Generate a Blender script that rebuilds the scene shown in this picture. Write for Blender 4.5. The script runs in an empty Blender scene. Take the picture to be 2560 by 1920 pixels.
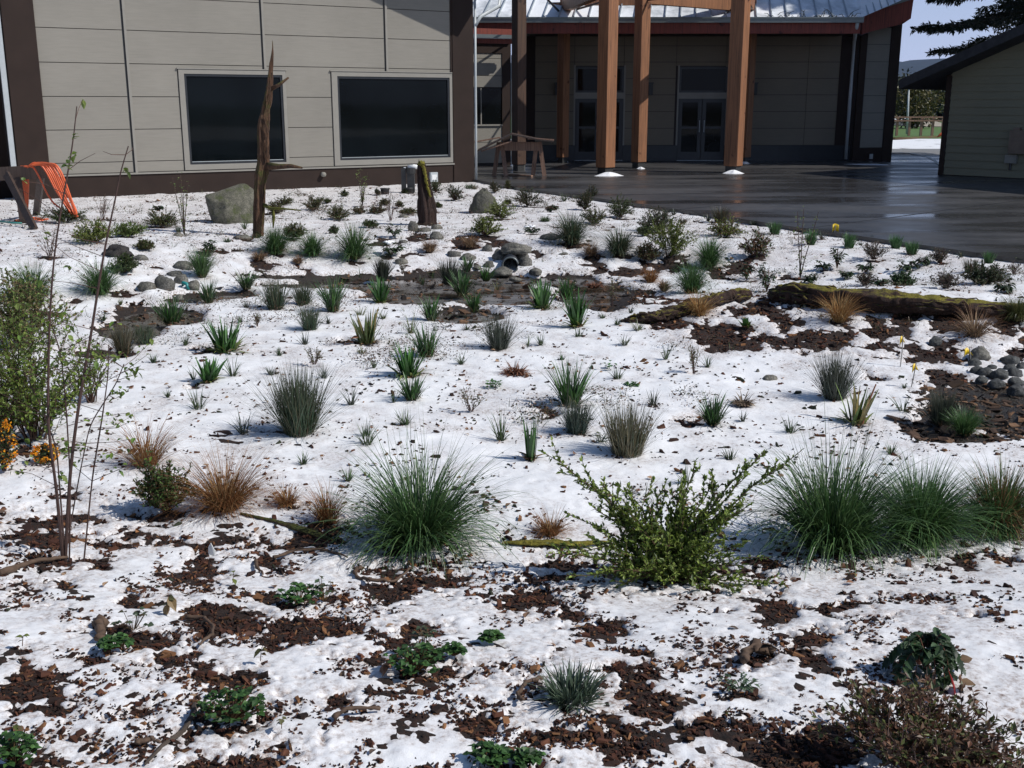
import bpy, math, random
import numpy as np
from mathutils import Vector

# ------------------------------------------------------------------ camera, light, exposure
SC = bpy.context.scene
FPX, CXP, CYP = 2750.0, 1280.0, 960.0        # focal length in photo pixels, principal point
PITCH = math.radians(14.24)
CAM = np.array([0.0, 0.0, 1.65])
cd = bpy.data.cameras.new('camera'); cam = bpy.data.objects.new('camera', cd)
SC.collection.objects.link(cam); SC.camera = cam
cam.location = CAM; cam.rotation_euler = (math.radians(90) - PITCH, 0, 0)
cd.sensor_width = 36.0; cd.lens = FPX / 2560 * 36.0; cd.clip_start = 0.05; cd.clip_end = 20000

SUN_EL = math.radians(44); SUN_V = np.array([0.965, -0.26])
SUN_V = SUN_V / np.linalg.norm(SUN_V)
SUN = np.array([SUN_V[0] * math.cos(SUN_EL), SUN_V[1] * math.cos(SUN_EL), math.sin(SUN_EL)])
w = bpy.data.worlds.new('World'); SC.world = w; w.use_nodes = True
nt = w.node_tree; bg = nt.nodes['Background']
sky = nt.nodes.new('ShaderNodeTexSky'); sky.sky_type = 'NISHITA'; sky.sun_disc = False
sky.sun_elevation = SUN_EL; sky.sun_rotation = math.atan2(SUN_V[0], SUN_V[1])
sky.air_density = 1.0; sky.dust_density = 0.4; sky.ozone_density = 4.0
tcw = nt.nodes.new('ShaderNodeTexCoord'); sxw = nt.nodes.new('ShaderNodeSeparateXYZ'); nt.links.new(tcw.outputs['Generated'], sxw.inputs[0])
hz = nt.nodes.new('ShaderNodeMapRange'); hz.inputs[1].default_value = 0.0; hz.inputs[2].default_value = 0.30; hz.inputs[3].default_value = 0.85; hz.inputs[4].default_value = 0.0; nt.links.new(sxw.outputs[2], hz.inputs[0])
mxw = nt.nodes.new('ShaderNodeMix'); mxw.data_type = 'RGBA'; nt.links.new(hz.outputs[0], mxw.inputs[0]); nt.links.new(sky.outputs[0], mxw.inputs[6]); mxw.inputs[7].default_value = (6.8, 7.8, 11.6, 1)   # thin pale cloud low over the hills
nt.links.new(mxw.outputs[2], bg.inputs[0]); bg.inputs[1].default_value = 0.07
sl = bpy.data.lights.new('sun', 'SUN'); sl.energy = 3.5; sl.angle = math.radians(0.53); sl.color = (1.0, 0.965, 0.91)
so = bpy.data.objects.new('sun', sl); SC.collection.objects.link(so)
so.rotation_euler = Vector(SUN).to_track_quat('Z', 'Y').to_euler()
SC.view_settings.view_transform = 'Standard'; SC.view_settings.look = 'None'
SC.view_settings.exposure = 0.28; SC.view_settings.gamma = 1.0
SC.view_settings.use_curve_mapping = False

# ------------------------------------------------------------------ helpers
K1, K2 = 800 / 2212.0, 1280 / 2212.0
CROP = {'A1': (0, 0, K1), 'B1': (600, 0, K1), 'C1': (1160, 0, K1), 'D1': (1760, 0, K1),
        'A2': (0, 500, K1), 'B2': (600, 500, K1), 'C2': (1160, 500, K1), 'D2': (1760, 500, K1),
        'E': (0, 1000, K2), 'F': (1280, 1000, K2), 'S': (0, 0, 1.0)}
def px(c, x, y):
    o = CROP[c]; return o[0] + x * o[2], o[1] + y * o[2]
FW = np.array([0, math.cos(PITCH), -math.sin(PITCH)]); UPV = np.array([0, math.sin(PITCH), math.cos(PITCH)])
def ray(u, v):
    return FW + np.array([1.0, 0, 0]) * ((u - CXP) / FPX) + UPV * ((CYP - v) / FPX)
def on_z(u, v, z=0.0):
    d = ray(u, v); t = (z - CAM[2]) / d[2]; return CAM + d * t
def on_y(u, v, Y):
    d = ray(u, v); return CAM + d * (Y / d[1])
def depth(p): return float(np.dot(np.asarray(p) - CAM, FW))
def proj(X, Y, Z):
    dx, dy, dz = X - CAM[0], Y - CAM[1], Z - CAM[2]
    zc = dy * FW[1] + dz * FW[2]; yc = dy * UPV[1] + dz * UPV[2]
    zc = np.maximum(zc, 0.05)
    return CXP + dx / zc * FPX, CYP - yc / zc * FPX
def sstep(a, b, x):
    t = np.clip((x - a) / (b - a), 0, 1); return t * t * (3 - 2 * t)
_E = [on_z(*q, 0.0) for q in ((1196, 450), (1290, 468), (1450, 489), (1700, 524), (1960, 563), (2200, 597), (2560, 648))]
_E.append(_E[-1] + (_E[-1] - _E[-2]) * 3)
EDGE_X = np.array([e[0] for e in _E]); EDGE_Y = np.array([e[1] for e in _E])
def ground(x, y):
    x = np.asarray(x, float); y = np.asarray(y, float)
    q = np.sqrt(((x - 0.0) / 6.0) ** 2 + ((y - 8.8) / 5.6) ** 2)
    h = -0.06 - 0.26 * (1 - sstep(0.72, 1.1, q))
    h = h + 0.30 * np.exp(-(((x - 3.9) / 2.5) ** 2 + ((y - 10.0) / 1.35) ** 2))      # berm under the log
    h = h + 0.10 * np.exp(-(((x + 6) / 3.0) ** 2 + ((y - 14) / 3.0) ** 2))
    d = np.interp(x, EDGE_X, EDGE_Y) - y                                   # keep the bed below the patio along its edge
    return h - np.maximum(h + .065, 0) * (1 - sstep(.4, 2.2, d)) * (x > EDGE_X[0] - 1)
def at(u, v):
    d = ray(u, v); t = 0.5; st = 0.05
    while t < 60:
        p = CAM + d * t
        if p[2] <= ground(p[0], p[1]): break
        t += st * max(1, t * 0.1)
    lo, hi = t - st * max(1, t * 0.1), t
    for _ in range(18):
        m = (lo + hi) / 2; p = CAM + d * m
        if p[2] <= ground(p[0], p[1]): hi = m
        else: lo = m
    return CAM + d * hi

def hsh(ix, iy, seed):
    n = (ix.astype(np.int64) * 374761393 + iy.astype(np.int64) * 668265263 + seed * 974711) & 0x7fffffff
    n = ((n ^ (n >> 13)) * 1274126177) & 0x7fffffff
    return ((n ^ (n >> 16)) & 0xffff) / 65535.0
def vnoise(x, y, seed):
    ix = np.floor(x); iy = np.floor(y); fx = x - ix; fy = y - iy
    fx = fx * fx * fx * (fx * (fx * 6 - 15) + 10); fy = fy * fy * fy * (fy * (fy * 6 - 15) + 10)
    a = hsh(ix, iy, seed); b = hsh(ix + 1, iy, seed); c = hsh(ix, iy + 1, seed); d = hsh(ix + 1, iy + 1, seed)
    return (a + (b - a) * fx) * (1 - fy) + (c + (d - c) * fx) * fy
def fbm(x, y, s, seed=0, octv=4, gain=0.5):
    x = np.asarray(x, float) / s; y = np.asarray(y, float) / s
    r = 0; a = 1; tot = 0
    for o in range(octv):
        cx, sx = math.cos(0.6 * o + .3), math.sin(0.6 * o + .3)
        r = r + a * (vnoise(x * cx - y * sx + 17.3 * o + 500, x * sx + y * cx + 9.1 * o + 500, seed + o) - 0.5); tot += a
        a *= gain; x = x * 2.03; y = y * 2.03
    return r / tot * 3.0

COL = SC.collection
def tag(o, label=None, cat=None, group=None, kind=None):
    if label: o['label'] = label
    if cat: o['category'] = cat
    if group: o['group'] = group
    if kind: o['kind'] = kind
    return o
def thing(name, loc, label, cat, group=None):
    o = bpy.data.objects.new(name, None); COL.objects.link(o); o.location = loc
    o.empty_display_size = 0.1
    return tag(o, label, cat, group)

class G:
    """collects geometry for one mesh; vertex colours in attribute Col"""
    def __init__(s): s.V = []; s.F = []; s.C = []; s.n = 0
    def add(s, V, F, C=None):
        V = np.asarray(V, float).reshape(-1, 3)
        s.V.append(V)
        for f in F: s.F.append([i + s.n for i in f])
        if C is None: C = (1, 1, 1)
        C = np.asarray(C, float)
        if C.ndim == 1: C = np.tile(C, (len(V), 1))
        s.C.append(C); s.n += len(V); return s
    def box(s, x0, x1, y0, y1, z0, z1, C=None, T=None):
        V = np.array([(x, y, z) for z in (z0, z1) for y in (y0, y1) for x in (x0, x1)], float)
        if T is not None: V = T(V)
        return s.add(V, [(0, 2, 3, 1), (4, 5, 7, 6), (0, 1, 5, 4), (2, 6, 7, 3), (0, 4, 6, 2), (1, 3, 7, 5)], C)
    def bar(s, a, b, wd, ht, C=None, up=(0, 0, 1), roll=0):
        a = np.asarray(a, float); b = np.asarray(b, float); d = b - a; L = np.linalg.norm(d); d = d / L
        upv = np.asarray(up, float)
        if abs(np.dot(upv, d)) > 0.98: upv = np.array([1.0, 0, 0])
        sx = np.cross(d, upv); sx /= np.linalg.norm(sx); sz = np.cross(sx, d)
        if roll:
            sx, sz = sx * math.cos(roll) + sz * math.sin(roll), sz * math.cos(roll) - sx * math.sin(roll)
        V = []
        for p in (a, b):
            for i, j in ((-1, -1), (1, -1), (1, 1), (-1, 1)):
                V.append(p + sx * i * wd / 2 + sz * j * ht / 2)
        return s.add(V, [(3, 2, 1, 0), (4, 5, 6, 7), (0, 1, 5, 4), (1, 2, 6, 5), (2, 3, 7, 6), (3, 0, 4, 7)], C)
    def tube(s, P, r0, r1=None, sides=5, C=None, cap=True):
        P = np.asarray(P, float); n = len(P)
        if r1 is None: r1 = r0
        R = r0 if hasattr(r0, '__len__') else np.linspace(r0, r1, n)
        T = np.gradient(P, axis=0); T /= np.maximum(np.linalg.norm(T, axis=1), 1e-9)[:, None]
        a = np.cross(T, (0.31, 0.17, 0.93)); ln = np.linalg.norm(a, axis=1)
        bad = ln < 0.05
        if bad.any(): a[bad] = np.cross(T[bad], (1, 0.1, 0)); ln = np.linalg.norm(a, axis=1)
        a /= ln[:, None]; b = np.cross(T, a)
        th = np.arange(sides) / sides * 2 * math.pi
        V = P[:, None, :] + (a[:, None, :] * np.cos(th)[None, :, None] + b[:, None, :] * np.sin(th)[None, :, None]) * np.asarray(R)[:, None, None]
        F = []
        for i in range(n - 1):
            for j in range(sides):
                k = (j + 1) % sides
                F.append((i * sides + j, i * sides + k, (i + 1) * sides + k, (i + 1) * sides + j))
        if cap: F.append(tuple(range(sides))[::-1]); F.append(tuple((n - 1) * sides + j for j in range(sides)))
        return s.add(V.reshape(-1, 3), F, C)
    def build(s, name, m, parent=None, smooth=False, loc=None):
        me = bpy.data.meshes.new(name)
        V = np.concatenate(s.V) if s.V else np.zeros((0, 3)); C = np.concatenate(s.C)
        if loc is not None: V = V - np.asarray(loc)
        ln = np.array([len(f) for f in s.F]); 
        flat = np.fromiter((i for f in s.F for i in f), dtype=np.int32, count=int(ln.sum()))
        mesh_np(me, V, flat, ln, C, smooth)
        me.materials.append(m)
        o = bpy.data.objects.new(name, me); COL.objects.link(o)
        if loc is not None: o.location = loc
        if parent is not None: o.parent = parent
        return o
def mesh_np(me, V, flat, ln, C=None, smooth=False):
    me.vertices.add(len(V)); me.vertices.foreach_set('co', np.ascontiguousarray(V, dtype=np.float32).ravel())
    me.loops.add(len(flat)); me.loops.foreach_set('vertex_index', np.ascontiguousarray(flat, dtype=np.int32))
    me.polygons.add(len(ln)); st = np.concatenate([[0], np.cumsum(ln)[:-1]]).astype(np.int32)
    me.polygons.foreach_set('loop_start', st)
    me.polygons.foreach_set('use_smooth', np.full(len(ln), bool(smooth)))
    if C is not None:
        a = me.color_attributes.new('Col', 'FLOAT_COLOR', 'POINT')
        c4 = np.ones((len(V), 4), dtype=np.float32); c4[:, :C.shape[1]] = C
        a.data.foreach_set('color', c4.ravel())
    me.update(calc_edges=True); me.validate()

# ------------------------------------------------------------------ materials
class M:
    def __init__(s, name):
        s.m = bpy.data.materials.new(name); s.m.use_nodes = True; s.t = s.m.node_tree
        s.b = s.t.nodes['Principled BSDF']; s.o = s.t.nodes['Material Output']
    def n(s, typ, **kw):
        nd = s.t.nodes.new('ShaderNode' + typ)
        for k, v in kw.items():
            if k.startswith('i_'):
                key = k[2:]; nd.inputs[int(key) if key.isdigit() else key].default_value = v
            else: setattr(nd, k, v)
        return nd
    def l(s, a, b): s.t.links.new(a, b)
    def set(s, **kw):
        for k, v in kw.items(): s.b.inputs[k.replace('_', ' ')].default_value = v
        return s
def noise(m, scale, detail=4, rough=0.55, vec=None, dist=0.0, stretch=None, coord='Object'):
    tc = m.n('TexCoord'); src = tc.outputs[coord]
    if stretch is not None:
        mp = m.n('Mapping'); mp.inputs['Scale'].default_value = stretch; m.l(src, mp.inputs[0]); src = mp.outputs[0]
    nz = m.n('TexNoise'); nz.inputs['Scale'].default_value = scale; nz.inputs['Detail'].default_value = detail
    nz.inputs['Roughness'].default_value = rough; nz.inputs['Distortion'].default_value = dist
    m.l(src, nz.inputs['Vector']); return nz
def ramp(m, fac, stops):
    r = m.n('ValToRGB'); e = r.color_ramp.elements
    e[0].position, e[0].color = stops[0][0], (*stops[0][1], 1)
    e[1].position, e[1].color = stops[-1][0], (*stops[-1][1], 1)
    for p, c in stops[1:-1]:
        k = e.new(p); k.color = (*c, 1)
    m.l(fac, r.inputs[0]); return r
def bump(m, h, strength, dist=0.01):
    b = m.n('Bump'); b.inputs['Strength'].default_value = strength; b.inputs['Distance'].default_value = dist
    m.l(h, b.inputs['Height']); m.l(b.outputs[0], m.b.inputs['Normal']); return b
def mixc(m, fac, a, b, blend='MIX'):
    x = m.n('Mix', data_type='RGBA', blend_type=blend)
    for s_, v in ((x.inputs[0], fac), (x.inputs[6], a), (x.inputs[7], b)):
        if hasattr(v, 'is_linked') or hasattr(v, 'links'): m.l(v, s_)
        else: s_.default_value = v if not isinstance(v, tuple) else (*v, 1)
    return x.outputs[2]
def simple(name, c, rough=0.6, var=0.15, scale=6, bmp=0.0, bscale=60, metal=0.0, stretch=None, spec=None):
    m = M(name); nz = noise(m, scale, stretch=stretch)
    lo = tuple(v * (1 - var) for v in c); hi = tuple(min(1, v * (1 + var)) for v in c)
    r = ramp(m, nz.outputs[0], [(0.3, lo), (0.7, hi)]); m.l(r.outputs[0], m.b.inputs['Base Color'])
    m.set(Roughness=rough, Metallic=metal)
    if spec is not None: m.b.inputs['Specular IOR Level'].default_value = spec
    if bmp: nb = noise(m, bscale, stretch=stretch); bump(m, nb.outputs[0], bmp)
    return m.m
def leafmat(name, rough=0.5, trans=0.25, spec=0.4):
    m = M(name); a = m.n('Attribute', attribute_name='Col'); nz = noise(m, 35, 2)
    c = mixc(m, 0.5, a.outputs[0], ramp(m, nz.outputs[0], [(0.3, (0.55, 0.55, 0.55)), (0.7, (1.45, 1.45, 1.45))]).outputs[0], 'MULTIPLY')
    m.l(c, m.b.inputs['Base Color']); m.set(Roughness=rough); m.b.inputs['Specular IOR Level'].default_value = spec
    tr = m.n('BsdfTranslucent'); m.l(c, tr.inputs[0]); mx = m.n('MixShader'); mx.inputs[0].default_value = trans
    m.l(m.b.outputs[0], mx.inputs[1]); m.l(tr.outputs[0], mx.inputs[2]); m.l(mx.outputs[0], m.o.inputs[0])
    return m.m
def colmat(name, rough=0.8, bmp=0.3, bscale=80, spec=0.3):
    m = M(name); a = m.n('Attribute', attribute_name='Col'); nz = noise(m, 25, 5)
    c = mixc(m, 0.7, a.outputs[0], ramp(m, nz.outputs[0], [(0.25, (0.5, 0.5, 0.5)), (0.75, (1.4, 1.4, 1.4))]).outputs[0], 'MULTIPLY')
    m.l(c, m.b.inputs['Base Color']); m.set(Roughness=rough); m.b.inputs['Specular IOR Level'].default_value = spec
    nb = noise(m, bscale, 4); bump(m, nb.outputs[0], bmp, 0.005); return m.m

m_leaf = leafmat('leaf'); m_blade = leafmat('blade', 0.42, 0.2, 0.5); m_dry = leafmat('dry_leaf', 0.75, 0.15, 0.2)
m_twig = colmat('twig'); m_chip = colmat('bark_chip', 0.85, 0.4, 120)

def m_snow():
    m = M('snow'); a = m.n('Attribute', attribute_name='Col'); sp = m.n('SeparateColor'); m.l(a.outputs[0], sp.inputs[0])
    nz = noise(m, 55, 6, 0.7); nz2 = noise(m, 3.5, 5, 0.6)
    dirt = ramp(m, nz.outputs[0], [(0.34, (0.22, 0.15, 0.12)), (0.44, (0.50, 0.45, 0.43)), (0.56, (0.74, 0.73, 0.74))])
    clean = ramp(m, nz2.outputs[0], [(0.35, (0.80, 0.81, 0.83)), (0.65, (0.88, 0.88, 0.89))])
    c = mixc(m, sp.outputs[0], dirt.outputs[0], clean.outputs[0]); m.l(c, m.b.inputs['Base Color'])
    m.set(Roughness=0.55); m.b.inputs['Specular IOR Level'].default_value = 0.35
    n3 = noise(m, 240, 3, 0.7); n4 = noise(m, 28, 5, 0.6)
    ad = m.n('MixRGB' if False else 'Math', operation='MULTIPLY_ADD'); ad.inputs[1].default_value = 0.5
    m.l(n3.outputs[0], ad.inputs[0]); m.l(n4.outputs[0], ad.inputs[2]); bump(m, ad.outputs[0], 0.38, 0.010)
    return m.m
def m_soil():
    m = M('soil'); a = m.n('Attribute', attribute_name='Col'); sp = m.n('SeparateColor'); m.l(a.outputs[0], sp.inputs[0])
    nz = noise(m, 45, 8, 0.75); r = ramp(m, nz.outputs[0], [(0.3, (0.006, 0.004, 0.003)), (0.5, (0.022, 0.011, 0.007)), (0.62, (0.05, 0.02, 0.011)), (0.75, (0.14, 0.06, 0.025))])
    r2 = ramp(m, nz.outputs[0], [(0.35, (0.010, 0.008, 0.006)), (0.7, (0.05, 0.038, 0.026))])
    c = mixc(m, sp.outputs[1], r.outputs[0], r2.outputs[0]); m.l(c, m.b.inputs['Base Color'])
    ro = m.n('MapRange'); ro.inputs[3].default_value = 0.9; ro.inputs[4].default_value = 0.35; m.l(sp.outputs[1], ro.inputs[0]); m.l(ro.outputs[0], m.b.inputs['Roughness'])
    n4 = noise(m, 70, 6, 0.7); bump(m, n4.outputs[0], 0.9, 0.02); return m.m
def m_concrete_wet():
    m = M('wet_concrete'); n1 = noise(m, 0.45, 6, 0.6, stretch=(0.5, 1.4, 1)); n2 = noise(m, 4, 6, 0.65)
    r = ramp(m, n1.outputs[0], [(0.3, (0.030, 0.029, 0.030)), (0.5, (0.052, 0.050, 0.050)), (0.72, (0.080, 0.076, 0.074))])
    r2 = ramp(m, n2.outputs[0], [(0.3, (0.75, 0.75, 0.75)), (0.7, (1.2, 1.2, 1.2))])
    c = mixc(m, 1.0, r.outputs[0], r2.outputs[0], 'MULTIPLY'); m.l(c, m.b.inputs['Base Color'])
    rr = ramp(m, n1.outputs[0], [(0.40, (0.16,) * 3), (0.50, (0.34,) * 3), (0.6, (0.5,) * 3)]); m.l(rr.outputs[0], m.b.inputs['Roughness'])
    n3 = noise(m, 2.2, 5, 0.6); bump(m, n3.outputs[0], 0.12, 0.02); return m.m
def m_siding(name, c, var=0.06):
    m = M(name); n1 = noise(m, 3, 5, 0.6, stretch=(1, 1, 14)); n2 = noise(m, 0.7, 3)
    lo = tuple(v * (1 - var) for v in c); hi = tuple(v * (1 + var) for v in c)
    r = ramp(m, n1.outputs[0], [(0.3, lo), (0.7, hi)]); r2 = ramp(m, n2.outputs[0], [(0.3, (0.9,) * 3), (0.7, (1.06,) * 3)])
    m.l(mixc(m, 1.0, r.outputs[0], r2.outputs[0], 'MULTIPLY'), m.b.inputs['Base Color']); m.set(Roughness=0.7)
    nb = noise(m, 9, 5, 0.6, stretch=(1, 1, 18)); bump(m, nb.outputs[0], 0.25, 0.006); return m.m
def m_timber(name, c=(0.25, 0.108, 0.048)):
    m = M(name); n1 = noise(m, 4, 7, 0.7, dist=0.9, stretch=(7, 7, 0.22)); n2 = noise(m, 3.2, 3, 0.5, stretch=(1, 1, 1.0))
    lo = tuple(v * 0.32 for v in c); hi = tuple(min(1, v * 1.5) for v in c)
    r = ramp(m, n1.outputs[0], [(0.3, lo), (0.5, c), (0.72, hi)])
    kn = ramp(m, n2.outputs[0], [(0.28, (0.25, 0.12, 0.06)), (0.34, (1, 1, 1))])
    m.l(mixc(m, 1.0, r.outputs[0], kn.outputs[0], 'MULTIPLY'), m.b.inputs['Base Color']); m.set(Roughness=0.6)
    nb = noise(m, 12, 5, 0.6, stretch=(6, 6, 0.4)); bump(m, nb.outputs[0], 0.3, 0.01); return m.m
def m_glass(name, tint=(0.003, 0.0045, 0.0055)):
    m = M(name); nz = noise(m, 0.8, 2); r = ramp(m, nz.outputs[0], [(0.3, tuple(v * .6 for v in tint)), (0.7, tuple(v * 1.5 for v in tint))])
    m.l(r.outputs[0], m.b.inputs['Base Color']); m.set(Roughness=0.04); m.b.inputs['Specular IOR Level'].default_value = 0.12
    nb = noise(m, 1.2, 2); bump(m, nb.outputs[0], 0.02, 0.05); return m.m
def m_stone(name, a=(0.045, 0.045, 0.038), b=(0.23, 0.22, 0.195), moss=0.0):
    m = M(name); n1 = noise(m, 7, 8, 0.7); n2 = noise(m, 60, 4, 0.7); oi = m.n('ObjectInfo')
    r = ramp(m, n1.outputs[0], [(0.3, a), (0.7, b)]); r2 = ramp(m, n2.outputs[0], [(0.35, (0.5,) * 3), (0.65, (1.35,) * 3)])
    c = mixc(m, 1.0, r.outputs[0], r2.outputs[0], 'MULTIPLY')
    v = ramp(m, oi.outputs['Random'], [(0.0, (0.7, 0.7, 0.72)), (1.0, (1.25, 1.22, 1.15))]); c = mixc(m, 1.0, c, v.outputs[0], 'MULTIPLY')
    if moss:
        n3 = noise(m, 5, 6, 0.7); k = ramp(m, n3.outputs[0], [(0.55 - moss * .3, (0, 0, 0)), (0.62 - moss * .3 + .05, (1, 1, 1))]); c = mixc(m, k.outputs[0], c, (0.055, 0.065, 0.018))
    m.l(c, m.b.inputs['Base Color']); m.set(Roughness=0.75); nb = noise(m, 22, 7, 0.7); bump(m, nb.outputs[0], 0.8, 0.03); return m.m
def m_bark(name, c0=(0.035, 0.022, 0.014), c1=(0.16, 0.085, 0.045), moss=(0.13, 0.12, 0.015), lo=0.5, up=0.6):
    m = M(name); n1 = noise(m, 9, 8, 0.7, dist=0.5, stretch=(3, 3, 0.5)); r = ramp(m, n1.outputs[0], [(0.3, c0), (0.7, c1)])
    n3 = noise(m, 3.5, 6, 0.7); g = m.n('NewGeometry'); sp = m.n('SeparateXYZ'); m.l(g.outputs['Normal'], sp.inputs[0])
    a = m.n('Math', operation='MULTIPLY_ADD'); a.inputs[1].default_value = up; m.l(sp.outputs[2], a.inputs[0]); m.l(n3.outputs[0], a.inputs[2])
    k = ramp(m, a.outputs[0], [(lo, (0, 0, 0)), (lo + 0.14, (1, 1, 1))])
    n5 = noise(m, 60, 3); ms = ramp(m, n5.outputs[0], [(0.3, tuple(v * .5 for v in moss)), (0.7, tuple(v * 1.5 for v in moss))])
    m.l(mixc(m, k.outputs[0], r.outputs[0], ms.outputs[0]), m.b.inputs['Base Color']); m.set(Roughness=0.9)
    nb = noise(m, 14, 8, 0.75, dist=0.4, stretch=(3, 3, 0.6)); bump(m, nb.outputs[0], 0.9, 0.03); return m.m
MSNOW, MSOIL, MWET = m_snow(), m_soil(), m_concrete_wet()
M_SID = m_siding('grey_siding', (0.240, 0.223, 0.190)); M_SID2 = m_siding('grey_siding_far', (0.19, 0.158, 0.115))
M_OLIVE = m_siding('olive_siding', (0.19, 0.18, 0.12)); M_TRIM = simple('grey_trim', (0.25, 0.235, 0.205), 0.6, 0.05)
M_BROWN = simple('brown_panel', (0.030, 0.019, 0.015), 0.65, 0.12, 3, 0.15, spec=0.2); M_BACK = simple('reveal_backing', (0.035, 0.027, 0.025), 0.8)
M_GLASS = m_glass('window_glass'); M_FRAME = simple('dark_frame', (0.018, 0.02, 0.024), 0.4)
M_TIMB = m_timber('cedar_timber'); M_TIMB_SHADE = m_timber('shaded_timber', (0.07, 0.035, 0.02)); M_SAW = m_timber('sawhorse_wood', (0.26, 0.15, 0.10))  # second timber is the cedar with the left post's shade put into its colour
M_WEATH = m_timber('weathered_wood', (0.055, 0.035, 0.026))
M_RED = m_timber('red_fascia', (0.20, 0.038, 0.022)); M_GUT = simple('gutter_metal', (0.16, 0.18, 0.18), 0.35, 0.1, metal=0.3)
M_PIPE = simple('pale_pipe', (0.42, 0.45, 0.46), 0.45, 0.06); M_CONC = simple('concrete', (0.24, 0.23, 0.20), 0.85, 0.2, 5, 0.3)
M_STEEL = simple('steel', (0.03, 0.03, 0.03), 0.5); M_STONE = m_stone('grey_stone'); M_BOULD = m_stone('boulder_stone', (0.05, 0.05, 0.034), (0.19, 0.18, 0.14), 0.12)
M_COBBLE = m_stone('cobble_stone', (0.028, 0.031, 0.032), (0.095, 0.10, 0.10)); M_LIGHTMETAL = simple('roof_metal', (0.34, 0.38, 0.41), .4, .08, metal=.2)
M_BLACKROCK = m_stone('black_rock', (0.012, 0.01, 0.009), (0.05, 0.043, 0.038))
M_SNAG = m_bark('snag_bark', c0=(0.014, 0.009, 0.006), c1=(0.17, 0.085, 0.045), moss=(0.07, 0.075, 0.012), lo=0.50, up=0.15); M_STUMP = m_bark('stump_bark', moss=(0.16, 0.16, 0.015), c0=(.01, .006, .005), c1=(0.045, 0.02, 0.014), lo=0.72, up=0.4)
M_LOG = m_bark('log_bark', c0=(0.008, 0.005, 0.004), c1=(0.065, 0.03, 0.018), moss=(0.17, 0.145, 0.015), lo=0.88, up=0.5)
M_MOSS = simple('moss', (0.15, 0.13, 0.015), 0.95, 0.5, 40, 0.8, 150); M_TRUNK = simple('tree_bark', (0.06, 0.045, 0.035), 0.9, 0.3, 8, 0.6)
M_FLAG = simple('yellow_flag', (0.75, 0.52, 0.02), 0.5, 0.06); M_WIRE = simple('flag_wire', (0.25, 0.24, 0.22), 0.4)
M_HOSE = simple('orange_hose', (0.72, 0.13, 0.04), 0.4, 0.08); M_WHITE = simple('white_plastic', (0.75, 0.76, 0.75), 0.4, 0.03)
M_ORANGE = leafmat('orange_flower', 0.6, 0.3)
# ------------------------------------------------------------------ wall frames
class Wall:
    """vertical plane through P0 along dir; n points out to the viewer"""
    def __init__(s, P0, ang):
        s.P0 = np.array([P0[0], P0[1], 0.0]); s.d = np.array([math.cos(ang), math.sin(ang), 0]); s.n = np.array([s.d[1], -s.d[0], 0])
    def uz(s, c, x, y, off=0.0):
        u, v = px(c, x, y); r = ray(u, v); t = np.dot(s.P0 + s.n * off - CAM, s.n) / np.dot(r, s.n); p = CAM + r * t
        return float(np.dot(p - s.P0, s.d)), float(p[2])
    def T(s, V):   # local (u, out, z) -> world
        V = np.asarray(V, float); return s.P0 + V[:, 0:1] * s.d + V[:, 1:2] * s.n + V[:, 2:3] * np.array([0, 0, 1.0])
    def pt(s, u, o, z): return s.P0 + s.d * u + s.n * o + np.array([0, 0, z])
    def box(s, g, u0, u1, z0, z1, o0, o1, C=None): g.box(u0, u1, -o1, -o0, z0, z1, C, lambda V: s.T(V * np.array([1, -1, 1]))); return g
def part(parent, name, mat, smooth=False):
    """returns a G plus a finisher"""
    g = G(); return g, (lambda: g.build(name, mat, parent, smooth))

PR = on_z(1186, 448, 0.0)
lo, hi = -1.2, 0.9      # angle of the wall direction, pointing from the near left end to the far right end
def zdiff(a):
    W_ = Wall(PR, a); return W_.uz('S', 148, 439)[1] - W_.uz('S', 1137, 409)[1]
best = min(np.linspace(0.2, 0.9, 281), key=lambda a: abs(zdiff(a)))
WL = Wall(PR, best)
print('LEFT WALL angle', math.degrees(best), 'P', PR, 'z', WL.uz('S', 1137, 409), WL.uz('S', 148, 439))

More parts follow.
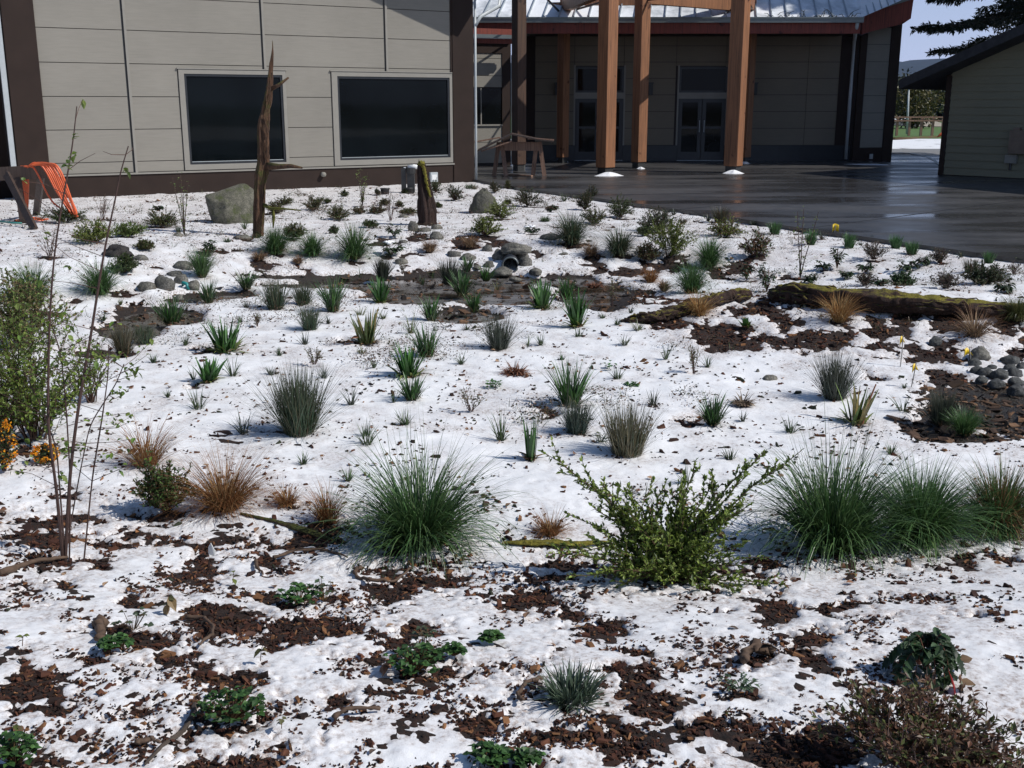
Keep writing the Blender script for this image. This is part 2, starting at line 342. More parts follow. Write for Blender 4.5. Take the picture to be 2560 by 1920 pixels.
# ------------------------------------------------------------------ left building
def build_left():
    W = WL; root_loc = W.pt(-4, 0, -0.1)
    t = thing('hall_building', (0, 0, 0), 'large grey panelled building with two wide dark windows, brown corner boards and brown base', 'building')
    zb = W.uz('S', 640, 424)[1]                       # bottom of the siding
    uL0, uL1 = W.uz('A1', 20, 195)[0], W.uz('A1', 345, 1190)[0]
    uR0, uR1 = W.uz('B1', 1470, 700)[0], W.uz('B1', 1612, 700)[0]
    ztop = 4.9
    g = G()                                            # the wall body behind the cladding
    W.box(g, uL0 - .02, uR1 - .01, -0.35, ztop + 1.2, -6.5, -0.03)
    g.build('wall', M_BACK, t)
    # cladding
    zl = [W.uz('A1', 860, y)[1] for y in (1120, 900, 670, 440, 210)]
    st = (zl[-1] - zl[0]) / 4; zs = [zb + 0.012] + [zl[0] + st * i for i in range(0, 9)]
    v1 = W.uz('A1', 941, 1180)[0]; v2 = W.uz('A1', 1830, 470)[0]; v3 = W.uz('B1', 1015, 480)[0]
    a0, a1 = W.uz('A1', 1240, 700)[0], W.uz('B1', 325, 700)[0]
    b0, b1 = W.uz('B1', 637, 800)[0], W.uz('B1', 1470, 800)[0]
    zt = W.uz('A1', 1500, 478)[1]; zt2 = W.uz('B1', 1000, 492)[1]; zt = (zt + zt2) / 2
    bays = [(uL1, v1 - .05), (v1 + .035, v2 - .05), (v2 + .035, v3 - .05), (v3 + .035, uR0)]
    sid = G(); gap = 0.013
    for (u0, u1) in bays:
        for i in range(len(zs) - 1):
            z0, z1 = zs[i] + gap, zs[i + 1]
            segs = [(u0, u1)]
            if z0 < zt:
                for (h0, h1) in ((a0, a1), (b0, b1)):
                    ns = []
                    for (p, q) in segs:
                        if h1 <= p or h0 >= q: ns.append((p, q)); continue
                        if h0 > p: ns.append((p, h0))
                        if h1 < q: ns.append((h1, q))
                    segs = ns
                for (p, q) in segs:
                    if q - p > .03: W.box(sid, p, q, z0, min(z1, zt), -.03, -.006)
                if z1 > zt: W.box(sid, u0, u1, zt, z1, -.03, -.0065)
            else: W.box(sid, u0, u1, z0, z1, -.03, -.006)
    sid.build('siding', M_SID, t)
    for v, z0 in ((v1, zb), (v2, zt + .01), (v3, zt + .01)):
        bt = G(); W.box(bt, v - .05, v - .012, z0, ztop, -.03, -.016); bt.build('batten_shade', M_STEEL, t)  # dark strip standing in for the shadow beside each batten
        b2 = G(); W.box(b2, v - .012, v + .035, z0, ztop, -.03, .012); b2.build('batten', M_TRIM, t)
    for k, (h0, h1) in enumerate(((a0, a1), (b0, b1))):
        if k == 0: p0, p1 = W.uz('A1', 1290, 800)[0], W.uz('A1', 1963, 800)[0]; zc0, zc1 = W.uz('A1', 1600, 1130)[1], W.uz('A1', 1600, 514)[1]
        else: p0, p1 = W.uz('B1', 680, 800)[0], W.uz('B1', 1450, 800)[0]; zc0, zc1 = W.uz('B1', 1060, 1098)[1], W.uz('B1', 1060, 532)[1]
        h0 += .015; h1 -= .01
        wn = G(); W.box(wn, p0 - .001, p1 + .001, zc0, zc1, -.03, -.022); wo = wn.build('window', M_GLASS, t)
        f = G()
        for q in ((h0, p0, zb + .03, zt - .02), (p1, h1, zb + .03, zt - .02), (p0, p1, zc1, zt - .02), (p0, p1, zb + .03, zc0)): W.box(f, *q, -.03, .018)
        f.build('casing', M_TRIM, wo)
        f = G(); e = .045
        for q in ((p0, p0 + e, zc0, zc1), (p1 - e, p1, zc0, zc1), (p0 + e, p1 - e, zc1 - e, zc1), (p0 + e, p1 - e, zc0, zc0 + e)): W.box(f, *q, -.024, .004)
        f.build('frame', M_FRAME, wo)
        f = G(); W.box(f, p0 + e, p1 - e, zc0 + e, zc0 + e + .012, -.021, -.012); f.build('sill', M_PIPE, wo)
        if k == 0:
            f = G(); W.box(f, h0 - .03, h1 + .03, zt - .014, zt + .006, -.03, .03); f.build('flashing', M_TRIM, t)
        else:
            f = G(); W.box(f, h0 - .03, h1 + .0, zt - .014, zt + .006, -.03, .03); f.build('flashing', M_TRIM, t)
    g = G(); W.box(g, uL1 - .02, b1 + .02, zb - .02, zb + .012, -.03, .03); g.build('base_flashing', M_TRIM, t)
    g = G(); W.box(g, uL1 - .3, uR1 - .005, -0.12, zb - .02, -.03, .005); g.build('base_board', M_BROWN, t)
    g = G(); W.box(g, uL1 - .3, uR1 - .6, -0.4, -0.12, -.06, -.01); g.build('foundation', M_CONC, t)
    g = G(); W.box(g, uR0, uR1, -0.05, ztop, -.30, .028); W.box(g, uR0 - .045, uR0, zb, ztop, -.03, .012)
    g.build('corner_board', M_BROWN, t)
    g = G(); W.box(g, uL0, uL1, -0.3, ztop, -.3, .028); g.build('corner_board', M_BROWN, t)
    g = G(); g.tube([W.pt(uR1 + .045, .03, z) for z in (0.0, 1, 2, 3.9)], .03, sides=8)
    g.tube([W.pt(uR1 + .045, .03, 3.35), W.pt(uR1 + .2, .0, 3.55), W.pt(uR1 + .75, -.1, 3.8), W.pt(uR1 + .8, -.1, 4.3)], .045, sides=8)
    g.build('downpipe', M_PIPE, t, True)
    g = G(); W.box(g, uL0 - .12, uL0 - .03, -.2, ztop, -.02, .05); g.build('downpipe', M_PIPE, t)
    # roof: a gable end whose rake throws the slanting shadow on the right of the wall
    S1 = W.uz('B1', 905, 0); S2 = W.uz('B1', 1452, 250); over = 1.15
    tt = over / np.dot(SUN, W.n)
    du, dz = np.dot(SUN, W.d) * tt, SUN[2] * tt
    A = (S1[0] + du, S1[1] + dz); B = (S2[0] + du, S2[1] + dz); sl_ = (B[1] - A[1]) / (B[0] - A[0])
    g = G(); uEnd = B[0] + .15; zEnd = A[1] + sl_ * (uEnd - A[0]); uTop = W.uz('S', 400, 200)[0]; zTop = A[1] + sl_ * (uTop - A[0])
    uLf = uL0 - 1.2; zLf = zTop - 1.0
    for (q0, y0, q1, y1) in ((uTop, zTop, uEnd, zEnd), (uLf, zLf, uTop, zTop)):
        V = []
        for (uu, zz) in ((q0, y0), (q1, y1)):
            for oo in (over, -7.0):
                for th in (0, .28): V.append(W.pt(uu, oo, zz + th))
        g.add(V, [(0, 2, 6, 4), (1, 5, 7, 3), (0, 1, 3, 2), (4, 6, 7, 5), (0, 4, 5, 1), (2, 3, 7, 6)])
    g.build('roof', M_BROWN, t)
    g = G(); uu = [uL0 - .02, uTop, uR1 - .01]; zt3 = [A[1] + (zLf - zTop) / (uLf - uTop) * (uL0 - uTop) + (zTop - A[1]), zTop, A[1] + sl_ * (uR1 - A[0])]
    V = []
    for a_, z_ in zip(uu, zt3): V += [W.pt(a_, -.05, ztop - .1), W.pt(a_, -.05, z_ + .02), W.pt(a_, -.25, ztop - .1), W.pt(a_, -.25, z_ + .02)]
    g.add(V, [(0, 4, 5, 1), (4, 8, 9, 5), (2, 3, 7, 6), (6, 7, 11, 10)]); g.build('gable', M_SID, t)
    # recessed wing further left
    g = G(); W.box(g, uL0 - 6, uL0 - .0, -.35, 5.4, -4.0, -1.1); g.build('wing_wall', M_BROWN, t)
    # small fittings of the wall
    g = G(); p = W.uz('B1', 570, 1205); g.tube([W.pt(p[0], .0, p[1]), W.pt(p[0], .09, p[1])], .05, sides=14); g.build('wall_vent', M_CONC, t, True)
    g = G(); p = W.uz('B1', 1330, 1190); q = W.uz('B1', 1330, 1258); W.box(g, p[0] - .09, p[0] + .09, q[1], p[1], .005, .09); ob = g.build('socket_box', M_PIPE, t)
    g = G(); W.box(g, p[0] - .06, p[0] + .06, q[1] + .05, p[1] - .05, .09, .1); g.build('cover', M_WHITE, ob)
    return zb
ZB = build_left()

# ------------------------------------------------------------------ far building (faces the camera)
YF = on_z(1600, 402, 0.0)[1]
WF = Wall((0, YF), 0.0)
def build_far():
    W = WF; z = lambda c, x, y, o=0: W.uz(c, x, y, o)[1]; u = lambda c, x, y=600, o=0: W.uz(c, x, y, o)[0]
    t = thing('community_hall', (0, 0, 0), 'far grey hall with red fascia and snowy seamed metal roof behind the timber posts', 'building')
    uL, uR = u('C1', 430), u('D1', 1045)
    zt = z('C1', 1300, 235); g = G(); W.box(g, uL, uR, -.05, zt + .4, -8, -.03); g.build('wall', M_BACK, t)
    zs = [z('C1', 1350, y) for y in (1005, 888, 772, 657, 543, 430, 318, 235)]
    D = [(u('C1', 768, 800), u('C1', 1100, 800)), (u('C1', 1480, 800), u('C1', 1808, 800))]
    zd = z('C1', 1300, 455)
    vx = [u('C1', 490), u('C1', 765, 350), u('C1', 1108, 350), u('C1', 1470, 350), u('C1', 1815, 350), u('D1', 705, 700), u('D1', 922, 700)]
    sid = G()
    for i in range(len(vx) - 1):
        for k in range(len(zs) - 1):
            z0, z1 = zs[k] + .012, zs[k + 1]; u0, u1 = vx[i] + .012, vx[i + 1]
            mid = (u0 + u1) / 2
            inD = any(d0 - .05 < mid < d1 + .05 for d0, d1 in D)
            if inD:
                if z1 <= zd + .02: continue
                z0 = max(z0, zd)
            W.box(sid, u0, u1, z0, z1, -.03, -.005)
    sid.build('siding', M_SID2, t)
    # base board in pieces between the doors
    e = [vx[0] - .4, D[0][0], D[0][1], D[1][0], D[1][1], uR - .02]
    for a, b in ((0, 1), (2, 3), (4, 5)): g = G(); W.box(g, e[a], e[b], 0, zs[0], -.03, .012); g.build('base_board', M_FRAME, t)
    g = G(); W.box(g, uL, vx[0] - .0, zs[0], zt, -.03, .02); g.build('corner_board', M_BROWN, t)
    g = G(); W.box(g, vx[-1], uR, zs[0], zt, -.03, .022); g.build('corner_board', M_BROWN, t)
    for k, (d0, d1) in enumerate(D):
        c = 'C1'; x = 900 if k == 0 else 1640
        zt0, zt1 = z(c, x, 640), z(c, x, 462); zdt = z(c, x, 682)
        f = G(); W.box(f, d0, d1, zdt, zt0, -.03, .01); W.box(f, d0 - .05, d0, zs[0], zt1 + .05, -.03, .01); W.box(f, d1, d1 + .05, zs[0], zt1 + .05, -.03, .01)
        f.build('door_trim', M_TRIM, t)
        tw = G(); W.box(tw, d0, d1, zt0, zt1, -.03, -.018); to = tw.build('transom_window', M_GLASS, t)
        f = G(); q = .06
        for r in ((d0, d0 + q, zt0, zt1), (d1 - q, d1, zt0, zt1), (d0 + q, d1 - q, zt1 - q, zt1), (d0 + q, d1 - q, zt0, zt0 + q)): W.box(f, *r, -.018, .0)
        f.build('frame', M_FRAME, to)
        mid = (d0 + d1) / 2
        for a, b in ((d0 + .01, mid - .01), (mid + .01, d1 - .01)):
            dd = G(); q = .11
            for r in ((a, a + q, .02, zdt), (b - q, b, .02, zdt), (a + q, b - q, zdt - q, zdt), (a + q, b - q, .02, .27), (a + q, b - q, .95, 1.02)): W.box(dd, *r, -.03, -.002)
            do = dd.build('door', M_FRAME, t)
            pn = G(); W.box(pn, a + q, b - q, .27, .95, -.03, -.016); W.box(pn, a + q, b - q, 1.02, zdt - q, -.03, -.016); pn.build('pane', M_GLASS, do)
            hg = G(); hx = b - .06 if a < mid - .3 else a + .06; hg.tube([W.pt(hx, .05, .85), W.pt(hx, .05, 1.2)], .014, sides=6); hg.tube([W.pt(hx, .0, .87), W.pt(hx, .05, .87)], .01, sides=5); hg.build('handle', M_PIPE, do)
        th = G(); W.box(th, d0, d1, 0.004, .02, -.03, .05); th.build('threshold', M_PIPE, t)
    for c, x0, x1 in (('C1', 1275, 1302), ('C1', 1995, 2022), ('C1', 628, 645)):
        a, b = u(c, x0, 610), u(c, x1, 610); za, zb_ = z(c, x0, 655), z(c, x0, 578)
        g = G(); W.box(g, a, b, za, zb_, -.005, .13); W.box(g, a - .02, b + .02, zb_, zb_ + .03, -.005, .15); g.build('wall_lamp', M_STEEL, t)
    # eave: soffit, red fascia, gutter; overhang deepened to keep the sun off the wall
    OV = 2.2
    ze0, ze1, zg1 = z('C1', 1300, 232, OV), z('C1', 1300, 158, OV), z('C1', 1300, 122, OV)
    uE0 = u('S', 1150, 60, OV); uE1 = u('S', 2152, 50, OV)
    g = G(); W.box(g, uE0, uE1, ze0 + .05, ze0 + .12, -.03, OV - .06); g.build('soffit', M_BROWN, t)
    g = G(); W.box(g, uE0, uE1, ze0, ze1, OV - .06, OV); g.build('fascia', M_RED, t)
    g = G(); W.box(g, uE0 - .05, uE1 + .05, ze1, zg1, OV - .02, OV + .12); W.box(g, uE0 - .05, uE1 + .05, zg1 - .03, zg1 + .01, OV + .1, OV + .14); g.build('gutter', M_GUT, t)
    # right facet, turned away, with its own rake
    cor = W.pt(u('D1', 1045, 700), 0, 0)
    W2 = Wall(cor, math.radians(16))
    zr = lambda c, x, y, o=0: W2.uz(c, x, y, o)[1]; ur = lambda c, x, y=600, o=0: W2.uz(c, x, y, o)[0]
    uu0, uu1, uu2, uu3 = 0, ur('D1', 1098, 700), ur('D1', 1258, 700), ur('D1', 1325, 700)
    ztl = zr('D1', 1100, 235); ztr = zr('D1', 1330, 150)
    g = G(); V = []
    for a, zz in ((0, ztl + .1), (uu3, ztr + .5)):
        for o in (-.03, -6): V += [W2.pt(a, o, -.05), W2.pt(a, o, zz)]
    g.add(V, [(0, 4, 5, 1), (2, 3, 7, 6), (1, 5, 7, 3), (4, 6, 7, 5), (0, 1, 3, 2)]); g.build('wall', M_BACK, t)
    zq = [zr('D1', 1180, y) for y in (1022, 898, 782, 663, 547, 428, 308, 190)]
    g = G()
    for k in range(7): W2.box(g, uu1 + .01, uu2 - .01, zq[k] + .012, zq[k + 1], -.03, -.004)
    g.build('siding', M_SID, t)  # lighter siding than the hall front: the facet's sunlight is put into the colour
    g = G(); W2.box(g, 0.03, uu1, 0, ztl, -.03, .02); g.build('corner_board', M_BROWN, t)
    g = G(); W2.box(g, uu2, uu3, 0, ztr + .1, -.3, .02); g.build('corner_board', M_BROWN, t)
    g = G(); W2.box(g, uu1, uu2, 0, zq[0], -.03, .015); g.build('base_board', M_BROWN, t)
    g = G(); a = ur('D1', 1150, 1080); W2.box(g, a - .05, a + .05, zr('D1', 1150, 1098), zr('D1', 1150, 1064), .015, .06); g.build('socket_box', M_PIPE, t)
    # rake fascia
    o2 = 0.75
    def rp(x, y): a, b = W2.uz('D1', x, y, o2); return W2.pt(a, o2, b)
    g = G(); a, b, c, d, e_, f_ = rp(1095, 98), rp(1450, -10), rp(1430, 128), rp(1375, 165), rp(1165, 215), rp(1092, 238)
    F_ = [a, b, c, d, e_, f_]; back = [p - W2.n * .08 for p in F_]
    g.add(F_ + back, [(5, 4, 3, 2, 1, 0), (6, 7, 8, 9, 10, 11)] + [(i, (i + 1) % 6, 6 + (i + 1) % 6, 6 + i) for i in range(6)])
    g.build('rake_board', M_RED, t)
    g = G(); g.bar(a + [0, 0, .05] + W2.n * .03, b + [0, 0, .05] + W2.n * .03, .12, .1); g.build('rake_gutter', M_GUT, t)
    g = G(); g.add([a - W2.n * .05 + [0, 0, -.6], b - W2.n * .05 + [0, 0, -.5], b - W2.n * 1.2 + [0, 0, -.5], a - W2.n * 1.2 + [0, 0, -.6]], [(0, 1, 2, 3)]); g.build('soffit', M_BROWN, t)
    # roof planes with seams
    R0 = W.pt(uE0, OV + .02, zg1 + .0); R1 = W.pt(uE1, OV + .02, zg1); sd = np.array([0.16, 1.0, 0.42])
    L = 8.0
    R2 = b + np.array([0, 0, .1])
    g = G(); g.add([R0, R1, R1 + sd * L, R0 + sd * L + [-2.2, 0, 0]], [(0, 1, 2, 3)]); g.add([R1, R2, R2 + sd * L * .9 + [-1, 0, .8], R1 + sd * L], [(0, 1, 2, 3)])
    for P in g.V: pass
    m = M('snowy_metal_roof'); n1 = noise(m, 0.9, 6, 0.65, stretch=(1, .5, 1)); n2 = noise(m, 5, 5, .6)
    ad = m.n('Math', operation='MULTIPLY_ADD'); ad.inputs[1].default_value = .3; m.l(n2.outputs[0], ad.inputs[0]); m.l(n1.outputs[0], ad.inputs[2])
    k = ramp(m, ad.outputs[0], [(0.62, (0, 0, 0)), (0.92, (1, 1, 1))])
    m.l(mixc(m, k.outputs[0], (0.80, 0.82, 0.85), (0.24, 0.27, 0.29)), m.b.inputs['Base Color']); rr = ramp(m, k.outputs[0], [(0, (.6,) * 3), (1, (.35,) * 3)]); m.l(rr.outputs[0], m.b.inputs['Roughness'])
    bump(m, ad.outputs[0], .6, .03)
    ro = g.build('roof', m.m, t)
    g = G(); x = R0[0] + .2
    while x < R1[0] - .05:
        p = np.array([x, R0[1], R0[2] + .03]); g.bar(p, p + sd * L, .025, .05); x += .42
    nseg = 8
    for i in range(1, nseg):
        p = R1 + (R2 - R1) * i / nseg + [0, 0, .03]; g.bar(p, p + sd * L * .9, .025, .05)
    g.build('seam', M_LIGHTMETAL, ro)
    g = G(); p = W.pt(uE1 - .1, OV + .05, ze1); q0 = W.pt(u('D1', 1040, 250, .05), .06, ze0 - .0); q1 = W.pt(u('D1', 1005, 1000, .05) + .12, .06, 0)
    g.tube([p, p + [0, .1, -.2], q0 + [0, 0, -.1], W.pt(q0[0] - .0, .06, 2), W.pt(q0[0], .06, .05)], .05, sides=8); g.build('downpipe', M_PIPE, t, True)
    # twigs and debris on the gutter
    g = G(); rg = random.Random(3); base = W.pt(u('D1', 740, 90, OV), OV + .05, zg1)
    for i in range(46):
        b0 = base + np.array([rg.uniform(-1.1, 1.2), rg.uniform(-.05, .3), 0]); q = b0 + np.array([rg.uniform(-.3, .3), rg.uniform(-.1, .1), rg.uniform(-.12, .25)])
        g.tube([b0, (b0 + q) / 2 + [0, 0, .06], q], .012, .005, 4, (0.03, 0.035, 0.02))
    tag(g.build('fallen_twigs', m_twig), 'dark fallen fir twigs lying on the edge of the far snowy roof', 'twigs')
build_far()

# wing seen through the gap between the two halls
def build_wing():
    Wg = Wall(on_z(1290, 408, 0.0)[:2] + np.array([0, -0.9]), math.radians(24)); W = Wg
    z = lambda x, y, o=0: W.uz('C1', x, y, o)[1]; u = lambda x, y=600, o=0: W.uz('C1', x, y, o)[0]
    t = thing('connecting_wing', (0, 0, 0), 'narrow sunlit grey wing with one dark window and red fascia, between the two halls', 'building')
    a, b, c = u(-40), u(262), u(322)
    g = G(); W.box(g, a, c, -.05, z(200, 300), -3, -.03); g.build('wall', M_BACK, t)
    zs = [z(160, y) for y in (1130, 985, 870, 605, 525, 405, 370)]
    for ks in ((0, 1), (3, 4, 5)):
        g = G()
        for k in ks: W.box(g, a, b, zs[k] + .012, zs[k + 1], -.03, -.004)
        g.build('siding', M_SID, t)
    g = G(); W.box(g, a, b, zs[2] + .04, zs[3] - .02, -.03, -.015); wo = g.build('window', M_GLASS, t)
    g = G(); W.box(g, u(115), u(122), zs[2] + .04, zs[3] - .02, -.015, -.008); W.box(g, a, b, zs[2] + .0, zs[2] + .04, -.03, .04); g.build('frame', M_TRIM, wo)
    g = G(); W.box(g, b, c, 0, z(290, 300), -.03, .02); W.box(g, a, b, zs[6] + .01, z(200, 300), -.03, .02); g.build('corner_board', M_BROWN, t)
    g = G(); W.box(g, a, c + .1, z(200, 300, .5), z(200, 266, .5), .42, .5); g.build('fascia', M_RED, t)
    g = G(); W.box(g, a, c + .1, z(200, 265, .5), z(200, 240, .5), .46, .62); g.build('gutter', M_GUT, t)
    g = G(); W.box(g, a, c + .1, z(200, 242, .5), z(200, 192, .5), .0, .2); g.build('upper_fascia', M_RED, t)
    g = G(); g.tube([W.pt(c + .03, .03, 0.02), W.pt(c + .03, .03, z(290, 380))], .025, sides=6); g.build('downpipe', M_PIPE, t)
build_wing()

# ------------------------------------------------------------------ timber posts
def post(name, bx, by, wd, zt, rot, lab, m=M_TIMB, foot=True):
    p = on_z(bx, by, 0.0); t = thing(name, tuple(p), lab, 'post', 'heavy timber posts of the entrance frame')
    def T(V): c, s = math.cos(rot), math.sin(rot); V = np.asarray(V); return np.stack([V[:, 0] * c - V[:, 1] * s, V[:, 0] * s + V[:, 1] * c, V[:, 2]], 1)
    h = wd / 2; g = G(); g.box(-h, h, -h, h, .16, zt, None, T); o = g.build('timber', m, t)
    bv = o.modifiers.new('bevel', 'BEVEL'); bv.width = .012; bv.segments = 2
    g = G(); g.box(-h * .8, h * .8, -h * .8, h * .8, .0, .16, None, T); g.build('footing', M_STEEL, t)
    return p
ZB2 = on_y(1406, 34, on_z(1406, 406, 0)[1])[2]
pC0 = post('timber_post', 1297, 427, .27, ZB2 + .4, .6, 'near-black shaded timber post just right of the left hall, behind the sawhorse', M_TIMB_SHADE)
pC1 = post('timber_post', 1406, 407, .26, ZB2, .75, 'slender cedar post left of the doors, topped by the beam joint')
pC2 = post('timber_post', 1513, 435, .34, ZB2 + .4, .72, 'brightest orange cedar post in front of the left door')
pC3 = post('timber_post', 1596, 420, .30, ZB2 + .4, .6, 'cedar post standing between the two doors')
pC4 = post('timber_post', 1832, 431, .36, ZB2 + .4, .95, 'thick cedar post in front of the right door, nearer of the close pair')
pC5 = post('timber_post', 1859, 407, .29, ZB2, .8, 'rear cedar post touching the thick one at the right door')
def beam(a, b, z, lab, wd=.2, ht=.42, m=M_TIMB, name='timber_beam', cat='beam', grp='timber beams over the entrance'):
    g = G(); A = np.array([a[0], a[1], z]); B = np.array([b[0], b[1], z]); g.bar(A - (B - A) * .02, B + (B - A) * .02, wd, ht)
    o = g.build(name, m, loc=tuple((A + B) / 2)); tag(o, lab, cat, grp)
left = on_y(1120, 22, 34.5); zb_ = ZB2 - .05
beam(left, pC1, zb_ + .15, 'curved-looking cedar beam running left from the slender post over the snowy roof', .22, .36)
beam(pC1, pC2, zb_ + .28, 'cedar beam rising from the slender post to the bright front post')
beam(pC1, pC5, zb_ + .45, 'long cedar beam across the back of the entrance frame', .2, .4)
beam(pC3, pC5, zb_ + .28, 'cedar beam from the middle post to the rear right post')
beam(pC2, pC4, zb_ + .7, 'front cedar beam above the two near posts')
beam(pC5, pC4, zb_ + .3, 'short cedar beam joining the close pair of posts')
for a, b, za, zc, lab in ((pC0, pC1, ZB2 + .7, ZB2 - .1, 'thin dark steel tie slanting down to the slender post'), (pC1, pC3, ZB2, ZB2 + .35, 'thin dark steel tie between slender and middle posts'), (pC3, pC4, ZB2 + .1, ZB2 + .2, 'thin dark steel tie right of the middle post')):
    g = G(); A = np.array([a[0], a[1], za]); B = np.array([b[0], b[1], zc]); g.tube([A, B], .03, sides=6); tag(g.build('tie_rod', M_STEEL, loc=tuple(A)), lab, 'steel rod', 'steel tie rods of the entrance frame')
# concrete block behind the sawhorse
p = on_z(*px('C1', 390, 1182), 0.0); g = G(); s_ = depth(p) / FPX * K1; g.box(-33 * s_, 33 * s_, -.15, .15, 0, 62 * s_); tag(g.build('concrete_block', M_CONC, loc=None), 'pale concrete block at the foot of the near-black post', 'block').location = tuple(p + [0, .2, 0])

def snow_mound(c, x, y, wpx, hpx, lab):
    p = on_z(*px(c, x, y), 0.0); s = depth(p) / FPX * CROP[c][2]; r = wpx * s / 2; h = hpx * s
    n, k = 24, 8; V = []; F = []
    for i in range(k):
        f = i / (k - 1); rr = r * (1 - f) ; zz = h * math.sin(f * math.pi / 2) * 1.0 if f > 0 else -.01
        for j in range(n):
            a = j / n * 6.2832; q = 1 + .22 * math.sin(a * 2 + x) + .1 * math.sin(a * 5 + y); V.append((rr * q * math.cos(a), rr * q * .9 * math.sin(a), h * (1 - (1 - f) ** 2.2) * (1 - .9 * (1 - f) ** 3) * (1 + .12 * math.sin(a * 3)) - .004))
    for i in range(k - 1):
        for j in range(n): F.append((i * n + j, i * n + (j + 1) % n, (i + 1) * n + (j + 1) % n, (i + 1) * n + j))
    g = G(); g.add(V, F, (1, 1, 1)); tag(g.build('snow_mound', MSNOW, None, True, None), lab, 'snow pile', 'little snow piles at the post feet').location = tuple(p)
snow_mound('C1', 1000, 1215, 180, 24, 'small white snow pile at the foot of the bright front post')
snow_mound('C1', 1862, 1198, 130, 22, 'small white snow pile at the foot of the thick right post')
snow_mound('C1', 692, 1123, 60, 14, 'tiny snow pile at the foot of the slender post')
snow_mound('C1', 1222, 1166, 60, 12, 'tiny snow pile at the foot of the middle post')
snow_mound('C1', 1940, 1130, 100, 12, 'flat snow pile at the foot of the rear right post')
snow_mound('C1', 160, 1130, 160, 10, 'low strip of snow against the narrow wing')
snow_mound('D1', 1140, 1137, 290, 5, 'thin line of snow along the foot of the far hall corner')

# ------------------------------------------------------------------ olive shed on the right
def build_shed():
    P0 = on_z(2352, 437.6, 0.0); P1 = on_z(2560, 448, 0.0); d = P1 - P0; W = Wall(P0, math.atan2(d[1], d[0]))
    t = thing('olive_shed', (0, 0, 0), 'olive lap-sided shed in shade at the right edge with a sloping dark roof', 'building')
    u1 = np.linalg.norm(d) + 7.5
    e0 = W.uz('D1', 1372, 545, .7); e1 = W.uz('D1', 2212, 165, .7); sl_ = (e1[1] - e0[1]) / (e1[0] - e0[0])
    zr = lambda u, o=0: e0[1] + sl_ * (u - e0[0])
    g = G(); V = [W.pt(0, -.02, -.05), W.pt(0, -.02, zr(0) - .2), W.pt(u1, -.02, zr(u1) - .2), W.pt(u1, -.02, -.05)]; V += [v - W.n * 7 for v in V]
    g.add(V, [(3, 2, 1, 0), (4, 5, 6, 7), (0, 1, 5, 4), (1, 2, 6, 5), (2, 3, 7, 6)]); g.build('wall', M_BACK, t)
    z0 = W.uz('D1', 1660, 1185)[1]; z1 = W.uz('D1', 1700, 635)[1]
    st = (z1 - z0) / 10.6; g = G(); z = .02
    while z < 7:
        # lap board: lower edge stands proud
        us = max(0.0, (z + .16 - e0[1]) / sl_ + e0[0]); ut = max(0.0, (z + st + .16 - e0[1]) / sl_ + e0[0])
        if ut > u1 - .3: break
        V = [W.pt(ut, .004, z + st), W.pt(u1, .004, z + st), W.pt(u1, .026, z), W.pt(us, .026, z), W.pt(us, .0, z), W.pt(u1, .0, z)]
        g.add(V, [(0, 3, 2, 1), (3, 4, 5, 2), (0, 4, 3)]); z += st
    g.build('lap_siding', M_OLIVE, t)
    g = G(); W.box(g, -.06, .07, 0, zr(0) - .25, -.2, .04); g.build('corner_trim', M_BROWN, t)
    # roof slab, from the eave at its left end up to the right
    g = G(); V = []
    for uu in (e0[0] - .05, u1 + .5):
        for oo in (.75, -7.5):
            for th in (-.22, .0): V.append(W.pt(uu, oo, zr(uu) + th))
    g.add(V, [(0, 2, 6, 4), (1, 5, 7, 3), (0, 1, 3, 2), (4, 6, 7, 5), (0, 4, 5, 1), (2, 3, 7, 6)]); g.build('roof', simple('dark_shingle', (0.03, 0.03, 0.033), .85, .3, 8, .5), t)
    g = G(); a = W.uz('D1', 2140, 900); b = W.uz('D1', 2205, 1062); W.box(g, a[0], a[0] + .45, b[1], a[1], .02, .18); W.box(g, a[0] + .06, a[0] + .2, a[1], a[1] + .06, .03, .14); g.build('meter_box', simple('meter_box_paint', (0.15, 0.11, 0.08), .5, .2), t)
    g = G(); a = W.uz('D1', 2095, 1068); b = W.uz('D1', 2168, 1130); W.box(g, a[0], b[0], b[1], a[1], .02, .1); g.build('junction_box', M_CONC, t)
    g = G(); a = W.uz('D1', 2125, 1130); g.tube([W.pt(a[0], .05, a[1] + .01), W.pt(a[0], .05, a[1] - .15)], .03, sides=6); g.build('conduit', M_STEEL, t)
    return W
WS = build_shed()

# ------------------------------------------------------------------ patio, ground beyond
def sheet(name, pts, z, m, kind='structure', th=0.0):
    g = G(); n = len(pts); V = [(p[0], p[1], z) for p in pts]; F = [tuple(range(n))]
    if th: V += [(p[0], p[1], z - th) for p in pts]; F += [(i, n + i, n + (i + 1) % n, (i + 1) % n) for i in range(n)]
    g.add(V, F, (1, 0, 0)); return tag(g.build(name, m), kind=kind)
edge = [on_z(*q, 0.0)[:2] for q in ((1196, 450), (1290, 468), (1450, 489), (1700, 524), (1960, 563), (2200, 597), (2560, 648))]
ex = edge[-1] + (edge[-1] - edge[-2]) / np.linalg.norm(edge[-1] - edge[-2]) * 14
a_ = edge + [ex, np.array([40, 6]), np.array([40, 37.5]), np.array([-7, 37.5]), WL.pt(-.05, -3, 0)[:2], WL.pt(-.05, 0.0, 0)[:2]]
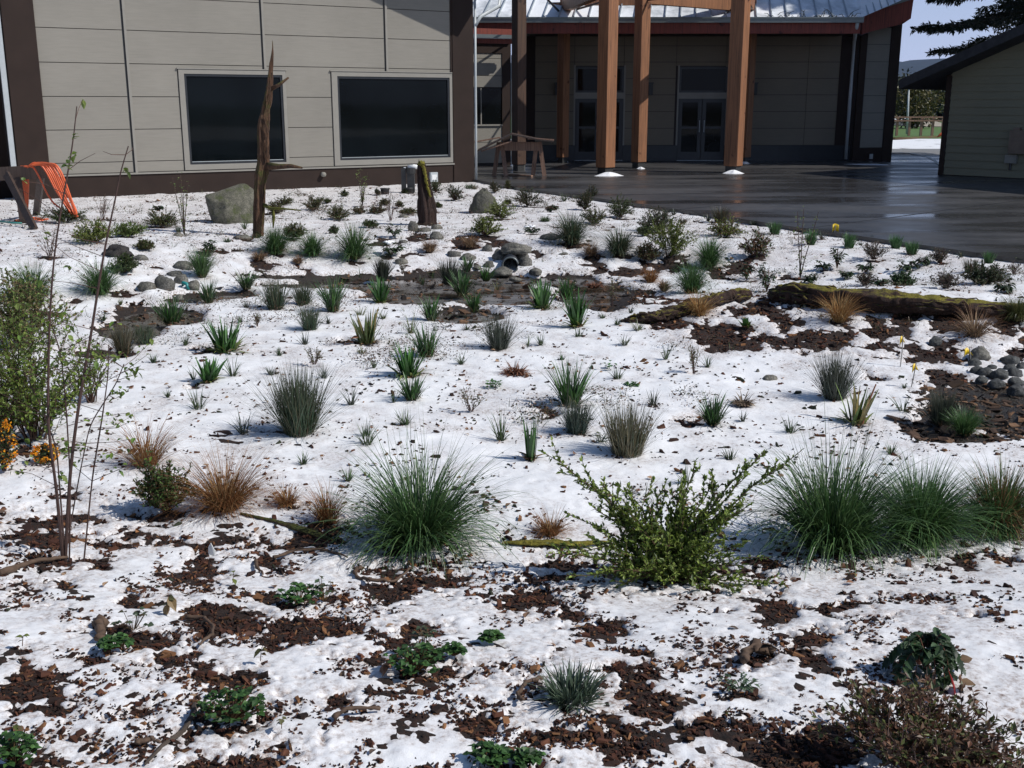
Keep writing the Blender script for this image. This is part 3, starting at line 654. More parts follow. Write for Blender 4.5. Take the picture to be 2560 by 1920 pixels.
# orientation: counter-clockwise seen from above
A2 = 0.5 * sum(a_[i][0] * a_[(i + 1) % len(a_)][1] - a_[(i + 1) % len(a_)][0] * a_[i][1] for i in range(len(a_)))
if A2 < 0: a_ = a_[::-1]
PATIO = [tuple(map(float, q)) for q in a_]
sheet('patio', a_, 0.0, MWET, th=.14)
g = G()
for (q0, q1) in (((1450, 489), (2560, 470)), ((1700, 524), (2351, 455)), ((2020, 571), (2560, 500)), ((1330, 473), (2050, 442))):
    A = on_z(*q0, 0.0); B = on_z(*q1, 0.0); A[2] = B[2] = .003; g.bar(A, B, .012, .004)
tag(g.build('paving_joint', M_FRAME), kind='structure')
# ------------------------------------------------------------------ beyond the gap
m_far = M('far_ground'); nz = noise(m_far, 0.08, 6, .6); m_far.l(ramp(m_far, nz.outputs[0], [(.35, (0.05, 0.06, 0.025)), (.6, (0.10, 0.09, 0.05)), (.7, (0.5, 0.5, 0.5))]).outputs[0], m_far.b.inputs['Base Color']); m_far.set(Roughness=.9)
R_ = 9000
sheet('ground', [(-R_, -R_), (R_, -R_), (R_, R_), (-R_, R_)], -0.62, m_far.m)
m_gr = simple('gravel', (0.20, 0.20, 0.20), .8, .45, 30, .6, 90)
sheet('gravel_strip', [(6, 37.5), (26, 37.5), (26, 44), (6, 44)], -0.02, m_gr, th=.7)
m_fs = M('patchy_snow'); nz = noise(m_fs, 0.8, 7, .65, stretch=(1, .45, 1)); m_fs.l(ramp(m_fs, nz.outputs[0], [(.33, (0.07, 0.05, 0.035)), (.42, (0.8, 0.81, 0.83))]).outputs[0], m_fs.b.inputs['Base Color']); m_fs.set(Roughness=.7)
sheet('far_snow', [(-10, 44), (60, 44), (60, 57), (-10, 57)], -0.015, m_fs.m, th=.7)
sheet('far_lawn', [(-20, 57), (90, 57), (90, 160), (-20, 160)], -0.01, simple('lawn', (0.075, 0.14, 0.03), .9, .3, 4, .5, 30), th=.7)
# pale path curving through the gravel
g = G(); pp = [on_z(*px('D1', x, y), 0.0) for x, y in ((1280, 1060), (1430, 1062), (1540, 1085), (1590, 1110), (1640, 1150))]
for i in range(len(pp) - 1):
    a, b = pp[i].copy(), pp[i + 1].copy(); a[2] = b[2] = .008; g.bar(a, b, .09, .02)
tag(g.build('path_edging', M_FRAME), 'dark curved edging strip beside the far path', 'edging')
# orange mesh / red thing by the shed corner
p = on_z(*px('D1', 1640, 950), 0.0); g = G()
V, F = [], []
g.tube([p + [-.2, 0, .03], p + [.0, .1, .14], p + [.3, .05, .25], p + [.8, 0, .15]], [.03, .09, .14, .1], sides=9)
tag(g.build('orange_barrier_bundle', M_HOSE, None, True), 'small red-orange bundle on the ground by the shed corner', 'bundle')
# low edging log line in front of the lawn
g = G(); a = on_z(*px('D1', 1310, 965), 0.0); b = on_z(*px('D1', 1600, 950), 0.0); g.tube([a, (a * .6 + b * .4), b], .12, .1, 6); tag(g.build('landscape_log', M_SNAG, None, True), 'reddish edging log lying between the far snow and the lawn', 'log')

# fence
fy = on_z(*px('D1', 1500, 938), 0.0)[1]
t = thing('rail_fence', (on_y(*px('D1', 1500, 930), fy)[0], fy, 0), 'brown post and rail fence on the far lawn beyond the gap', 'fence')
org = np.array(t.location)
for x in (1330, 1415, 1497, 1576, 1645, 1250):
    q = on_y(*px('D1', x, 930), fy); zt_ = on_y(*px('D1', x, 806), fy)[2]; g = G(); g.box(q[0] - .06, q[0] + .06, fy - .06, fy + .06, 0, zt_); g.build('post', M_SAW, t, loc=None).location = tuple(-org)
for ya in (810, 834):
    A = on_y(*px('D1', 1230, ya), fy); B = on_y(*px('D1', 1665, ya), fy); g = G(); g.bar(A - [0, .12, 0], B - [0, .12, 0], .05, .08); g.build('rail', M_SAW, t).location = tuple(-org)
# low far houses
def far_house(cx, y0, y1, hw, dist, roofc, lab, wallc):
    A = on_y(*px('D1', cx - hw, y1), dist); B = on_y(*px('D1', cx + hw, y1), dist); zt_ = on_y(*px('D1', cx, y0), dist)[2]; ze = on_y(*px('D1', cx, (y0 * .45 + y1 * .55)), dist)[2]
    t = thing('low_house', ((A[0] + B[0]) / 2, dist, 0), lab, 'building'); o = np.array(t.location)
    g = G(); g.box(A[0] - o[0], B[0] - o[0], 0, 8, -.2, ze); g.build('wall', wallc, t)
    g = G(); w_ = (B[0] - A[0]) / 2; V = [(-w_ - .5, -.5, ze), (w_ + .5, -.5, ze), (w_ + .5, 8.5, ze), (-w_ - .5, 8.5, ze), (-w_ * .8, 4, zt_), (w_ * .8, 4, zt_)]
    g.add(V, [(0, 1, 5, 4), (2, 3, 4, 5), (1, 2, 5), (3, 0, 4), (3, 2, 1, 0)]); g.build('roof', roofc, t)
    g = G(); 
    for f in (-.5, .1, .6): g.box(w_ * f, w_ * f + w_ * .18, -.03, 0.01, ze * .35, ze * .8)
    g.build('window', M_GLASS, t)
far_house(1390, 806, 900, 120, 95, simple('snowy_roof', (0.8, 0.8, 0.82), .7, .04), 'low far house with white snowy roof behind the fence', simple('tan_wall', (0.35, 0.28, 0.2), .8))
far_house(1590, 822, 915, 75, 88, simple('tan_roof', (0.32, 0.28, 0.22), .8), 'low tan far building behind the fence, by the shed corner', simple('tan_wall2', (0.30, 0.25, 0.18), .8))
# street lamp
ly = 66.0; b0 = on_y(*px('D1', 1402, 930), ly); t0 = on_y(*px('D1', 1416, 612), ly)
t = thing('street_lamp', (b0[0], ly, 0), 'slim pale street lamp between the fence posts beyond the gap', 'street lamp')
g = G(); g.tube([(0, 0, 0), (t0[0] - b0[0], 0, t0[2])], .07, .045, 8); g.build('pole', M_PIPE, t, True)
g = G(); x0 = t0[0] - b0[0]; g.tube([(x0, 0, t0[2]), (x0, 0, t0[2] + .1), (x0, 0, t0[2] + .55), (x0, 0, t0[2] + .75)], [.08, .24, .3, .05], sides=10); g.build('lamp_head', M_WHITE, t, True)

# ------------------------------------------------------------------ foliage generators
RNG = np.random.default_rng(7)
def leaf_quads(g, P, D, size, asp, cols, rng, fold=0.25, cnt=None):
    """P (n,3) bases, D (n,3) directions; folded diamond leaves"""
    n = len(P)
    if n == 0: return
    D = D / np.maximum(np.linalg.norm(D, axis=1), 1e-6)[:, None]
    up = rng.normal(0, .55, (n, 3)) + np.array([0, 0, 1.0]); S = np.cross(D, up); S /= np.maximum(np.linalg.norm(S, axis=1), 1e-6)[:, None]
    N = np.cross(S, D); L = size * rng.uniform(.65, 1.25, n); W_ = L * asp * .5
    a = P; c = P + D * L[:, None] - N * (L * .12)[:, None]
    b = P + D * (L * .45)[:, None] + S * W_[:, None] + N * (W_ * fold)[:, None]; d = P + D * (L * .45)[:, None] - S * W_[:, None] + N * (W_ * fold)[:, None]
    V = np.stack([a, b, c, d], 1).reshape(-1, 3); C = np.repeat(cols, 4, axis=0)
    base = np.arange(n) * 4; F = np.concatenate([np.stack([base, base + 1, base + 2], 1), np.stack([base, base + 2, base + 3], 1)])
    g.add(V, F.tolist(), C)
def mixcols(rng, n, pal, w=None, jit=.18):
    pal = np.asarray(pal, float); idx = rng.choice(len(pal), n, p=w); c = pal[idx] * rng.normal(1, jit, (n, 1)); return np.clip(c, .003, 1)
def blades(g, rng, n, R, L0, L1, a0, a1, droop, wd, pal, w=None, seg=5, elx=1.0, tip=None, zmin=None, cen=(0, 0, 0), outb=1.0):
    phb = rng.uniform(0, 2 * math.pi, n); rr = R * np.sqrt(rng.uniform(0, 1, n)); f = rr / max(R, 1e-6)
    phi = phb + rng.normal(0, 1, n) * np.where(rng.uniform(0, 1, n) < .25, 1.3, .45); P = np.stack([rr * np.cos(phb) * elx, rr * np.sin(phb), np.zeros(n)], 1) + np.asarray(cen)
    P[:, 2] += -.01
    al = a0 + (a1 - a0) * (0.35 * f * outb + 0.65 * rng.uniform(0, 1, n)); L0, L1 = min(L0, L1), max(L0, L1); L = rng.uniform(L0, L1, n); dr = droop * rng.uniform(.35, 1.2, n) * (0.35 + al / max(a1, .2))
    dr = dr * np.where(rng.uniform(0, 1, n) < .12, 2.4, 1.0); kk = rng.integers(0, 6, n); ln6 = rng.normal(0, .16 * min(1, a1 / .5), 6); al = np.abs(al + ln6[kk])
    hd = np.stack([np.cos(phi), np.sin(phi), np.zeros(n)], 1); tw = phi + math.pi / 2 + rng.normal(0, .6, n); S = np.stack([np.cos(tw), np.sin(tw), np.zeros(n)], 1)
    cols = mixcols(rng, n, pal, w); V = np.zeros((n, seg + 1, 2, 3)); C = np.zeros((n, seg + 1, 2, 3)); pos = P.copy()
    wv = wd * rng.uniform(.6, 1.4, n); cols = cols * (0.8 + .4 * rng.uniform(0, 1, 6)[kk])[:, None]
    tipc = cols * 1.1 if tip is None else np.asarray(tip)[None, :] * np.ones((n, 1))
    for i in range(seg + 1):
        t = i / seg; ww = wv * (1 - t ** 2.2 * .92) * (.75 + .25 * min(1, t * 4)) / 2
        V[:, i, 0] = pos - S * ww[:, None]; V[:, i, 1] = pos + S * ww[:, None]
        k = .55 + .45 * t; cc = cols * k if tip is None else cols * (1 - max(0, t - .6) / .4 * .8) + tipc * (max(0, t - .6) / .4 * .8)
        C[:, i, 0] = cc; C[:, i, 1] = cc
        an = al + dr * (t + .5 / seg) ** 1.6
        pos = pos + (hd * np.sin(an)[:, None] + np.array([0, 0, 1.0]) * np.cos(an)[:, None]) * (L / seg)[:, None]
        if zmin is not None: pos[:, 2] = np.maximum(pos[:, 2], zmin + rng.uniform(0, .012, n))
    b = (np.arange(n) * (seg + 1) * 2)[:, None] + (np.arange(seg) * 2)[None, :]; b = b.ravel()
    F = np.stack([b, b + 1, b + 3, b + 2], 1); g.add(V.reshape(-1, 3), F.tolist(), C.reshape(-1, 3))
def shrub_parts(rng, w_, h, nst, leaf, asp, lden, lpal, spal, arch=0.5, spread=1.0, upright=0.0, sub=3, r0=.006, leafstart=.25, wts=None, flat=1.0):
    gs, gl = G(), G(); LP, LD = [], []
    for i in range(nst):
        ph = rng.uniform(0, 2 * math.pi); el = rng.uniform(.15, 1.0)
        if upright: el = 1 - (1 - el) * (1 - upright)
        tgt = np.array([math.cos(ph) * w_ / 2 * spread * (1 - el ** 2) ** .5 * rng.uniform(.7, 1.05), math.sin(ph) * w_ / 2 * spread * flat * (1 - el ** 2) ** .5 * rng.uniform(.7, 1.05), h * el * rng.uniform(.8, 1.05)])
        b = np.array([math.cos(ph), math.sin(ph), 0]) * w_ * .06 * rng.uniform(0, 1)
        ctl = b * .5 + np.array([tgt[0] * .35, tgt[1] * .35, tgt[2] * (.5 + arch * .4)])
        ts = np.linspace(0, 1, 7)[:, None]; P = (1 - ts) ** 2 * b + 2 * ts * (1 - ts) * ctl + ts ** 2 * tgt; P[1:-1] += rng.normal(0, .012 * w_, (5, 3))
        P[:, 2] = np.maximum(P[:, 2], .0)
        gs.tube(P, r0, r0 * .35, 4, mixcols(rng, 1, spal)[0], False); paths = [P]
        for s in range(sub):
            t0 = rng.uniform(.3, .85); k = int(t0 * 6); q = P[k]; d = P[min(k + 1, 6)] - P[max(k - 1, 0)]; d = d / (np.linalg.norm(d) + 1e-6)
            d = d + rng.normal(0, .55, 3); d[2] = d[2] * .7 + .15; d /= np.linalg.norm(d); ln = np.linalg.norm(tgt) * rng.uniform(.2, .45)
            Q = np.stack([q, q + d * ln * .5 + rng.normal(0, .01, 3), q + d * ln + [0, 0, ln * .1]]); Q[:, 2] = np.maximum(Q[:, 2], .004)
            gs.tube(Q, r0 * .5, r0 * .25, 3, mixcols(rng, 1, spal)[0], False); paths.append(Q)
        for Q in paths:
            ln = np.linalg.norm(np.diff(Q, axis=0), axis=1).sum(); m = max(2, int(ln * lden)); tt = rng.uniform(leafstart if Q is P else 0.05, 1.0, m) * (len(Q) - 1)
            i0 = np.minimum(tt.astype(int), len(Q) - 2); fr = (tt - i0)[:, None]; pts = Q[i0] * (1 - fr) + Q[i0 + 1] * fr; tang = Q[i0 + 1] - Q[i0]; tang /= np.linalg.norm(tang, axis=1)[:, None] + 1e-9
            LP.append(pts); LD.append(tang * .6 + rng.normal(0, .65, (m, 3)) + [0, 0, .15])
    LP = np.concatenate(LP); LD = np.concatenate(LD); LP[:, 2] = np.maximum(LP[:, 2], .003)
    leaf_quads(gl, LP, LD, leaf, asp, mixcols(rng, len(LP), lpal, wts), rng)
    return gs, gl

# trees beyond the gap ------------------------------------------------
def blob_tree(name, x, y, h, r, pal, lab, cat='tree', n=2600, leaf=.35, z0f=.15, conic=False, grp='trees beyond the gap'):
    rng = np.random.default_rng(int(abs(x * 13 + y * 7)) + 5); t = thing(name, (x, y, -.1), lab, cat, grp); gt, gc = G(), G()
    gt.tube([(0, 0, 0), (.05, 0, h * .5), (0, 0, h * .93)], h * .022, h * .004, 7, (.06, .045, .035))
    P = []
    nb = 46
    for i in range(nb):
        f = (i + .5) / nb; z = h * (z0f + (1 - z0f) * f); ph = i * 2.4 + rng.uniform(-.4, .4)
        rad = r * ((1 - f) ** .85 if conic else math.sin(max(.12, min(1, f * .92 + .08)) * math.pi) ** .6) * rng.uniform(.7, 1.1)
        e = np.array([math.cos(ph) * rad, math.sin(ph) * rad, z - (rad * .25 if conic else -rad * .25)]); b = np.array([0, 0, z - (0 if conic else rad * .35)])
        gt.tube([b, (b + e) / 2 + [0, 0, .06 * rad], e], h * .005, h * .0015, 4, (.06, .045, .035), False)
        m = n // nb; s = rng.uniform(.15, 1.05, m)[:, None]; pts = b + (e - b) * s + rng.normal(0, 1, (m, 3)) * np.array([r * .10, r * .10, r * (.05 if conic else .11)]) * (0.4 + s)
        P.append(pts)
    P = np.concatenate(P); D = rng.normal(0, 1, P.shape); D[:, 2] -= .3 if conic else 0
    leaf_quads(gc, P, D, leaf, .6, mixcols(rng, len(P), pal), rng); gt.build('trunk', M_TRUNK, t); gc.build('crown', m_leaf, t)
def gapx(x, y, Y): return on_y(*px('D1', x, y), Y)[0]
def toph(y, Y): return on_y(*px('D1', 1500, y), Y)[2] + .1
dk = [(0.018, 0.032, 0.014), (0.03, 0.045, 0.02), (0.012, 0.02, 0.012)]
blob_tree('dark_conifer', gapx(1560, 700, 125), 125, toph(548, 125), 5.5, dk, 'dark conifer beyond the gap, half hidden by the shed eave', conic=True, leaf=.9)
blob_tree('dark_conifer', gapx(1660, 700, 120), 120, toph(560, 120), 6, dk, 'dark conifer beyond the gap, touching the shed corner', conic=True, leaf=.9)
blob_tree('dark_conifer', gapx(1500, 700, 135), 135, toph(600, 135), 5, dk, 'lower dark conifer right behind the yellow-green tree', conic=True, leaf=.9)
blob_tree('dark_conifer', gapx(1740, 700, 118), 118, toph(500, 118), 7, dk, 'dark conifer beyond the gap, mostly behind the shed', conic=True, leaf=.9)
blob_tree('grey_tree', gapx(1360, 700, 105), 105, toph(568, 105), 3.2, [(0.04, 0.045, 0.03), (0.03, 0.035, 0.03)], 'grey-green tree beyond the gap beside the far hall corner', n=2200, leaf=.45)
blob_tree('yellow_green_tree', gapx(1455, 700, 82), 82, toph(600, 82), 2.4, [(0.09, 0.085, 0.02), (0.05, 0.055, 0.02), (0.11, 0.09, 0.03)], 'yellow-green budding tree behind the street lamp', n=2200, leaf=.28)
# hill far away, seen through air
def hill():
    g = G(); n, k = 60, 10; V = []; F = []
    for j in range(k):
        for i in range(n):
            x = -600 + i * 55; v = j / (k - 1); y = 2600 + v * 900
            hgt = on_y(*px('D1', 1480, 385), 3400)[2] * (math.sin(v * math.pi / 2) ** .8) * (1 - .14 * abs((x - 900) / 900)) + 12 * math.sin(x * .01) + 5 * math.sin(x * .047)
            V.append((x, y, -1 if j == 0 else hgt))
    for j in range(k - 1):
        for i in range(n - 1): a = j * n + i; F.append((a, a + 1, a + n + 1, a + n))
    g.add(V, F, (1, 1, 1)); tag(g.build('hill', simple('wooded_hill', (0.012, 0.022, 0.03), .95, .4, .02), None, True), kind='structure')
hill()
# big conifer behind the shed: drooping boughs reach into the frame top right
def big_conifer(x0, Yt, lab, seed, z=4.1):
    rng = np.random.default_rng(seed)
    t = thing('fir_tree', (x0, Yt, 0), lab, 'tree'); gt, gc = G(), G(); H = 17.0
    gt.tube([(0, 0, -.3), (.1, 0, 6), (0, .1, 12), (0, 0, H)], [.38, .3, .2, .03], sides=9, C=(.06, .045, .035)); LP, LD = [], []
    i = 0
    while z < H - .3:
        R = 4.9 * (1 - (z / H)) ** .7 + .3
        for q in range(2):
            ph = i * 2.399 + rng.uniform(-.3, .3); i += 1; r_ = R * rng.uniform(.75, 1.1); d = np.array([math.cos(ph), math.sin(ph), 0])
            b = np.array([0, 0, z + rng.uniform(-.1, .1)]); s = np.linspace(0, 1, 7)[:, None]; P = b + d * r_ * s + np.array([0, 0, 1.0]) * (-.34 * r_ * s ** 1.1 + .16 * r_ * s ** 3)
            gt.tube(P, .05, .01, 4, (.05, .04, .03), False); sd = np.array([-d[1], d[0], 0])
            for k in range(15):
                f = .15 + .85 * k / 14; c = P[0] + (P[-1] - P[0]) * f; kk = f * 6; i0 = min(int(kk), 5); c = P[i0] * (1 - (kk - i0)) + P[i0 + 1] * (kk - i0)
                for sg in (-1, 1):
                    ln = r_ * .30 * (1.15 - f) + .18; e = c + sd * sg * ln + d * ln * .7 + [0, 0, -.18 * ln + rng.uniform(-.08, .05)]
                    gt.tube([c, (c + e) / 2 + [0, 0, .02], e], .012, .005, 3, (.05, .04, .03), False); m = int(26 + ln * 60); fr = rng.uniform(0, 1.05, m)[:, None]
                    LP.append(c + (e - c) * fr + rng.normal(0, .025, (m, 3))); LD.append((e - c) / ln * .7 + rng.normal(0, .6, (m, 3)) + [0, 0, -.25])
        z += .36
    LP = np.concatenate(LP); LD = np.concatenate(LD); leaf_quads(gc, LP, LD, .16, .34, mixcols(rng, len(LP), [(0.012, 0.022, 0.012), (0.02, 0.032, 0.014), (0.03, 0.035, 0.018)]), rng)
    gt.build('trunk', M_TRUNK, t); gc.build('crown', m_leaf, t); print('fir leaves', len(LP))
big_conifer(on_y(2610, 60, 36.0)[0], 36.0, 'large dark fir with drooping boughs rising behind the olive shed', 11)
big_conifer(17.9, 31.4, 'unseen second fir beyond the olive shed, placed to shade the far hall', 12, 6.3)  # out of view, positioned so that its shade falls on the far hall wall

# ------------------------------------------------------------------ wood: snag, stump, logs
def wood_column(name, prof, c, m, lab, cat, seed, splint=True, flat=.8, ztopfrac=None, twist=.6, parts=None):
    """prof: list of (y, xl, xr) in crop pixels from base to top"""
    bx = (prof[0][1] + prof[0][2]) / 2; p0 = at(*px(c, bx, prof[0][0])); Y = p0[1] + .05; rng = np.random.default_rng(seed)
    cen, rad, zz = [], [], []
    for (y, xl, xr) in prof:
        a = on_y(*px(c, xl, y), Y); b = on_y(*px(c, xr, y), Y); cen.append((a + b) / 2); rad.append(abs(b[0] - a[0]) / 2)
    cen = np.array(cen); rad = np.array(rad); cen[0, 2] -= .12; o = cen[0].copy(); o[2] = ground(o[0], o[1])
    n = 48; k = 170; tt = np.linspace(0, len(prof) - 1, k); C_ = np.stack([np.interp(tt, range(len(prof)), cen[:, j]) for j in range(3)], 1); R = np.interp(tt, range(len(prof)), rad)
    g = G(); V = np.zeros((k, n, 3)); th = np.arange(n) / n * 2 * math.pi
    for i in range(k):
        z = C_[i, 2]; lob = 1 + .14 * np.sin(th * 3 + z * twist) + .12 * np.sin(th * 7 + z * twist * 2 + 1) + .10 * np.sin(th * 12 + seed + z * 1.3) + .17 * fbm(th * 3, np.full(n, z * 4.0), 1.0, seed, 5) + .10 * fbm(np.full(n, z * 9.0), np.full(n, 2.0), 1.0, seed + 3, 3)
        lob = lob * (.80 if name == 'snag' else .95); V[i, :, 0] = C_[i, 0] + np.cos(th) * R[i] * lob; V[i, :, 1] = C_[i, 1] + np.sin(th) * R[i] * lob * flat; V[i, :, 2] = z + (.03 * np.sin(th * 5 + 1) + .03 * np.sin(th * 2)) * (1 if i > k - 4 else 0)
    F = [(i * n + j, i * n + (j + 1) % n, (i + 1) * n + (j + 1) % n, (i + 1) * n + j) for i in range(k - 1) for j in range(n)] + [tuple((k - 1) * n + j for j in range(n))]
    g.add(V.reshape(-1, 3) - o, F, (.1, .06, .04)); t = thing(name, tuple(o), lab, cat); g.build('trunk', m, t, True); return t, o, Y
prof = [(1640, 1735, 1818), (1560, 1742, 1828), (1400, 1745, 1838), (1280, 1752, 1842), (1170, 1760, 1862), (1120, 1770, 1866), (1060, 1772, 1862), (980, 1770, 1866), (860, 1772, 1866), (760, 1792, 1872), (690, 1816, 1886), (620, 1836, 1888), (560, 1847, 1888), (500, 1852, 1888), (430, 1862, 1890), (370, 1873, 1892), (306, 1884, 1888)]
t, o, Y = wood_column('snag', prof, 'A1', M_SNAG, 'tall splintered dead trunk with mossy base in front of the left window', 'dead trunk', 4)
def pA(c, x, y, dy=0): return on_y(*px(c, x, y), Y + dy) - o
g = G(); g.tube([pA('A1', 1850, 1150), pA('A1', 1930, 1152, -.1), pA('A1', 2010, 1148, -.15), pA('A1', 2090, 1160, -.2)], [.055, .036, .028, .012], sides=8, C=(.12, .08, .06)); g.build('broken_branch', M_SNAG, t, True)
g = G(); g.tube([pA('A1', 1870, 618), pA('A1', 1930, 585), pA('A1', 1995, 536)], [.03, .022, .012], sides=7, C=(.1, .05, .03)); g.build('broken_branch', M_SNAG, t, True)
g = G(); g.tube([pA('A1', 1820, 1415), pA('A1', 1870, 1440, -.1), pA('A1', 1960, 1442, -.2), pA('A1', 2080, 1455, -.25)], [.03, .02, .013, .007], sides=7, C=(.1, .05, .03)); g.tube([pA('A1', 1885, 1442, -.1), pA('A1', 1892, 1500, -.1), pA('A1', 1888, 1575, -.1)], [.014, .022, .008], sides=7); g.build('mossy_branch', simple('dark_moss', (0.10, 0.10, 0.015), .95, .4, 20, .8, 90), t, True)
g = G(); rg = random.Random(2)
for i in range(16):
    y = rg.uniform(380, 1130); xx = np.interp(y, [r[0] for r in prof[::-1]], [(r[2]) for r in prof[::-1]]); q = pA('A1', xx - 6 - rg.uniform(0, 25), y, -.06); g = G(); g.bar(q, q + [rg.uniform(-.01, .03), -.02, rg.uniform(.08, .2)], .016, .010, (.2, .1, .06)); g.build('splinter', M_SNAG, t)
prof = [(1562, 1228, 1345), (1530, 1228, 1358), (1460, 1228, 1355), (1400, 1228, 1340), (1340, 1228, 1328), (1290, 1227, 1312), (1240, 1226, 1300), (1190, 1225, 1290), (1150, 1226, 1282), (1126, 1232, 1272)]
ts_, os_, Ys_ = wood_column('stump', prof, 'B1', M_STUMP, 'dark broken stump with yellow-green moss running up its right edge', 'stump', 9, flat=.7, twist=1.2)

g = G(); rg = np.random.default_rng(6)
PM = np.array([on_y(*px('B1', x, y), Ys_ - .07) - os_ for x, y in ((1238, 1132), (1258, 1128), (1270, 1160), (1280, 1210), (1288, 1265), (1302, 1310), (1318, 1360))]); sM = np.linspace(0, 6, 30); QM = np.stack([np.interp(sM, range(7), PM[:, j]) for j in range(3)], 1); QM += rg.normal(0, .006, QM.shape)
g.tube(QM, np.array([.034 - .02 * i / 29 for i in range(30)]) * rg.uniform(.7, 1.3, 30), None, 9); g.build('moss', M_MOSS, ts_, True)
def log(name, c, pts, m, lab, cat='log', flat=.8, seed=1, dz=0.0, sink=.3):
    """pts: (x, y_bottom, y_top)"""
    P, R = [], []
    for (x, yb, ytp) in pts:
        p = at(*px(c, x, yb)); s = depth(p) / FPX * CROP[c][2]; r = (yb - ytp) * s / 2 / 1.02; P.append(p + np.array([0, r * .6, r * (1 - sink * .3) + dz])); R.append(r)
    P = np.array(P); R = np.array(R); o = P[len(P) // 2].copy(); n, k = 30, 200; tt = np.linspace(0, len(P) - 1, k); Q = np.stack([np.interp(tt, range(len(P)), P[:, j]) for j in range(3)], 1); RR = np.interp(tt, range(len(P)), R)
    T = np.gradient(Q, axis=0); T /= np.linalg.norm(T, axis=1)[:, None]; s = np.cross(T, (0, 0, 1)); s /= np.linalg.norm(s, axis=1)[:, None]; u_ = np.cross(s, T); th = np.arange(n) / n * 2 * math.pi
    V = np.zeros((k, n, 3))
    for i in range(k):
        lob = 1 + .12 * np.sin(th * 2 + i * .03 + seed) + .10 * np.sin(th * 5 + i * .05) + .06 * np.sin(th * 11) + .26 * fbm(th * 2, np.full(n, i * .07), 1.0, seed, 5) + .10 * fbm(np.full(n, i * .25), np.full(n, 1.), 1.0, seed + 5, 2)
        V[i] = Q[i] + s[i] * (np.cos(th) * RR[i] * lob)[:, None] + u_[i] * (np.sin(th) * RR[i] * lob * flat)[:, None]
    F = [(i * n + j, i * n + (j + 1) % n, (i + 1) * n + (j + 1) % n, (i + 1) * n + j) for i in range(k - 1) for j in range(n)] + [tuple(range(n))[::-1], tuple((k - 1) * n + j for j in range(n))]
    g = G(); g.add(V.reshape(-1, 3) - o, F, (.1, .05, .03))
    if name == 'mossy_log':
        r2 = np.random.default_rng(seed)
        for _k in range(70):
            a0 = r2.integers(0, k - 30); ln_ = r2.integers(12, 60); j = r2.integers(n // 2, n) if r2.uniform() < .7 else r2.integers(0, n // 2); seg_ = V[a0:min(a0 + ln_, k - 1):4, j] - o
            if len(seg_) < 3: continue
            seg_ = seg_ + r2.normal(0, .012, seg_.shape); rr2 = r2.uniform(.008, .026); g.tube(seg_, rr2 * (1 - .6 * np.abs(np.linspace(-1, 1, len(seg_)))), None, 4, (.1, .05, .03))
    ob = g.build(name, m, None, True); ob.location = tuple(o); return tag(ob, lab, cat)
log('mossy_log', 'D2', [(455, 672, 630), (520, 705, 580), (620, 722, 562), (760, 735, 572), (900, 758, 580), (1050, 785, 600), (1250, 800, 612), (1450, 812, 622), (1650, 818, 640), (1850, 820, 662), (2050, 820, 685), (2300, 820, 700), (2420, 825, 715)], M_LOG, 'long dark rotting log with yellow moss on top, lying along the right bank', seed=3, flat=.75)
log('mossy_log', 'C2', [(1085, 850, 822), (1160, 855, 800), (1300, 855, 768), (1420, 832, 740), (1550, 800, 700), (1700, 755, 645), (1830, 715, 600), (1960, 690, 588)], M_LOG, 'slanting mossy log tapering to a pale tip at the edge of the pond', seed=8, flat=.7)
log('fallen_branch', 'E', [(1040, 500, 484), (1150, 528, 506), (1260, 560, 530), (1350, 592, 560), (1435, 612, 600)], M_SNAG, 'mossy half-rotten branch lying left of the big near tussock', 'branch', seed=5, flat=.8)
log('moss_edge', 'F', [(-40, 628, 606), (60, 640, 594), (180, 640, 594), (250, 645, 605), (340, 634, 602), (430, 620, 604)], M_MOSS, 'low cushion of yellow moss along a buried log left of the near shrub', 'moss', seed=6, flat=.5)
log('fallen_stick', 'E', [(625, 1580, 1568), (700, 1500, 1484), (790, 1440, 1416), (832, 1372, 1345), (842, 1300, 1286)], M_TRUNK, 'long thin grey stick slanting up beside the near strawberry clump', 'stick', seed=2, sink=1)
def curl(c, pts, lab, r=.0075):
    P = np.array([at(*px(c, x, y)) + [0, 0, .012 + .012 * (i % 2)] for i, (x, y) in enumerate(pts)]); k = len(P); s = np.linspace(0, k - 1, k * 4); Q = np.stack([np.interp(s, range(k), P[:, j]) for j in range(3)], 1); r_c = np.random.default_rng(int(pts[0][0]))
    for _ in range(2): Q[1:-1] = (Q[:-2] + Q[2:] + 2 * Q[1:-1]) / 4
    Q = Q + r_c.normal(0, r * .35, Q.shape); o = Q[0].copy(); g = G(); g.tube(Q - o, r * (1.1 - .5 * np.linspace(0, 1, len(Q))) * r_c.uniform(.7, 1.35, len(Q)), None, 7, (.10, .065, .045)); ob = g.build('curled_root', m_twig, None, True); ob.location = tuple(o); tag(ob, lab, 'root', 'curled roots lying on the snow')
curl('E', [(1560, 735), (1530, 760), (1545, 785), (1600, 800), (1700, 800), (1760, 760), (1780, 735)], 'C-shaped curled root on the snow in front of the big near tussock')
curl('E', [(1105, 700), (1110, 740), (1140, 765)], 'short hooked root right of the near bark pile')
curl('E', [(800, 950), (880, 960), (925, 990), (920, 1040), (860, 1065)], 'thin curved root among bark left of the nearest bark fan')
curl('E', [(430, 970), (430, 1010), (450, 1050)], 'thick stubby root by the strawberry plant at left', .02)
curl('E', [(1440, 1385), (1500, 1365), (1640, 1350)], 'forked bark stick on the near snow below centre')
curl('F', [(130, 1215), (60, 1245), (25, 1290), (45, 1325)], 'pale curled root left of the short grey-green grass')
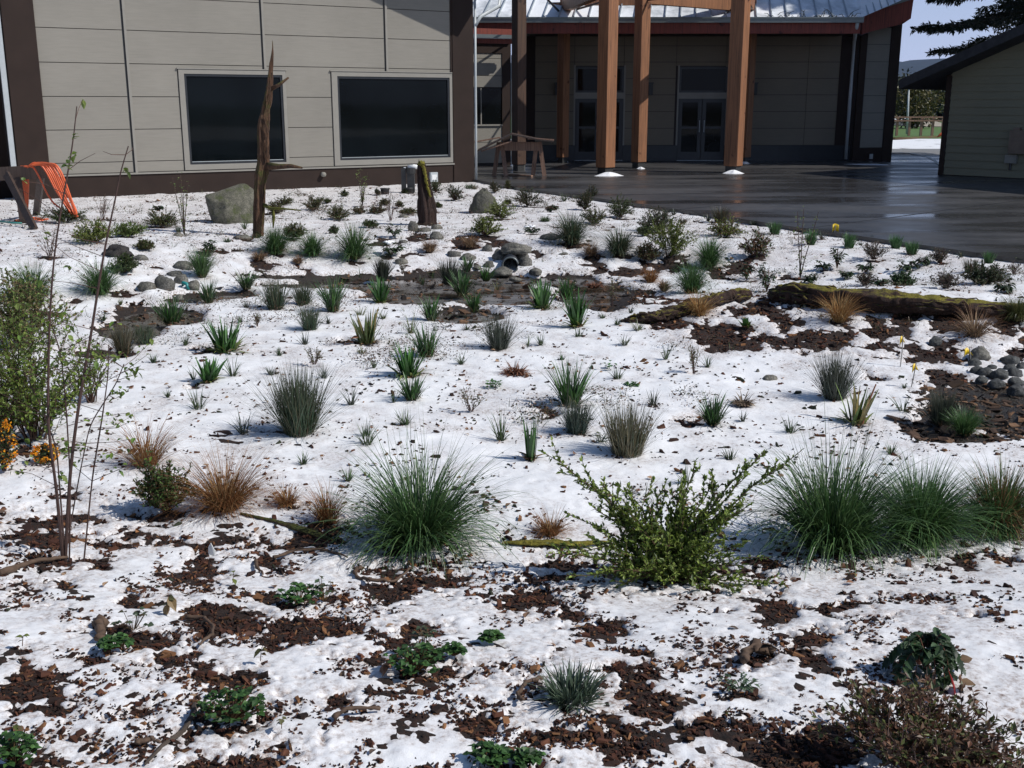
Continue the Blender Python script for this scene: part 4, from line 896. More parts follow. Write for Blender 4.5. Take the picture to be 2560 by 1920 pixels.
curl('F', [(1130, 1095), (1060, 1090), (1000, 1120), (1010, 1160)], 'broken curl of bark in its own melt hole', .018)
curl('E', [(590, 1500), (660, 1490), (700, 1500)], 'short dark stick near the bottom left')
curl('E', [(0, 760), (150, 715), (290, 690)], 'long grey branch on the snow at the foot of the left sapling', .012)
curl('E', [(1180, 690), (1300, 665), (1420, 660), (1500, 700)], 'thin root in front of the fallen mossy branch')

# ------------------------------------------------------------------ stones
def icos(sub=3):
    import bmesh
    bm = bmesh.new(); bmesh.ops.create_icosphere(bm, subdivisions=sub, radius=1); V = np.array([v.co[:] for v in bm.verts]); F = [[v.index for v in f.verts] for f in bm.faces]; bm.free(); return V, F
IV, IF = icos(4); JV, JF = icos(3)
def stone(c, x, y, w_, h, lab, m=None, seed=0, name='stone', cat='stone', grp=None, rough=.20, fy=.8, zoff=0.0, angular=False, prof=None):
    p = at(*px(c, x, y)); s = depth(p) / FPX * CROP[c][2]; W_ = w_ * s / 2; Hh = h * s; V = (IV if w_ > 150 or angular else JV).copy(); F = IF if w_ > 150 or angular else JF
    n = fbm(V[:, 0] + seed * 3.1 + 10, V[:, 1] + V[:, 2] * 1.7 + 5, .9, seed, 4) * rough + fbm(V[:, 2] + 20, V[:, 0] - V[:, 1] + seed, .6, seed + 9, 3) * rough * .5
    V = V * (1 + n)[:, None]
    if angular:
        for k in range(7):
            r_ = np.random.default_rng(seed * 10 + k); d = r_.normal(0, 1, 3); d /= np.linalg.norm(d); q = V @ d; lim = r_.uniform(.55, .8); V = V - np.maximum(q - lim, 0)[:, None] * d * .85
    V[:, 2] = np.where(V[:, 2] < -.4, -.4 + (V[:, 2] + .4) * .3, V[:, 2])
    lowz, hiz = V[:, 2].min(), V[:, 2].max()
    if prof is not None: V = prof(V)
    V = np.stack([V[:, 0] * W_, V[:, 1] * W_ * fy, (V[:, 2] - lowz) / (hiz - lowz) * (Hh * 1.25) - Hh * .25], 1)
    o = p + np.array([0, W_ * fy * .6, 0]); o[2] = ground(o[0], o[1]) + zoff; g = G(); g.add(V, F, (1, 1, 1)); ob = g.build(name, m or M_STONE, None, True); ob.location = tuple(o); return tag(ob, lab, cat, grp)
stone('A1', 1590, 1545, 450, 265, 'big mossy grey boulder left of the tall dead trunk', M_BOULD, 3, 'boulder', 'boulder', rough=.22, angular=True, fy=.7)
def pk(V): V = V.copy(); f = np.clip((V[:, 2] + .4) / 1.4, 0, 1); V[:, 0] = V[:, 0] * (1 - .55 * f ** 1.6); V[:, 1] *= (1 - .4 * f ** 1.6); return V
stone('B1', 1682, 1478, 208, 172, 'smooth rounded grey boulder by the patio corner', M_BOULD, 5, 'boulder', 'boulder', rough=.16, prof=pk)
stone('A2', 800, 400, 200, 85, 'black rough lump on the snow left of the grey stones', M_BLACKROCK, 7, 'dark_rock', 'rock', rough=.25)
GL = 'grey stones around the left end of the pond'
stone('A2', 1135, 632, 142, 108, 'largest upright grey stone in the left stone pile', None, 11, grp=GL)
stone('A2', 1250, 585, 98, 66, 'rounded stone on top right of the left stone pile', None, 12, grp=GL)
stone('A2', 1330, 622, 96, 66, 'rightmost stone of the left stone pile, over a teal pipe', None, 13, grp=GL)
stone('A2', 1010, 632, 135, 62, 'flat tilted stone at the left foot of the stone pile', None, 14, grp=GL)
stone('A2', 1205, 530, 105, 36, 'small flat stone behind the left stone pile', None, 15, grp=GL)
stone('A2', 1235, 690, 62, 36, 'little stone below the left stone pile by the water', None, 16, grp=GL)
stone('A2', 1322, 714, 80, 28, 'flat wet stone at the pond edge under the stone pile', None, 17, grp=GL)
stone('A2', 965, 420, 105, 38, 'pale flat stone half under snow right of the black lump', None, 18, grp=GL)
stone('A2', 1262, 480, 140, 50, 'flat stone touching the slim grass tussock above the stone pile', None, 19, grp=GL)
stone('A2', 1225, 255, 70, 32, 'snow-dusted stone at the foot of the leafy sapling by the boulder', None, 20)
stone('A2', 1670, 270, 110, 30, 'flat stone at the foot of the tall dead trunk', None, 21)
stone('B1', 1195, 1600, 76, 72, 'round grey stone leaning on the left of the stump', None, 22)
stone('B1', 1268, 1605, 100, 32, 'flat stone in front of the stump', None, 23)
stone('B1', 1362, 1590, 72, 38, 'small stone right of the stump base', None, 24)
stone('B1', 1352, 1655, 100, 52, 'oval grey stone in the snow below the stump', None, 25)
stone('B2', 1128, 126, 72, 26, 'flat stone left of the stump beside dry twigs', None, 26)
GC = 'grey stones around the culvert pipe'
stone('B2', 1113, 447, 98, 38, 'lone oval stone on snow at the far pond edge', None, 27, grp=GC)
stone('B2', 1483, 397, 105, 40, 'left stone of the pair left of the culvert', None, 28, grp=GC)
stone('B2', 1570, 422, 112, 48, 'right stone of the pair left of the culvert', None, 29, grp=GC)
stone('B2', 1708, 360, 78, 46, 'round stone up the bank left of the culvert slab', None, 30, grp=GC)
stone('B2', 1792, 418, 90, 76, 'stone wedged under the left end of the culvert slab', None, 32, grp=GC)
stone('B2', 1722, 470, 74, 46, 'round stone low on the left of the culvert', None, 33, grp=GC)
stone('B2', 1975, 462, 104, 66, 'tan round stone right of the culvert mouth', None, 34, grp=GC)
stone('B2', 1955, 418, 90, 70, 'stone holding up the right end of the culvert slab', None, 35, grp=GC)
stone('B2', 1812, 520, 135, 54, 'long wet stone in front of the culvert', None, 36, grp=GC)
stone('B2', 2045, 515, 86, 44, 'low wet stone right below the culvert', None, 37, grp=GC)
stone('B2', 1900, 560, 80, 30, 'dark wet stone in the water before the culvert', None, 38, grp=GC)
stone('B2', 1640, 480, 60, 30, 'small wet stone among the straps left of the culvert', None, 39, grp=GC)
ob = stone('B2', 1908, 400, 206, 66, 'broad flat capstone lying over the culvert mouth', None, 31, name='capstone', zoff=.0, fy=.6)
p = at(*px('B2', 1908, 470)); s_ = depth(p) / FPX * K1; ob.location[2] = p[2] + 92 * s_; ob.location[1] = p[1] + .25
GR = 'dark wet cobbles spilling down at the right edge'
for i, (x, y, w_, h, lab) in enumerate([(1918, 1105, 140, 92, 'largest light grey cobble beside the rightmost flag'), (1878, 1150, 92, 60, 'olive cobble directly below the largest cobble'), (1890, 1200, 90, 56, 'cobble second below the largest one'), (1955, 1215, 110, 60, 'dark cobble right of the column under the flag'), (2055, 1240, 120, 76, 'broad blue-grey cobble in the middle of the pile'), (2160, 1225, 120, 66, 'dark cobble in the upper right of the pile'), (2035, 1292, 130, 56, 'flat cobble at the front middle of the pile'), (2165, 1345, 120, 76, 'lowest right cobble of the pile'), (2120, 1175, 84, 44, 'small cobble at the top of the pile'), (2195, 1165, 60, 50, 'cobble cut by the right picture edge, upper'), (2130, 1130, 130, 54, 'rough stone above the pile, half in snow'), (1928, 1258, 90, 46, 'cobble at the left front of the pile'), (2170, 1275, 110, 50, 'flat dark cobble above the lowest right one'), (1605, 1000, 90, 60, 'rounded stone in mulch left of the brown sedge below the log'), (1995, 1170, 70, 34, 'small pinkish cobble in the middle of the pile')]):
    stone('D2', x, y + 5, w_, h, lab, M_COBBLE if i else M_STONE, 50 + i, 'cobble', 'cobble', GR if i != 13 else None)
stone('C2', 600, 275, 150, 38, 'flat pale stone left of the big tussock near the patio', None, 71)
stone('C2', 690, 388, 66, 22, 'small flat stone alone on snow right of the culvert', None, 72)
stone('C2', 2120, 1250, 100, 36, 'lone angular grey stone on the open snow at right', None, 73)
stone('C2', 2030, 1195, 28, 28, 'small brown stone on the open snow at right', None, 74)
stone('B2', 1128, 300, 60, 22, 'flat stone at the left end of a bare mulch patch by the stump', None, 75)

# culvert pipe
p = at(*px('B2', 1868, 500)); s_ = depth(p) / FPX * K1; r = 54 * s_; t = thing('culvert_pipe', tuple(p + [0, .05, r * .85]), 'dark corrugated drain pipe mouth under the flat capstone', 'pipe')
g = G(); n = 24; V = []; F = []
for k, (yy, rr) in enumerate(((0, r), (0, r * .93), (.9, r * .93), (.9, r))):
    for j in range(n): a = j / n * 6.2832; V.append((rr * math.cos(a), yy, rr * math.sin(a)))
for k in range(4):
    for j in range(n): F.append((k * n + j, k * n + (j + 1) % n, ((k + 1) % 4) * n + (j + 1) % n, ((k + 1) % 4) * n + j))
g.add(V, F, (1, 1, 1)); g.build('pipe_wall', M_FRAME, t, True)
g = G(); g.tube([(0, .85, 0), (0, .88, 0)], r * .92, sides=20); g.build('pipe_end', M_STEEL, t)
g = G(); P = [(r * 1.0 * math.cos(a), -.01, r * 1.0 * math.sin(a)) for a in np.linspace(.2, 6.0, 30)]; g.tube(P, .012, sides=6); g.build('rim', M_GUT, t, True)
p = at(*px('A2', 1280, 618)); g = G(); s_ = depth(p) / FPX * K1; g.tube([(-30 * s_, .1, .02), (-10 * s_, 0, .05), (12 * s_, 0, .04), (28 * s_, -.02, -.02)], .02, sides=8); ob = g.build('drain_pipe', simple('teal_plastic', (0.02, 0.22, 0.22), .4), None, True); ob.location = tuple(p + [0, 0, .02]); tag(ob, 'short teal plastic pipe poking from the left stone pile', 'pipe')

# ------------------------------------------------------------------ sawhorses
def sawhorse(c, top, legs, depthpx, lab, h=.16):
    """top: two crop points; legs: list of (xt,yt,xb,yb)"""
    pb = [at(*px(c, l[2], l[3])) if c != 'C1' else on_z(*px(c, l[2], l[3]), 0.0) for l in legs]; Y0 = np.mean([q[1] for q in pb]); o = np.array([np.mean([q[0] for q in pb]), Y0, min(q[2] for q in pb)])
    t = thing('sawhorse', tuple(o), lab, 'sawhorse', 'wooden sawhorses'); A = on_y(*px(c, *top[0]), Y0); B = on_y(*px(c, *top[1]), Y0); g = G(); g.bar(A - o, B - o, .1, h); g.build('top_beam', M_SAW if c == 'C1' else M_WEATH, t)
    for l, q in zip(legs, pb):
        a = on_y(*px(c, l[0], l[1]), Y0 + (q[1] - Y0) * .15); g = G(); g.bar(q - o, a - o, .1, .045, up=(0, 1, 0)); g.build('leg', M_SAW if c == 'C1' else M_WEATH, t)
    return t, o, Y0
t, o, Y0 = sawhorse('C1', [(245, 1010), (520, 1012)], [(240, 985, 208, 1216), (262, 985, 290, 1220), (500, 1000, 476, 1214), (522, 980, 556, 1216)], 0, 'wooden sawhorse with brown legs carrying warped boards by the left hall corner', .2)
g = G(); P = [(80, 985), (150, 965), (235, 955), (330, 918)]
def pc(x, y, dy): return on_y(*px('C1', x, y), Y0 + dy)
V = []
for (x, y) in ((95, 1035), (330, 920), (500, 955), (615, 968)):
    for dy in (-.55, .55): V.append(pc(x, y, 0) + [0, dy, 0])
V2 = [v - [0, 0, .03] for v in V]; n = len(V)
F = [(0, 2, 3, 1), (2, 4, 5, 3), (4, 6, 7, 5)] + [(n + 1, n + 3, n + 2, n), (n + 3, n + 5, n + 4, n + 2), (n + 5, n + 7, n + 6, n + 4)] + [(0, n, n + 2, 2), (2, n + 2, n + 4, 4), (4, n + 4, n + 6, 6), (1, 3, n + 3, n + 1), (3, 5, n + 5, n + 3), (5, 7, n + 7, n + 5), (6, n + 6, n + 7, 7), (0, 1, n + 1, n)]
g.add(V + V2, F); tag(g.build('plywood_sheet', M_WEATH), 'dark bent sheet draped over the sawhorse like a small roof', 'board')
for a, b, wd, lab in (((70, 982), (250, 950), .14, 'pale warped board sticking out left of the sawhorse'), ((440, 958), (622, 967), .1, 'thin pale board end sticking out right of the sawhorse'), ((120, 1045), (330, 975), .12, 'dark plank leaning up to the sawhorse from the left')):
    g = G(); g.bar(pc(*a, -.45), pc(*b, -.45), wd, .03); tag(g.build('board', M_SAW), lab, 'board', 'boards on the right sawhorse')
g = G(); g.bar(on_z(*px('C1', 305, 1208), .02), on_z(*px('C1', 470, 1216), .02), .08, .03); tag(g.build('board', M_SAW), 'thin strip of wood lying between the sawhorse legs', 'board', 'boards on the right sawhorse')
t, o, Y0 = sawhorse('A1', [(-60, 1205), (385, 1182)], [(45, 1205, 240, 1590), (285, 1205, 250, 1490), (-30, 1210, -120, 1520), (120, 1230, 165, 1545)], 0, 'weathered sawhorse with orange hose hung over it at the left edge', .19)
# hose
g = G(); rg = random.Random(5)
def ph(x, y, dy): return on_y(*px('A1', x, y), Y0 + dy)
for i in range(9):
    k = i / 8; ptsx = [(178 + 4 * i + rg.uniform(-6, 6), 1160 - 2 * i), (225 + 8 * i, 1136 - 8 * ((i * 5) % 3)), (268 + 15 * i, 1142 - 6 * ((i * 7) % 3)), (310 + 15 * i, 1205 + rg.uniform(-10, 10)), (362 + 13 * i, 1300 + rg.uniform(-10, 10)), (415 + 11 * i + rg.uniform(-9, 9), 1390), (455 + 9 * i + rg.uniform(-9, 9), 1450), (505 + 4 * i, 1500)]
    if i == 0: ptsx = [(165, 1150), (230, 1150), (275, 1230), (320, 1330), (365, 1400), (430, 1450)]
    P = np.array([ph(x, y, -.12 - .03 * i * (1 if j > 1 else .4)) for j, (x, y) in enumerate(ptsx)]); s = np.linspace(0, len(P) - 1, 34)
    Q = np.stack([np.interp(s, range(len(P)), P[:, j]) for j in range(3)], 1)
    for _ in range(3): Q[1:-1] = (Q[:-2] + Q[2:] + 2 * Q[1:-1]) / 4
    g.tube(Q, .0125, sides=8)
    if i % 2 == 0:
        P = np.array([ph(150 + 5 * i, 1150, -.02), ph(135 + 7 * i, 1280, .08), ph(140 + 6 * i, 1400, .1), ph(150 + 4 * i, 1490, .1)]); g.tube(P, .022, sides=8)
for i in range(3):
    c_ = ph(195 + 14 * i, 1532, .1 * i); P = [c_ + [.20 * math.cos(a) * (1 + .05 * i), .2 * math.sin(a), .012 * i + .015 * math.sin(a * 3 + i)] for a in np.linspace(0, 6.28, 26)]; g.tube(P, .013, sides=8)
tag(g.build('hose', M_HOSE, None, True), 'thick bundle of orange hose draped over the left sawhorse', 'hose')
g = G(); P = [at(*px('A1', x, y)) + [0, 0, .03] for x, y in ((-60, 1540), (30, 1548), (90, 1556), (150, 1557))]; g.tube(P, .014, sides=6); tag(g.build('garden_hose', simple('teal_hose', (0.05, 0.25, 0.22), .4), None, True), 'thin teal hose lying on the snow under the left sawhorse', 'hose')

# standpipe, pots, tag, flags
def standpipe():
    p = at(*px('B1', 1165, 1335)); Yq = p[1]; t = thing('standpipe', tuple(p), 'dark utility post with white valve cap just left of the stump', 'utility post'); o = np.array(p); q = lambda x, y: on_y(*px('B1', x, y), Yq) - o
    g = G(); a, b = q(1118, 1330), q(1145, 1160); g.box(a[0], b[0], -.05, .05, 0, b[2]); a, b = q(1158, 1330), q(1205, 1150); g.box(a[0], b[0], -.06, .06, 0, b[2] - .05); g.tube([q(1181, 1200), q(1181, 1160)], .09, .1, 10); g.build('post', M_STEEL, t)
    g = G(); g.tube([q(1160, 1155), q(1240, 1152)], .045, sides=8); g.tube([q(1198, 1155), q(1198, 1136)], .03, sides=8); g.tube([q(1130, 1162), q(1150, 1162)], .02, sides=6); g.build('valve', M_WHITE, t, True)
standpipe()
for x, y, w_, h, lab in ((1008, 1342, 68, 44, 'low black plastic pot on snow left of the utility post'), (1172, 1335, 58, 40, 'low black plastic pot under the utility post')):
    p = at(*px('B1', x, y)) + [0, -.12, 0]; s = depth(p) / FPX * K1; g = G(); r = w_ * s / 2; hh = h * s; g.tube([(0, 0, -.02), (0, 0, hh * .85), (0, 0, hh * .86), (0, 0, hh)], [r * .8, r * .92, r, r], sides=18); ob = g.build('plant_pot', M_STEEL, None, True); ob.location = tuple(p); tag(ob, lab, 'pot', 'black pots by the hall wall')
p = at(*px('E', 915, 672)); g = G(); s = depth(p) / FPX * K2; g.add([(-6 * s, 0, -.01), (12 * s, .004, -.01), (16 * s, .0, 18 * s), (2 * s, -.01, 62 * s), (-12 * s, 0, 40 * s), (-16 * s, .004, 12 * s)], [(0, 1, 2, 3, 4, 5)]); V = g.V[0]; g.add(V + [0, .004, 0], [(5, 4, 3, 2, 1, 0)]); g.add([v for q in zip(V, V + [0, .004, 0]) for v in q], [(2 * i, 2 * ((i + 1) % 6), 2 * ((i + 1) % 6) + 1, 2 * i + 1) for i in range(6)]); ob = g.build('plant_tag', M_WHITE); ob.location = tuple(p); tag(ob, 'white plastic plant tag stuck in the near snow', 'plant tag')
def flag(c, bx, by, fx, fy, w_, h, lab, tri=False):
    p = at(*px(c, bx, by)); s = depth(p) / FPX * CROP[c][2]; t = thing('marker_flag', tuple(p), lab, 'flag', 'small yellow marker flags'); top = np.array([(fx - bx) * s, 0, (by - fy) * s / math.cos(.1)])
    g = G(); g.tube([(0, 0, -.05), tuple(top * .5 + [.004, 0, 0]), tuple(top)], .0022 + .00022 * depth(p), sides=5); g.build('wire', M_WIRE, t)
    g = G(); a = w_ * s; b = h * s; V = []; F = []; nx = 5
    for i in range(nx + 1):
        f = i / nx; dz = .15 * b * math.sin(f * 3.3); yy = .25 * a * math.sin(f * 4)
        z0_, z1_ = (-b, 0.0) if not tri else (-b + b * .28 * f, -b * .62 * (1 - f) * 0 - b * .55 * f)
        V += [top + [(f - .5) * a, yy, z0_ + dz], top + [(f - .5) * a, yy + .3 * a * (1 - f) * .3, z1_ + dz - (0.5 * b * abs(f - .45) if tri else 0)]]
    for i in range(nx): F.append((2 * i, 2 * i + 2, 2 * i + 3, 2 * i + 1))
    g.add(V, F); ob = g.build('flag', M_FLAG, t, True); so_ = ob.modifiers.new('thick', 'SOLIDIFY'); so_.thickness = .0015
flag('D2', 895, 255, 905, 172, 40, 48, 'square yellow marker flag beside the patio edge')
flag('D2', 1355, 1160, 1356, 930, 34, 72, 'left tall yellow marker flag below the long log', True)
flag('D2', 1425, 1305, 1450, 1120, 42, 74, 'yellow marker flag nearest the camera on open snow', True)
flag('D2', 1845, 1140, 1820, 1014, 54, 72, 'yellow marker flag beside the largest cobble', True)
